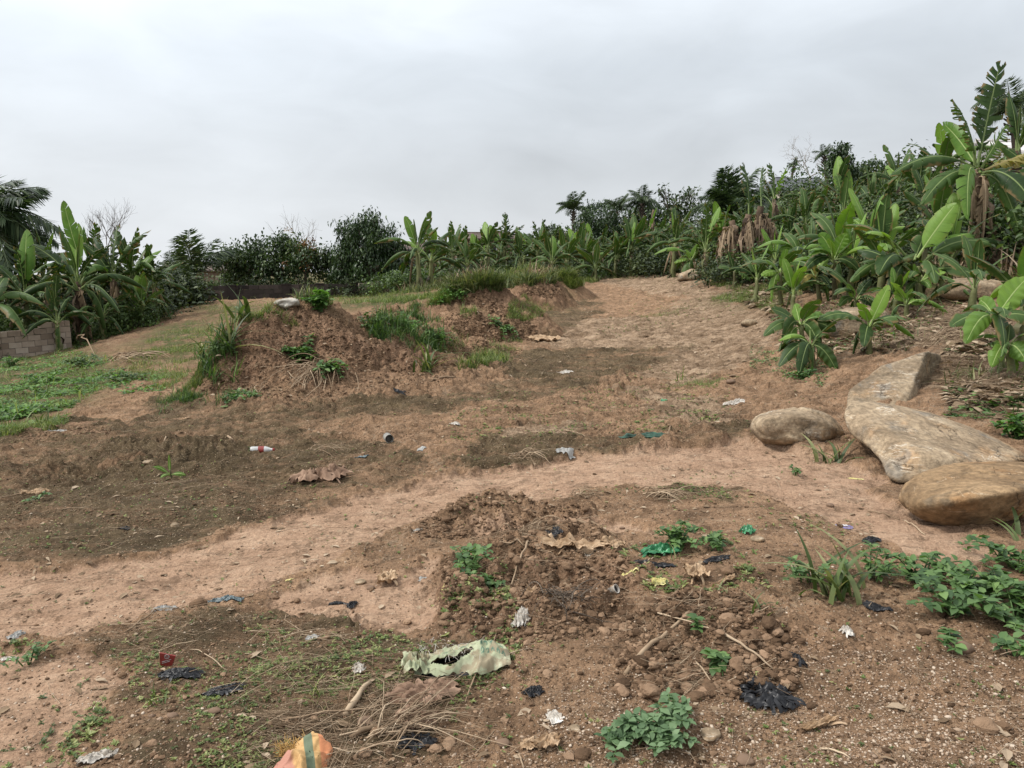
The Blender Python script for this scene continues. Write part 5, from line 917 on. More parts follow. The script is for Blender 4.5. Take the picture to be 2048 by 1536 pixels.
# ================================================================== GROUND COVER (stuff)
FG = [(-250, 1600), (-250, 1240), (300, 1180), (900, 1090), (1300, 1060), (1750, 1080), (2300, 1250), (2300, 1600)]
MID = [(-250, 1240), (-250, 860), (300, 800), (900, 790), (1500, 720), (1700, 780), (1750, 1080), (1300, 1060), (900, 1090), (300, 1180)]
def zat(k, P): return zlook(k, P)
def thin(P, keep): return P[rng.random(len(P)) < keep]
P = gsample(FG, 26000); sd_ = zat('sand', P); P = thin(P, .25 + .75 * (1 - sd_)); Q = gsample(MID, 16000); Q = thin(Q, .12 + .88 * (1 - zat('sand', Q)))
C1 = np.concatenate([P, Q, gsample([(-200, 1080), (-200, 880), (300, 800), (900, 790), (1480, 800), (1480, 880), (900, 930), (500, 1050)], 20000, .8, 1.6), gsample([(1000, 780), (1060, 690), (1480, 700), (1500, 860), (1000, 860)], 7000, .8, 1.6),  *[gsample(z, n) for z, n in zip(ZONES['rough'], (3500, 6500, 6500, 900))]])
mb = MB(); sz = np.exp(rng.normal(math.log(.0072), .5, len(C1))); sz[-17400:] *= 1.55; sz = np.clip(sz, .003, .05); w_ = rng.integers(0, 5, len(C1)); R_ = rmat(rng.uniform(0, 6.28, len(C1)), rng.uniform(-.4, .4, len(C1))); rn = rng.uniform(0, 1, len(C1)); C1[:, 2] += sz * .12
for i in range(5): k = w_ == i; mb.scatter(TR[i], C1[k], R_[k], sz[k], rn[k])
big = gsample(FG, 110); big = np.concatenate([big, gsample(ZONES['rough'][2], 420), gsample(ZONES['rough'][1], 380), gsample(ZONES['rough'][0], 200)]); sz = np.clip(np.exp(rng.normal(math.log(.03), .42, len(big))), .014, .09); R_ = rmat(rng.uniform(0, 6.28, len(big)), rng.uniform(-.4, .4, len(big)))
for i in range(3): k = np.arange(len(big)) % 3 == i; mb.scatter(TRF[i], big[k] + [0, 0, .004], R_[k], sz[k], rng.uniform(0, 1, k.sum()))
tag(mb.build('soil_clods', M_clod, None, False), 'crumbs and clods of broken brown soil over the whole foreground', None, None, 'stuff')
# clods on the heaps
mb = MB()
for poly, n, s in (([(390, 800), (430, 660), (560, 600), (760, 600), (900, 720), (880, 790), (600, 810)], 9000, .022), ([(880, 640), (960, 570), (1060, 620), (1080, 680), (960, 740)], 5500, .03), ([(1030, 590), (1060, 545), (1110, 545), (1140, 590)], 1500, .04), ([(20, 900), (60, 840), (200, 840), (240, 890)], 1500, .02)):
    Ph = gsample(poly, n); sz = np.clip(np.exp(rng.normal(math.log(s), .5, n)), .01, .12); R_ = rmat(rng.uniform(0, 6.28, n), rng.uniform(-.4, .4, n)); w_ = rng.integers(0, 5, n); rn = rng.uniform(0, .9, n)
    for i in range(5): k = w_ == i; mb.scatter(TR[i], Ph[k], R_[k], sz[k], rn[k])
tag(mb.build('soil_clods', M_clod, None, False), 'clods lying over the soil heaps', None, None, 'stuff')
Pp = np.concatenate([gsample(FG, 9000), gsample([(1000, 1600), (1100, 1380), (1600, 1300), (2048, 1300), (2300, 1600)], 9000), gsample(MID, 2500)])
sz = np.clip(np.exp(rng.normal(math.log(.0065), .45, len(Pp))), .003, .03); mb = MB(); R_ = rmat(rng.uniform(0, 6.28, len(Pp)), rng.uniform(-.3, .3, len(Pp))); w_ = rng.integers(0, 5, len(Pp)); rn = rng.uniform(0, 1, len(Pp))
for i in range(5): k = w_ == i; mb.scatter(TR[i], Pp[k] + [0, 0, .001], R_[k], sz[k], rn[k])
tag(mb.build('pebbles', M_peb, None, True), 'fine pale grit and pebbles strewn over the foreground soil', None, None, 'stuff')
# straw and twigs
STRZ = [([(160, 1230), (450, 1220), (640, 1260), (840, 1330), (820, 1440), (560, 1420), (250, 1350)], 700), ([(560, 1420), (820, 1370), (1000, 1330), (1040, 1400), (900, 1560), (600, 1600), (480, 1500)], 900), (FG, 1100), (MID, 3000), ([(860, 1130), (1000, 1060), (1200, 1040), (1240, 1120), (1000, 1200)], 500), ([(1230, 1400), (1240, 1240), (1480, 1230), (1600, 1320), (1580, 1400)], 420),
        ([(400, 790), (460, 680), (900, 720), (900, 800)], 900), ([(1540, 640), (1620, 610), (1900, 600), (2048, 640), (2300, 650), (2300, 905), (2048, 880), (1960, 835), (1890, 800), (1880, 700), (1700, 720), (1560, 700)], 6500), ([(600, 780), (1000, 740), (1050, 800), (500, 830)], 500), ([(1440, 590), (1540, 545), (1600, 600), (1560, 640)], 700)]
mb = MB()
for j, (poly, n) in enumerate(STRZ):
    Ps = gsample(poly, n, .4, 1.4); big = j in (7, 9); l = np.exp(rng.normal(math.log(.30 if big else .13), .6, n)); l = np.clip(l, .03, .8 if big else .3); l = l if big else l * .8; th = np.clip(l, .12, .6) * rng.uniform(.35, 1.1, n) * (.55 if not big else .45); R_ = rmat(rng.normal(.35, .75, n) + pi * rng.integers(0, 2, n), rng.normal(0, .12, n)); w_ = rng.integers(0, len(TT), n); rn = rng.uniform(.05, 1, n); S3 = np.stack([l, th, th], 1)
    for i in range(len(TT)): k = w_ == i; mb.scatter(TT[i], Ps[k] + [0, 0, .012], R_[k], S3[k], rn[k])
tag(mb.build('straw', M_straw, None, True), 'dry straw, roots and twigs scattered over the soil', None, None, 'stuff')
# dead leaves
bank = STRZ[7][0]
mb = MB(); Pd = gsample(bank, 14000, .3, .8); scat('x', [TL, TN, TN, T_narrow(.07)], Pd, (.035, .20), None, (-.5, .45), lift=.14, mb=mb, flat=2.2); scat('x', [TL, TN], gsample(STRZ[9][0], 900), (.08, .35), None, (-.3, .3), lift=.1, mb=mb)
scat('x', [TL], gsample(FG, 330), (.02, .07), None, (-.25, .25), lift=.12, mb=mb, rndr=(.2, 1)); scat('x', [TL, TN], gsample(MID, 2200), (.015, .07), None, (-.25, .25), lift=.12, mb=mb, rndr=(.2, 1)); scat('x', [TL, TN], gsample([(1000, 780), (1060, 600), (1300, 530), (1540, 640), (1480, 760)], 500), (.04, .14), None, (-.2, .2), lift=.1, mb=mb, rndr=(.2, 1)); scat('x', [TL, TN], gsample([(400, 800), (460, 640), (700, 610), (1000, 600), (1060, 700), (900, 800)], 900), (.03, .12), None, (-.3, .3), lift=.12, mb=mb)
tag(mb.build('dry_leaves', ML_dry, None, False), 'dry brown leaves and husks littering bank and soil', None, None, 'stuff')
# tiny sprouts
mb = MB()
for poly, n, s in ((ZONES['moss'][6], 2100, (.008, .021)), (ZONES['moss'][5], 350, (.008, .02)), ([(880, 1280), (900, 1140), (1000, 1130), (1050, 1300)], 500, (.01, .03)), ([(900, 800), (1200, 780), (1480, 830), (1400, 880), (900, 900)], 1500, (.01, .03)), (FG, 1100, (.007, .02)), (MID, 2600, (.008, .022)), ([(1540, 1200), (1500, 1100), (1340, 1060), (1200, 1130), (1300, 1200)], 260, (.012, .035)), ([(0, 1600), (0, 1270), (200, 1300), (250, 1600)], 500, (.012, .03)), ([(1180, 820), (1300, 740), (1480, 760), (1430, 860)], 700, (.012, .035)), ([(1180, 690), (1300, 540), (1400, 560), (1480, 640)], 500, (.02, .05))):
    Pq = gsample(poly, n, .9, 2.2); Pq = Pq[rng.random(len(Pq)) > .85 * zlook('sand', Pq)]; scat('x', TS_, Pq, s, None, (-.1, .1), mb=mb)
tag(mb.build('sprouts', ML_grass, None, False), 'tiny green seedlings dotted over the damp soil', None, None, 'stuff')
# low green cover
def cover(name, label, specs, mat, T, flat=.3, tilt=(-.6, .1), lift=.3):
    mb = MB()
    for poly, n, s, cl in specs: scat('x', T, gsample(poly, n, cl, .8), s, None, tilt, mb=mb, lift=lift, flat=flat)
    return tag(mb.build(name, mat, None, False), label, None, None, 'stuff')
GL = ZONES['green']
LEFT = [(-250, 690), (0, 716), (140, 702), (230, 725), (270, 760), (180, 800), (120, 838), (0, 858), (-250, 890)]
cover('ground_cover', 'bright low leafy weeds spread over the left field', [(LEFT, 26000, (.02, .065), .5), (LEFT, 5000, (.05, .12), .9), ([(210, 780), (330, 745), (330, 790), (250, 800)], 700, (.04, .1), .3)], ML_lush, [TL])
cover('ground_cover', 'low leafy weeds along the foot of the banana clump and beside the path', [([(150, 705), (300, 650), (370, 615), (330, 610), (200, 645), (140, 670)], 4200, (.06, .16), .3)], ML_bush, [TL])
def grass(name, label, specs, mat, T=None, asp=1.0):
    mb = MB()
    for poly, n, s, cl in specs: scat('x', T or TBL, gsample(poly, n, cl, .9), s, None, (-.25, .45), mb=mb, lift=-.03, flat=.5)
    return tag(mb.build(name, mat, None, True), label, None, None, 'stuff')
grass('grass', 'short green grass on the flat field beside the left path', [([(250, 740), (290, 690), (330, 665), (420, 640), (440, 650), (400, 760), (320, 790)], 8000, (.05, .17), .7), ([(-200, 880), (0, 858), (160, 812), (120, 850), (0, 878), (-200, 920)], 3500, (.05, .14), .3), ([(380, 608), (560, 606), (600, 640), (430, 632)], 3000, (.05, .15), .7), ([(640, 604), (720, 590), (900, 588), (900, 604), (720, 612)], 5500, (.1, .28), .2), (LEFT, 7000, (.04, .14), .8), (LEFT, 500, (.15, .35), .8)], ML_grass)
grass('grass', 'thick bright grass covering the knoll behind the small dark heap', [([(1000, 556), (1045, 528), (1160, 538), (1200, 566), (1140, 574), (1105, 542), (1060, 540), (1030, 566)], 8000, (.15, .38), .3), ([(1010, 640), (1020, 596), (1050, 592), (1110, 612), (1080, 634)], 3500, (.05, .14), .3), ([(850, 590), (900, 572), (930, 566), (900, 582), (860, 606)], 1800, (.1, .26), .4)], ML_grass)
grass('tall_grass', 'dense tall grass spilling over the right flank of the largest soil heap', [([(735, 655), (760, 618), (830, 612), (880, 636), (900, 690), (850, 705), (780, 690)], 1100, (.14, .34), .8), ([(700, 612), (760, 600), (850, 592), (880, 606), (800, 618)], 900, (.06, .18), .7), ([(735, 655), (760, 618), (830, 612), (880, 636), (900, 690), (850, 705), (780, 690)], 4500, (.04, .14), .8)], ML_deep)
grass('grass', 'short grass tufts between the two large soil heaps', [([(940, 690), (960, 672), (1050, 690), (1020, 712), (960, 705)], 700, (.06, .15), .7), ([(915, 740), (925, 705), (990, 712), (1020, 745), (960, 750)], 1200, (.1, .25), .4), ([(880, 700), (900, 660), (940, 675), (925, 692)], 350, (.06, .15), .5), ([(918, 640), (922, 612), (950, 612), (962, 640)], 260, (.08, .2), .3)], ML_grass)
grass('tall_grass', 'long arching grass on the left flank of the largest soil heap', [([(385, 730), (400, 660), (450, 640), (490, 680), (480, 760), (420, 760)], 190, (.2, .5), .7), ([(390, 720), (410, 670), (450, 650), (470, 680), (460, 760), (420, 760)], 600, (.04, .15), .7)], ML_deep)
grass('grass', 'grass patch at the left foot of the largest soil heap', [([(310, 835), (320, 790), (370, 775), (420, 800), (380, 820)], 1200, (.05, .18), .6), ([(430, 815), (450, 780), (500, 790), (520, 812)], 300, (.08, .2), .3)], ML_deep)
grass('grass', 'low grass along the right rim of the pale dirt track', [([(1420, 608), (1450, 590), (1530, 572), (1570, 600), (1560, 640), (1500, 612)], 4200, (.07, .2), .3), ([(1430, 556), (1480, 575), (1480, 585), (1420, 575)], 1200, (.08, .22), .4), ([(1200, 560), (1300, 535), (1330, 548), (1240, 565)], 900, (.06, .16), .5), ([(1270, 640), (1330, 618), (1380, 625), (1300, 642)], 900, (.03, .1), .5), ([(1330, 790), (1400, 765), (1450, 770), (1420, 795)], 900, (.03, .1), .6)], ML_grass)
grass('grass', 'rough grass growing through the dry leaves on the bank', [([(1560, 600), (1640, 560), (1900, 560), (2048, 600), (2300, 620), (2300, 560), (1700, 520), (1560, 560)], 9000, (.15, .5), .4), (bank, 1500, (.06, .25), .8), ([(1500, 560), (1600, 500), (1800, 500), (2000, 520), (1900, 560), (1600, 580)], 7000, (.2, .6), .3)], ML_tall)
grass('grass', 'coarse slope grass between the thickets', [([(1330, 540), (1400, 500), (1700, 440), (2048, 430), (2300, 430), (2300, 560), (1700, 520), (1500, 560), (1400, 560)], 16000, (.35, .9), .2)], ML_tall)
grass('grass', 'grass fringe below the middle banana row', [([(800, 592), (840, 572), (1000, 560), (1180, 545), (1330, 528), (1400, 540), (1290, 532), (1200, 552), (1000, 575)], 7000, (.2, .55), .2), ([(370, 604), (800, 592), (800, 586), (370, 598)], 3000, (.12, .35), .4)], ML_tall)
cover('ground_cover', 'small leafy weeds between the dry leaves on the right bank', [(bank, 3800, (.03, .1), .9), ([(1640, 790), (1560, 760), (1500, 750), (1500, 700), (1680, 740)], 1400, (.02, .06), .6), ([(1880, 830), (2048, 820), (2100, 900), (2000, 880)], 500, (.03, .09), .6)], ML_weed, [TL])
scatp = [(1340, 540), (1400, 500), (1700, 450), (2048, 450), (2300, 440), (2300, 600), (2048, 590), (1700, 560), (1560, 560), (1400, 556)]
grass('dry_grass', 'withered brown grass and stalks between the slope thickets', [(scatp, 9000, (.3, 1.0), .5), ([(800, 592), (1000, 560), (1330, 530), (1330, 522), (1000, 552), (800, 584)], 1500, (.2, .6), .4)], ML_dry)
mb = MB(); Pz = gsample([(1420, 545), (1440, 470), (1560, 455), (1560, 540)], 900, .2); scat('x', [TL, TN], Pz, (.3, 1.1), None, (-1.3, .2), lift=.5, mb=mb)
tag(mb.build('dry_leaves', ML_dry, None, False), 'heap of withered leaves round the dead banana stems', None, None, 'stuff')
# ================================================================== SINGLE WEEDS AND TUFTS
def weed(loc, rad, ns, ls, label, seed, mat=None, h=.12, cat='weed', name='weed_plant', lv=7, prostrate=True, curl=.3):
    r = np.random.default_rng(seed); t = thing(name, loc, label, cat); sm = MB(); lf = MB(); L0 = np.array(loc)
    for s in range(ns):
        a = r.uniform(0, 6.28); R0 = rad * r.uniform(.25, 1.0); e = np.array([cos(a) * R0, sin(a) * R0, 0]); g = float(top_h(np.array([L0[0] + e[0]]), np.array([L0[1] + e[1]]))[0]) - L0[2]
        hh = h * r.uniform(.5, 1.2); b0 = e * r.uniform(.0, .35); e[2] = g + hh * (.7 if prostrate else 1); md = (b0 + e) / 2; md[2] = max(g * .5, 0) + hh * 1.15; C = bez(b0, md, e, lv + 2); V, F = tube(C, np.linspace(.004, .002, lv + 2) * (ls / .05) ** .5, 4, False); sm.add(V, F, r.uniform(.2, .9))
        for i in range(1, lv + 2):
            k = 4 if i == lv + 1 else 2; base_a = r.uniform(0, 6.28) if i % 2 else a
            sz = ls * r.uniform(.65, 1.1) * (.7 if i == lv + 1 else 1); yw = base_a + pi / 2 + np.arange(k) * 2 * pi / k + r.normal(0, .25, k); S = np.full((k, 3), sz); lf.scatter(TL, np.repeat(C[i][None], k, 0) + [0, 0, .002], rmat(yw, r.normal(-.15, .3, k), r.normal(0, .25, k)), S * [1, 1.25, 1], np.clip(r.normal(.5, .2) + r.normal(0, .12, k), 0, 1))
    sm.build('stem', ML_weed, t, True); lf.build('foliage', mat or ML_weed, t, True); return t
def g1(u, v): return G([u], [v])[0]
W_ = [(1840, 1170, .26, 13, .055, 'broad-leaved weed at the upper left of the right-hand weed bed'), (1960, 1195, .30, 17, .06, 'dense broad-leaved weed in the middle of the right-hand weed bed'), (2030, 1150, .28, 15, .055, 'broad-leaved weed at the right edge below the nearest boulder'), (2040, 1250, .28, 15, .06, 'broad-leaved weed at the right edge, lowest of the dense bed'), (1910, 1240, .20, 10, .06, 'broad-leaved weed hanging over the soil lip'),
      (1740, 1165, .18, 9, .045, 'broad-leaved weed behind the big grass tuft'), (1620, 1185, .22, 11, .035, 'small-leaved creeping weed left of the big grass tuft'), (1900, 1300, .10, 4, .05, 'single weed sprig on the lip of the bare soil at right'), (2030, 1330, .10, 5, .055, 'weed sprig at the right edge beside the bare soil'), (1355, 1102, .17, 12, .05, 'weed growing over the green foil at its left'), (1440, 1110, .14, 9, .045, 'weed between the two pieces of green foil'), (940, 1150, .17, 11, .045, 'leafy weed left of the crossed sticks'), (960, 1180, .12, 8, .05, 'leafy weed with round leaves beside the broken clods'),
      (1425, 1362, .05, 3, .06, 'single seedling with long pointed leaves on the near clod heap'), (1392, 1300, .03, 2, .05, 'upright seedling at the top of the near clod heap'), (60, 1320, .10, 6, .03, 'small pale green weed at the left edge on sand'), (1590, 945, .07, 4, .04, 'lone thin weed on sand before the flat boulder'), (75, 1020, .10, 4, .04, 'small weed under the pale dry leaf at left')]
for i, (u, v, rd, ns, ls, lb) in enumerate(W_): weed(g1(u, v), rd, ns, ls, lb, 800 + i, ML_weed, h=.13 if rd > .15 else .07, lv=6 if rd > .1 else 3)
for i, (u, v, rd, ns, lb) in enumerate([(1255, 1500, .13, 12, 'bluish green round-leaved weed at the bottom edge, left part'), (1320, 1490, .13, 12, 'bluish green round-leaved weed at the bottom edge, right part'), (1340, 1450, .09, 7, 'bluish green weed sprig on top of the bottom-edge weed')]): weed(g1(u, v), rd, ns, .042, lb, 830 + i, ML_blue, h=.07, lv=6)
for i, (u, v, rd, h, sz, lb) in enumerate([(640, 612, .25, .3, .12, 'bright green leafy shrub on the crest of the largest heap'), (600, 700, .3, .12, .12, 'dark trailing vine leaves above the root tangle'), (1605, 768, .28, .12, .07, 'leafy green weeds under the dark sucker clump'), (2035, 890, .2, .2, .08, 'green weed behind the nearest boulder at the right edge'), (480, 812, .35, .1, .08, 'low leafy weed at the front foot of the largest heap'), (660, 745, .25, .15, .1, 'dark leafy weed at the right side of the root tangle')]):
    weed(g1(u, v), rd, 16, sz, lb, 840 + i, ML_lush if i in (0, 3) else ML_weed, h=h, lv=5)
for i, (u, v, rd, h, sz, lb) in enumerate([(740, 640, .35, .16, .07, 'leafy weeds in the upper left of the grass on the largest heap'), (820, 650, .4, .18, .08, 'leafy weeds in the middle of the grass on the largest heap'), (880, 672, .3, .14, .07, 'leafy weeds at the right end of the grass on the largest heap'), (440, 700, .3, .16, .06, 'leafy weeds among the arching grass at the left flank of the heap'), (900, 588, .6, .25, .10, 'green weeds in the saddle behind the two large heaps'), (1005, 650, .4, .14, .09, 'low green weeds at the right foot of the second heap'), (240, 770, .5, .14, .08, 'low green weeds at the right end of the left field'), (90, 770, .6, .2, .09, 'leafy weed mound in the middle of the left field'), (20, 735, .6, .25, .09, 'leafy weed mound at the left edge below the block wall'), (170, 735, .5, .2, .08, 'leafy weed mound below the end of the block wall')]):
    weed(g1(u, v), rd, 18, sz, lb, 1200 + i, [ML_bush, ML_lush, ML_weed][i % 3], h=h, lv=5)
def tuft(loc, h, n, label, seed, mat=None, T=None, spread=.04, lean=.5, name='grass_tuft'):
    r = np.random.default_rng(seed); t = thing(name, loc, label, 'grass tuft'); T = T or TWB; m = MB(); P = np.zeros((n, 3)); P[:, :2] = r.normal(0, spread, (n, 2)); R_ = rmat(r.uniform(0, 6.28, n), np.abs(r.normal(0, lean, n))); S = h * r.uniform(.45, 1.1, n)
    for i in range(len(T)): k = np.arange(n) % len(T) == i; m.scatter(T[i], P[k], R_[k], S[k], r.uniform(0, 1, k.sum()))
    m.build('blades', mat or ML_tall, t, True); return t
for i, (u, v, h, n, lb) in enumerate([(1668, 1205, .36, 22, 'big arching grass tuft among the weeds at right'), (1516, 1250, .12, 8, 'small upright grass tuft above the near clod heap'), (1660, 915, .34, 12, 'long-bladed grass leaning out between flat boulder and slab'), (850, 735, .75, 26, 'tall arching grass tuft at the right foot of the largest heap'), (455, 690, .9, 24, 'tall arching grass tuft on the left crest of the largest heap'), (484, 628, .75, 9, 'lone tall grass stalk on the heap crest before the dark wall'), (1360, 765, .28, 9, 'slim grass tuft left of the small grassy patch on the track'), (305, 1412, .12, 8, 'small bright grass tuft below the red packet'), (638, 1400, .14, 10, 'fine grass tuft left of the torn sack'),
      (2045, 1090, .3, 8, 'pale grass blade tuft at the right edge below the boulders'), (1350, 1130, .14, 6, 'thin grass blades across the green foil'), (1620, 740, .4, 20, 'drooping grass inside the dark sucker clump'), (400, 720, .7, 20, 'arching grass tuft low on the left flank of the heap'), (350, 800, .3, 24, 'bushy grass tuft at the left foot of the heap'), (1440, 1215, .08, 5, 'tiny grass tuft beside the pale husk'), (1300, 700, .2, 6, 'tiny lone tuft on the pale track')]):
    tuft(g1(u, v), h, n, lb, 870 + i, ML_grass if i in (6, 7, 8, 13) else ML_tall, TBL if i in (3, 4, 6, 7, 8, 10, 12, 13, 15) else TWB, .03 if h < .3 else .06, .6 if i in (2, 3, 4) else .45)
# roots and sticks
def rootle(loc, L, n, label, seed, rad=.006, yaw=0, sp=.35, name='root_tangle', cat='roots', drop=.0, mat=None, lift=.05):
    r = np.random.default_rng(seed); t = thing(name, loc, label, cat); m = MB(); L0 = np.array(loc)
    for i in range(n):
        a = yaw + r.normal(0, sp); s = r.normal(0, L * .22, 2); l = L * r.uniform(.4, 1.1); e = np.array([s[0] + cos(a) * l, s[1] + sin(a) * l]); md = (s + e) / 2 + r.normal(0, L * .12, 2); g = top_h(np.array([s[0], md[0], e[0]]) + L0[0], np.array([s[1], md[1], e[1]]) + L0[1]) - L0[2]
        C = bez((s[0], s[1], g[0] + .02), (md[0], md[1], g[1] + lift * r.uniform(.5, 2.5)), (e[0], e[1], g[2] + .01), 10) + np.cumsum(r.normal(0, L * .008, (10, 3)), 0); V, F = tube(C, np.linspace(rad, rad * .4, 10) * r.uniform(.5, 1.3), 4, False); m.add(V, F, r.uniform(.2, 1))
    m.build('strands', mat or M_straw, t, True); return t
rootle(g1(640, 735), .62, 75, 'pale tangle of dry roots hanging on the front of the largest heap', 901, .009, -1.9, .55, lift=.14)
rootle(g1(505, 770), .5, 14, 'few pale dry stalks on the left front of the largest heap', 902, .009, -1.4, .3)
rootle(g1(1310, 1000), .24, 42, 'bundle of grey dry stalks in the middle of the sandy fork', 903, .004, -.5, .3)
rootle(g1(1050, 1085), .22, 34, 'matted dry roots behind the crossed sticks', 904, .003, .5, .8)
rootle(g1(640, 915), .3, 14, 'dry grass wisps above the crumpled brown paper', 905, .003, .3, .5)
rootle(g1(780, 1470), .32, 60, 'mat of dry stalks at the bottom left of centre', 906, .003, .6, .5)
rootle(g1(1780, 845), .5, 20, 'dry stalks behind the big slab', 907, .006, .4, .5)
rootle(g1(1870, 690), .7, 40, 'grey withered palm frond strips behind the angular boulder', 908, .006, .2, .35, lift=.12)
rootle(g1(1150, 1000), .2, 22, 'dry straw wisps on the upper edge of broken soil', 909, .003, 0, .7)
rootle(g1(1120, 1235), .18, 40, 'dark clump of fine roots in the broken clods', 910, .003, 0, 1.4, mat=M_bark)
rootle(g1(1040, 920), .3, 30, 'straw heap above the sandy track', 911, .004, 0, .8)
rootle(g1(250, 725), .8, 34, 'pile of dry branches at the end of the block wall path', 912, .011, .1, .8, lift=.12)
def stick(u0, v0, u1, v1, r0, label, seed, mat=None, lift=.01, name='stick', bendy=.02, cat='stick'):
    r = np.random.default_rng(seed); a, b_ = g1(u0, v0), g1(u1, v1); n = 9; C = np.linspace(a, b_, n); C[:, 2] = np.maximum(C[:, 2], top_h(C[:, 0], C[:, 1])) + r0 * .6 + lift * np.sin(np.linspace(0, pi, n)); C[1:-1] += r.normal(0, bendy * np.linalg.norm(b_ - a) * .3, (n - 2, 3)); m = MB(); V, F = tube(C - a, np.linspace(r0, r0 * .6, n) * (1 + r.uniform(-.1, .1, n)), 6); m.add(V, F, np.repeat(r.uniform(.3, 1), len(V))); me = m.mesh(name); return obj(name, me, mat or M_straw, None, a, label, cat)
ST = [(862, 778, 912, 780, .018, 'pale log-like stalk lying at the foot of the largest heap'), (1155, 1056, 1232, 1090, .009, 'thick brown stick in the upper part of the broken soil'), (1058, 1103, 1022, 1180, .007, 'stick leaning down toward the viewer left of the clods'), (998, 1108, 1095, 1115, .005, 'thin stick crossing the leaning one'), (1310, 1252, 1430, 1322, .004, 'long straw stem crossing the near clod heap'), (1440, 1322, 1545, 1366, .006, 'pale jointed stem at the right of the near clod heap'), (1250, 1358, 1385, 1258, .011, 'flat brown strip lying across the near clod heap'), (1390, 1350, 1425, 1388, .004, 'short straw below the pointed-leaf seedling'),
      (1735, 1018, 1800, 1034, .005, 'thin twig on sand left of the nearest boulder'), (1808, 1036, 1850, 1070, .005, 'forked twig at the foot of the nearest boulder'), (1724, 1042, 1748, 1051, .004, 'short twig beside the purple sachet'), (250, 1270, 330, 1225, .005, 'stalk reaching over the green patch at left'), (690, 1430, 740, 1370, .014, 'thick brown root in the green patch left of the sack'), (930, 1395, 1000, 1260, .0035, 'wiry stem leaning over the torn sack'), (560, 1450, 900, 1390, .004, 'long thin stem across the matted stalks'), (820, 1385, 1060, 1305, .004, 'long stem running below the torn sack'), (330, 910, 362, 870, .008, 'pale stalk sticking up from dark soil at left'), (450, 887, 470, 915, .014, 'dark burnt stick stub at left of the bottle'),
      (1275, 1170, 1310, 1125, .004, 'thin straw beside the yellow scrap'), (1035, 1500, 1048, 1532, .004, 'short twig at the bottom edge'), (1130, 870, 1170, 890, .006, 'dark twig left of the green tarp strip'), (1500, 1262, 1560, 1238, .003, 'straw right of the small grass tuft'), (60, 1000, 0, 1008, .006, 'pale twig at the left edge on dark soil'), (1340, 872, 1330, 900, .007, 'pale bent stick at the end of the green tarp strip'), (1500, 860, 1570, 878, .004, 'twig before the flat boulder'), (1640, 1500, 1700, 1534, .004, 'dark twig at the bottom right'), (455, 1340, 380, 1300, .003, 'wiry stem right of the red packet'), (700, 1480, 760, 1462, .012, 'short piece of split wood by the matted stalks')]
for i, (a, b_, c, d, r0, lb) in enumerate(ST): stick(a, b_, c, d, r0, lb, 930 + i)
stick(150, 690, 192, 718, .02, 'pale bare pole leaning beside the end of the block wall', 980, lift=.4)
# ================================================================== RUBBISH
def pmat(name, c0, c1, rough=.4, spec=.4, tr=.0, ns=14): return mat_simple(name, [(.2, c0), (.8, c1)], rough, ns, spec, .3, .004, False, tr)
K_black = pmat('black_plastic', (.006, .006, .007), (.016, .017, .02), .38, .3); K_green = pmat('green_foil', (.01, .11, .04), (.07, .30, .13), .3, .6); K_teal = pmat('teal_plastic', (.03, .05, .055), (.12, .16, .17), .4, .5); K_white = pmat('white_scrap', (.30, .26, .21), (.62, .59, .54), .6, .3, .1)
K_tan = pmat('dry_husk', (.28, .18, .10), (.52, .38, .25), .7, .2, .12); K_brown = pmat('brown_paper', (.14, .085, .055), (.30, .20, .14), .8, .2); K_yellow = pmat('yellow_scrap', (.42, .36, .12), (.62, .56, .28), .6, .3); K_purple = pmat('purple_foil', (.10, .085, .22), (.17, .15, .33), .35, .5); K_red = pmat('red_card', (.14, .015, .012), (.22, .03, .022), .5, .4); K_dgreen = pmat('dark_green_tarp', (.01, .03, .02), (.04, .10, .07), .4, .4); K_grey = pmat('grey_scrap', (.2, .2, .19), (.42, .42, .4), .6, .3)
K_orange = pmat('orange_weave', (.34, .20, .06), (.5, .32, .12), .7, .2); K_label = pmat('white_label', (.6, .6, .62), (.75, .75, .76), .5, .4)
def crumple_mesh(sx, sy, h, seed, ragged=.25, n=34, thick=.0015, fr=7, curl=0.0):
    r = np.random.default_rng(seed); g = np.linspace(-1, 1, n); X, Y = np.meshgrid(g, g, indexing='ij'); a = np.arctan2(Y, X); q = np.maximum(np.abs(X), np.abs(Y)); rr = 1 + ragged * (perlin(np.cos(a) * 2.2, np.sin(a) * 2.2, seed) + .6 * perlin(np.cos(a) * 6, np.sin(a) * 6, seed + 3))
    k = np.hypot(X, Y) + 1e-6; X, Y = X * (q / k) ** .6 * rr, Y * (q / k) ** .6 * rr
    f = fr / 5.5; z = (1 - np.abs(perlin(X * f + .4 * Y, Y * f * 1.4, seed)) * 2.4) * .62 + .28 * (1 - np.abs(perlin(X * f * 2.3 - Y, Y * f * 2, seed + 7)) * 2) + .07 * perlin(X * f * 6, Y * f * 6, seed + 9); z = z * np.clip(1.15 - q ** 2 * .75, 0, 1)
    z = h * np.clip(z, -.1, 1) + curl * q ** 2 * h; dx = .10 * perlin(X * 3, Y * 3, seed + 11); dy = .10 * perlin(X * 3, Y * 3, seed + 13)
    V = np.stack([(X + dx) * sx / 2, (Y + dy) * sy / 2, z], -1).reshape(-1, 3); i = np.arange(n - 1)[:, None] * n; j = np.arange(n - 1)[None]; F = np.stack([i + j, i + n + j, i + n + j + 1, i + j + 1], -1).reshape(-1, 4)
    # a few holes
    F = F[rng.random(len(F)) > .012]; nv = len(V); V2 = V - [0, 0, thick]; return np.concatenate([V, V2]), np.concatenate([F, F[:, ::-1] + nv])
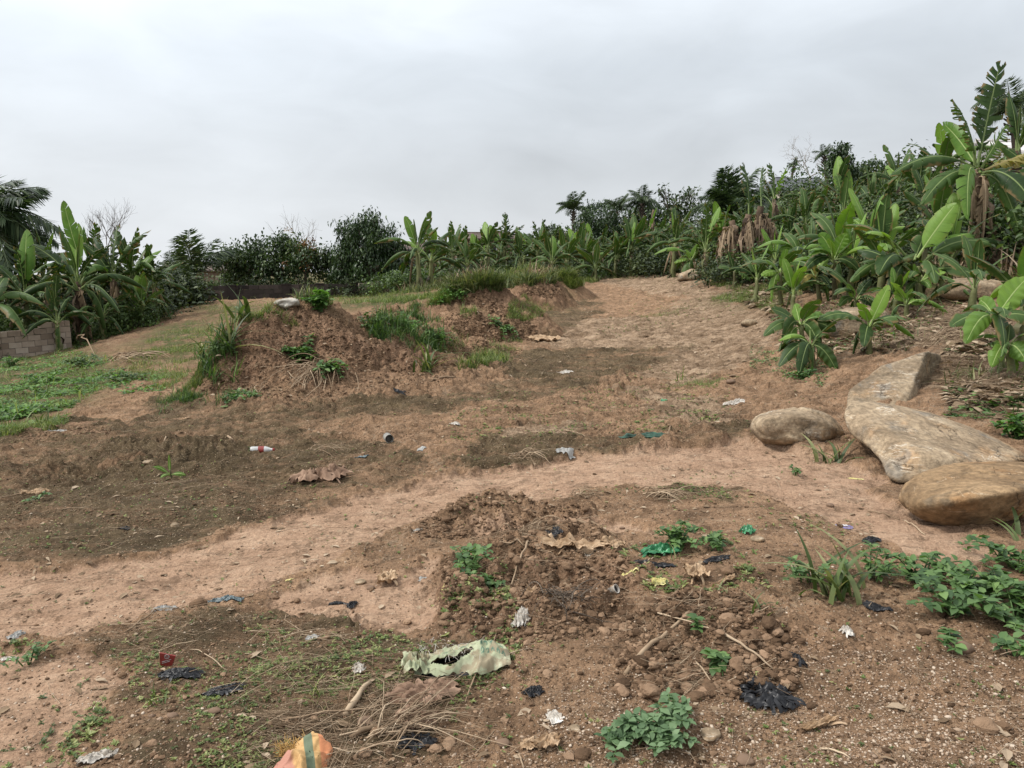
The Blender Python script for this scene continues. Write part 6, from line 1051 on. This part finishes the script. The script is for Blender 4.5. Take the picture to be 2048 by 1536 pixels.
def scrap(u, v, w, l, h, mat, label, seed, name='plastic_scrap', cat='rubbish', yaw=None, ragged=.25, extra=0, curl=0, fr=7, tilt=0):
    p = g1(u, v); r = np.random.default_rng(seed); yw = r.uniform(0, 6.28) if yaw is None else yaw; V, F = crumple_mesh(w, l, h, seed, ragged, fr=fr, curl=curl); V = V @ rmat([yw], [tilt])[0].T
    gz = top_h(V[:, 0] + p[0], V[:, 1] + p[1]) - p[2]; V[:, 2] += gz * .85 + .004 + h * .12; m = MB(); m.add(V, F)
    for i in range(extra):   # loose shreds
        a = r.uniform(0, 6.28); e = np.array([cos(a) * w * r.uniform(.4, .75), sin(a) * l * r.uniform(.4, .75), 0]); C = bez((e[0] * .3, e[1] * .3, h * .5), e * .7 + [0, 0, h * r.uniform(.3, 1.2)], e + [0, 0, .006], 8); C[:, 2] += top_h(C[:, 0] + p[0], C[:, 1] + p[1]) - p[2]; ww = r.uniform(.002, .008); S = np.array([-sin(a), cos(a), .3]) * ww; Vv = np.concatenate([C - S, C + S]); Ff = np.array([(k, k + 1, k + 9, k + 8) for k in range(7)]); m.add(Vv, Ff)
    return obj(name, m.mesh(name), mat, None, p, label, cat)
SC = [(362, 1362, .16, .10, .035, K_black, 'black plastic rag just below the red packet', 14), (450, 1388, .15, .07, .03, K_black, 'black plastic rag right of the one below the red packet', 10), (672, 1190, .09, .07, .03, K_black, 'small black plastic wad on bare sand left of centre', 6), (704, 1196, .06, .04, .02, K_black, 'tiny black shred beside the small black wad', 4), (1535, 1410, .20, .12, .045, K_black, 'largest shredded black bag at the lower right', 34), (1592, 1350, .08, .06, .02, K_black, 'small black scrap above the largest black bag', 4), (1742, 1098, .10, .06, .03, K_black, 'black wad right of the big grass tuft', 3), (1756, 1225, .12, .05, .015, K_black, 'flat black scrap on bare soil below the weeds', 0),
      (1432, 1138, .16, .06, .02, K_black, 'black strip right of the green foil', 3), (1310, 1146, .20, .06, .02, K_black, 'black strip just under the green foil', 4), (1068, 1380, .07, .05, .025, K_black, 'small black knot lower centre', 4), (835, 1478, .08, .12, .03, K_black, 'dark plastic knot among the matted stalks', 5), (1105, 1088, .09, .10, .04, K_black, 'black bag piece wedged in the broken clods', 3), (795, 803, .18, .10, .03, K_black, 'dark scrap at the foot of the largest heap', 0),
      (1322, 1115, .24, .10, .05, K_green, 'bright green crumpled foil bag under the weed', 4), (1494, 1084, .075, .075, .05, K_green, 'bright green foil wad at right end of the weed', 2), (1328, 810, .12, .08, .03, K_green, 'tiny green scrap far up the track', 0), (1282, 888, .46, .09, .04, K_dgreen, 'dark green strip of tarp on the edge of the sandy track', 4), (440, 1190, .12, .06, .03, K_teal, 'dark teal plastic piece on the sandy track at left', 0), (468, 1196, .09, .05, .012, K_teal, 'pale teal flap beside the dark teal piece', 0),
      (1712, 946, .10, .05, .01, K_yellow, 'small yellow wrapper on sand below the slab', 0), (1252, 1170, .10, .06, .025, K_yellow, 'crumpled yellow-green scrap in the broken soil', 2), (1320, 1184, .09, .05, .015, K_yellow, 'yellow net scrap left of the pale husk', 0), (580, 1152, .05, .05, .01, K_yellow, 'small pale yellow flake on sand', 0), (884, 1187, .015, .06, .01, K_yellow, 'thin yellow strip beside the leafy weed', 0),
      (1042, 1252, .06, .07, .05, K_white, 'torn white tissue on the clods behind the sack', 0), (193, 1524, .12, .05, .03, K_white, 'creamy paper scrap at the bottom edge at left', 0), (16, 1306, .06, .05, .015, K_white, 'white scrap at the left edge on sand', 0), (233, 900, .09, .04, .02, K_white, 'small white scrap on the dark soil at left', 0), (308, 980, .06, .03, .01, K_white, 'white flake right of the dark soil centre left', 0), (908, 860, .12, .07, .03, K_white, 'white scrap up the slope left of the straw heap', 0), (1130, 752, .26, .12, .04, K_white, 'whitish scrap on the dark mossy patch', 0), (1468, 815, .22, .12, .06, K_white, 'grey and white rubbish left of the flat boulder', 4), (1085, 688, .65, .4, .08, K_tan, 'pale spread-out scrap right of the second heap', 6),
      (1180, 1118, .07, .03, .012, K_white, 'silvery foil on the broken clods', 0), (718, 1340, .05, .05, .02, K_white, 'white crumb of tissue left of the sack', 0), (1692, 1285, .06, .05, .02, K_white, 'folded white scrap on bare soil at right', 0), (1110, 1432, .07, .06, .008, K_white, 'pale shard at the bottom centre', 0), (850, 1145, .07, .04, .015, K_grey, 'grey scrap left of the leafy weed', 0), (625, 1285, .06, .05, .02, K_grey, 'mint-grey scrap left of centre', 0), (975, 1195, .03, .08, .02, K_grey, 'pale green strip below the leafy weed', 0),
      (640, 975, .42, .26, .11, K_brown, 'large crumpled brown paper on the dark soil', 6), (845, 1385, .26, .12, .05, K_brown, 'crumpled brown cloth below the torn sack', 3), (830, 1430, .14, .16, .03, K_brown, 'folded brown strip under the brown cloth', 3), (1390, 1172, .10, .13, .05, K_tan, 'curled pale tan husk right of centre', 3), (1450, 1180, .13, .03, .02, K_tan, 'narrow tan husk beside the curled one', 0), (1073, 1193, .10, .06, .03, K_tan, 'tan leaf-shaped husk in front of the clods', 0), (1150, 1115, .34, .06, .05, K_tan, 'long twisted tan husk over the broken clods', 3), (775, 1150, .13, .11, .04, K_tan, 'pale tan husk cluster left of the leafy weed', 5), (1228, 1107, .13, .07, .03, K_tan, 'pale husk left of the green foil', 4), (70, 1000, .18, .08, .05, K_tan, 'pale pink dry leaf on the dark soil at left', 4), (1095, 1490, .10, .06, .03, K_tan, 'curled tan leaf at the bottom edge', 0), (1060, 1490, .07, .06, .01, K_tan, 'flat tan leaf beside the curled one', 0), (835, 1065, .06, .02, .012, K_white, 'white curved shell-like piece at the soil ledge', 0),
      (1640, 1450, .14, .03, .02, K_tan, 'dry folded blade right of the largest black bag', 3), (370, 845, .14, .08, .03, K_tan, 'pinkish card piece below the grass at left', 0), (115, 858, .2, .08, .02, K_grey, 'pale scrap on the low hump at left', 0), (978, 862, .14, .08, .04, K_tan, 'pale crumpled leaf by the white scrap', 0), (1130, 915, .16, .08, .02, K_grey, 'shiny grey sachet on the edge of the sandy track', 0), (723, 934, .12, .07, .02, K_teal, 'bluish grey scrap above the sand', 0), (840, 915, .11, .06, .02, K_grey, 'grey scrap right of the can', 0), (330, 1222, .12, .05, .03, K_grey, 'greyish dry leaf at the top of the green patch', 0), (30, 1250, .07, .05, .02, K_grey, 'grey stone-like scrap at the left edge of the sand', 0), (250, 1065, .07, .04, .02, K_black, 'black scrap on the dark soil at left', 0), (1110, 838, .16, .08, .02, K_tan, 'pale oblong leaf on the soil above centre', 0)]
for i, (u, v, w, l, h, mt, lb, ex) in enumerate(SC):
    nm = {K_black: 'plastic_rag', K_green: 'foil_bag', K_dgreen: 'tarp_strip', K_brown: 'paper_scrap', K_tan: 'dry_husk', K_yellow: 'wrapper', K_white: 'white_scrap', K_grey: 'grey_scrap', K_teal: 'plastic_scrap'}[mt]
    cat = {'dry_husk': 'dry husk', 'plastic_rag': 'plastic bag', 'foil_bag': 'foil bag'}.get(nm, 'litter')
    scrap(u, v, w, l, h * (.75 if mt is K_black else 1), mt, lb, 1000 + i, nm, cat, None if w / l < 1.6 else rng.normal(.15, .3), (.3 if mt is K_black else .3), ex, .6 if mt is K_tan else 0, 10 if mt in (K_black, K_brown) else 7)
# torn sack
def sack_mat():
    m, nt, b, o = newmat('woven_sack'); P = opos(nt); n = noise(nt, 9, 5, .6, P); c = ramp(nt, n, [(.25, (.20, .23, .13)), (.5, (.34, .37, .23)), (.75, (.50, .50, .35))])
    c = mix(nt, mth(nt, 'MULTIPLY', ramp_val(nt, noise(nt, 14, 5, .6, P, .5), .48, .60), .7), c, (.24, .165, .10)); c = mix(nt, mth(nt, 'MULTIPLY', attr(nt, 'ink'), .8), c, (.03, .13, .09)); nt.links.new(c, b.inputs['Base Color']); b.inputs['Roughness'].default_value = .65
    wv = N(nt, 'TexWave', inputs={'Scale': 120.0}); nt.links.new(P, wv.inputs['Vector']); bump(nt, b, mth(nt, 'ADD', n, mth(nt, 'MULTIPLY', wv.outputs['Fac'], .15)), .5, .006)
    t = N(nt, 'BsdfTranslucent'); mx = N(nt, 'MixShader', inputs={0: .12}); nt.links.new(c, t.inputs[0]); nt.links.new(b.outputs[0], mx.inputs[1]); nt.links.new(t.outputs[0], mx.inputs[2]); nt.links.new(mx.outputs[0], o.inputs[0]); return m
def sack():
    p = g1(925, 1335); n1, n2 = 90, 50; U, Vv = np.meshgrid(np.linspace(-1, 1, n1), np.linspace(0, 1, n2), indexing='ij')
    L = .345; W = .19; taper = np.clip(1.15 - np.abs(U) ** 3 * .45 + .08 * perlin(U * 4, Vv * 0, 3), .3, 1.3); x = U * L / 2 * 1.12; y = (Vv - .38) * W * taper + .02 * perlin(U * 3, Vv * 3, 5)
    dome = np.sin(np.clip(Vv, 0, 1) * pi) ** .7 * (.042 + .030 * sstep(-.3, .8, U)) * (1 - .75 * np.abs(U) ** 4)
    cr = (1 - np.abs(perlin(U * 3.2 + Vv * 1.5, Vv * 3 - U * 1.2, 7)) * 2.2) * .012 + (1 - np.abs(perlin(U * 7, Vv * 4 + U * 2, 9)) * 2) * .0045; z = dome + cr * (1 - .2 * Vv) + .004
    ink = np.zeros_like(U)
    for k in range(3):       # faint rows of green stencilled characters
        for q in range(5):
            cu, cv = .42 + .11 * q - .03 * k, .30 + .2 * k; a = (U - cu) / .036; b_ = (Vv - cv) / .065; ring = np.abs(np.hypot(a, b_) - .8); ink = np.maximum(ink, (ring < .34) * ((np.arctan2(b_, a) > -2.6 + .9 * ((q + k) % 3)) * 1.))
    ink = ink + ((np.abs(Vv - .52 - .05 * U) < .012) & (U > -.35) & (U < .15)) * .8 + ((np.abs(U + .02) < .006) & (Vv < .52) & (Vv > .2)) * .8
    P = np.stack([x, y, z], -1).reshape(-1, 3); i = np.arange(n1 - 1)[:, None] * n2; j = np.arange(n2 - 1)[None]; F = np.stack([i + j, i + n2 + j, i + n2 + j + 1, i + j + 1], -1).reshape(-1, 4)
    fu = (U.ravel()[F].mean(1)); fv = (Vv.ravel()[F].mean(1)); hole = (np.abs(fv - (.27 + .05 * np.sin(fu * 5) + .08 * (fu + .3))) < (.11 * np.clip(1 - ((fu + .22) / .46) ** 2, 0, 1) + .02 * perlin(fu * 14, fv * 6, 4))) & (np.abs(fu + .22) < .46); F = F[~hole]
    R_ = rmat([.12], [0])[0]; P = P @ R_.T; gz = top_h(P[:, 0] + p[0], P[:, 1] + p[1]) - p[2]; P[:, 2] += gz * .6; nv = len(P); t = thing('torn_sack', p, 'torn pale green woven sack with dark hole and faint green print', 'sack')
    me = mesh_np('body', np.concatenate([P, P - [0, 0, .0015]]), np.concatenate([F, F[:, ::-1] + nv]), True, {'ink': np.concatenate([ink.ravel(), ink.ravel() * 0])}); obj('body', me, sack_mat(), t)
    V, F = crumple_mesh(.36, .17, .012, 77, .15); V[:, 2] += .002; V = V @ R_.T; V[:, 2] += (top_h(V[:, 0] + p[0], V[:, 1] + p[1]) - p[2]) * .7; m = MB(); m.add(V, F); m.build('hole_shade', K_black, t)  # added black sheet under the tear gives the hole its shade
    V, F = crumple_mesh(.11, .13, .06, 78, .3); V = V + [-.19, -.03, .01]; m = MB(); m.add(V, F); o = obj('flap', m.mesh('flap'), bpy.data.materials['woven_sack'], t)
    fr = MB(); r = np.random.default_rng(5)
    for k in range(70):
        a = -.17 + .25 * k / 70; b0 = np.array([a, r.uniform(-.05, .05), .05 + r.uniform(0, .03)]); e = b0 + r.normal(0, .016, 3) + [0, -.01, 0]; V, F = tube(bez(b0, (b0 + e) / 2 + [0, 0, .01], e, 4), .0009, 3, False); fr.add(V, F)
    fr.build('frayed_edge', K_white, t)
sack()
# orange sack at the bottom edge
p = g1(600, 1545); t = thing('orange_sack', p, 'frayed orange and green patterned sack cut by the bottom edge', 'sack')
def osack_mat():
    m, nt, b, o = newmat('printed_weave'); P = opos(nt); s = N(nt, 'SeparateXYZ'); nt.links.new(P, s.inputs[0]); n = noise(nt, 40, 4, .6, P); c = ramp(nt, n, [(.3, (.30, .17, .06)), (.7, (.52, .33, .14))]); x = mth(nt, 'ADD', s.outputs[0], mth(nt, 'MULTIPLY', s.outputs[1], .35))
    gr = mth(nt, 'MULTIPLY', ramp_val(nt, x, .018, .022), ramp_val(nt, x, .052, .048)); c = mix(nt, gr, c, (.10, .13, .08)); pk = ramp_val(nt, mth(nt, 'ADD', x, mth(nt, 'MULTIPLY', n, .02)), -.005, -.02); c = mix(nt, mth(nt, 'MULTIPLY', pk, ramp_val(nt, s.outputs[1], .07, .03)), c, (.36, .17, .12)); c = mix(nt, ramp_val(nt, x, .07, .075), c, (.5, .2, .09)); nt.links.new(c, b.inputs['Base Color']); b.inputs['Roughness'].default_value = .8; bump(nt, b, n, .6, .004); return m
V, F = crumple_mesh(.17, .24, .035, 91, .12, 40, fr=5); V[:, 2] += .012 + .05 * np.clip(1 - (V[:, 0] / .08) ** 2, 0, 1); m = MB(); m.add(V @ rmat([-.25], [0])[0].T, F); m.build('body', osack_mat(), t)
m = MB(); r_ = np.random.default_rng(8)
for k in range(260):
    a = r_.uniform(-.085, .05); b0 = np.array([a, .075 + r_.normal(0, .02), .035]); e = b0 + [r_.normal(-.01, .02), r_.normal(.012, .015), r_.normal(.0, .014)]; V, F = tube(bez(b0, (b0 + e) / 2 + r_.normal(0, .008, 3), e, 5), .0011, 3, False); m.add(V, F)
m.build('frayed_edge', K_orange, t)
# purple sachet
p = g1(1688, 1050); t = thing('purple_sachet', p, 'flat purple sachet with white label lying on sand', 'sachet', None, -.25); V, F = crumple_mesh(.105, .075, .004, 33, .02, 20); V[:, 2] += .01; m = MB(); m.add(V, F); m.build('wrapper', K_purple, t); m = MB(); box(m, (.005, .012, .0155), (.032, .024, .001)); m.build('label', K_label, t, False)
m = MB(); V, F = crumple_mesh(.03, .03, .006, 34, .3, 10); m.add(V + [-.055, .005, .01], F); m.build('torn_corner', K_white, t)
# red packet standing on edge
p = g1(335, 1340); t = thing('red_packet', p, 'small dark red packet with pale ring mark, standing on its edge', 'packet', None, .25); m = MB(); V = np.array([(-.026, 0, -.005), (.02, 0, .0), (.036, .0, .04), (-.026, 0, .062)]); V = np.concatenate([V + [0, -.004, 0], V + [0, .004, 0]]); F = np.array([(0, 1, 2, 3), (7, 6, 5, 4), (0, 4, 5, 1), (1, 5, 6, 2), (2, 6, 7, 3), (3, 7, 4, 0)]); m.add(V, F); m.build('box', K_red, t, False)
m = MB(); th = np.linspace(0, 2 * pi, 21); C = np.stack([.002 + .009 * np.cos(th), np.full(21, -.0048), .042 + .009 * np.sin(th)], 1); V, F = tube(C, .0011, 4, False); m.add(V, F); V, F = tube([(-.004, -.0048, .045), (.003, -.0048, .038), (.009, -.0048, .046)], .001, 4); m.add(V, F)
for zz, x1 in ((.022, .018), (.015, .012)): V, F = tube([(-.018, -.0048, zz), (x1, -.0048, zz + .006)], .0011, 4); m.add(V, F)
m.build('ring_mark', K_grey, t, False); m = MB(); box(m, (-.027, 0, .028), (.003, .01, .068)); m.build('cream_edge', K_tan, t, False)
# bottle, can, cup, cap
def lathe(prof, k=20): 
    P = np.array(prof, float); n = len(P); th = np.linspace(0, 2 * pi, k, endpoint=False); V = np.stack([P[:, None, 0] * np.cos(th), P[:, None, 0] * np.sin(th), np.repeat(P[:, 1:2], k, 1)], -1).reshape(-1, 3); i = np.arange(n - 1)[:, None] * k; j = np.arange(k)[None]; return V, np.stack([i + j, i + (j + 1) % k, i + k + (j + 1) % k, i + k + j], -1).reshape(-1, 4)
p = g1(524, 914); t = thing('plastic_bottle', p + [0, 0, .035], 'clear plastic bottle with red band lying on the dark soil', 'bottle', None, .1)
K_clear = pmat('cloudy_plastic', (.5, .5, .49), (.68, .68, .67), .25, .5, .3); Rb = rmat([0], [pi / 2])[0]
m = MB(); V, F = lathe([(0, -.1), (.03, -.1), (.034, -.092), (.034, -.03), (.031, -.02), (.034, -.01), (.034, .03), (.028, .055), (.014, .085), (.013, .1)]); m.add(V @ Rb.T, F); m.build('body', K_clear, t); m = MB(); V, F = lathe([(.0352, -.028), (.0358, -.02), (.0358, .018), (.0352, .026)]); m.add(V @ Rb.T, F); m.build('band', K_red, t); m = MB(); V, F = lathe([(.015, .1), (.0155, .102), (.0155, .118), (0, .119)]); m.add(V @ Rb.T, F); m.build('cap', K_red, t)
p = g1(777, 900); t = thing('rusty_can', p + [0, 0, .035], 'open dark grey can lying on its side with mouth to the viewer', 'can', None, -1.2); K_can = pmat('dull_tin', (.12, .115, .1), (.28, .27, .24), .5, .5); m = MB(); V, F = lathe([(.036, -.05), (.04, -.048), (.0385, -.04), (.0385, .04), (.041, .048), (.041, .052), (.037, .052), (.036, .04), (.036, -.044), (0, -.045)]); m.add(V @ Rb.T, F); m.build('shell', K_can, t); m = MB(); V, F = lathe([(0, -.052), (.036, -.051)]); m.add(V @ Rb.T, F); m.build('base', K_black, t)
p = g1(1228, 1200); t = thing('paper_cup', p + [0, 0, .012], 'small white cup rim half sunk in the broken soil', 'cup', None, .6); m = MB(); V, F = lathe([(.016, -.03), (.02, .012), (.0225, .014), (.0225, .016), (.019, .016), (.015, -.03), (0, -.03)]); m.add(V @ rmat([-1.2], [1.0])[0].T, F); m.build('rim', K_white, t); m = MB(); V, F = lathe([(.0178, .006), (0, .0062)]); m.add(V @ rmat([-1.2], [1.0])[0].T, F); m.build('inside', K_black, t)
# loose stones
SN = [(1515, 1098, .075, 'grey rounded stone beside the green foil wad'), (1005, 1475, .055, 'pinkish stone at the bottom centre'), (1490, 1522, .055, 'grey pebble at the bottom edge right of the weed'), (1150, 1455, .05, 'pale oval stone at the bottom centre'), (730, 1445, .06, 'whitish rough stone in the matted stalks'), (345, 1445, .04, 'pale square stone at lower left'), (718, 1148, .06, 'grey flat stone on the sand left of centre'), (742, 1160, .045, 'smaller stone touching the grey flat one'), (605, 1125, .045, 'small grey stone at the rim of the sand'), (350, 1050, .06, 'brown half-buried stone on dark soil'), (1070, 1060, .04, 'brown egg-shaped stone below the soil ledge'), (1920, 1310, .10, 'pale stone set in the soil lip at right'), (1410, 1082, .04, 'little stone behind the foil weed'), (1245, 1050, .035, 'brown stone above the thick stick'), (1590, 1105, .03, 'pale pebble left of the black wad'), (298, 948, .10, 'dark brown lump beside the banana seedling'), (1660, 1010, .05, 'small lump left of the purple sachet'), (430, 1440, .05, 'flat stone near the pale square stone'), (1420, 1480, .07, 'grey patch of rough stone near the bottom weed'), (1460, 780, .12, 'brown rock on the right rim above the sand'), (1440, 770, .10, 'brown rock touching the one on the right rim')]
for i, (u, v, s, lb) in enumerate(SN):
    V, F = T_rock(50 + i, 3, .04); V = V * (1 + .10 * vnoise3(V, 3.0, i)[:, None] + .03 * vnoise3(V, 11., i)[:, None]); o = obj('stone', mesh_np('stone', V * s, F), None, None, g1(u, v) + [0, 0, s * .1], lb, 'stone'); o.data.materials.append(M_peb if i % 3 else M_rock)
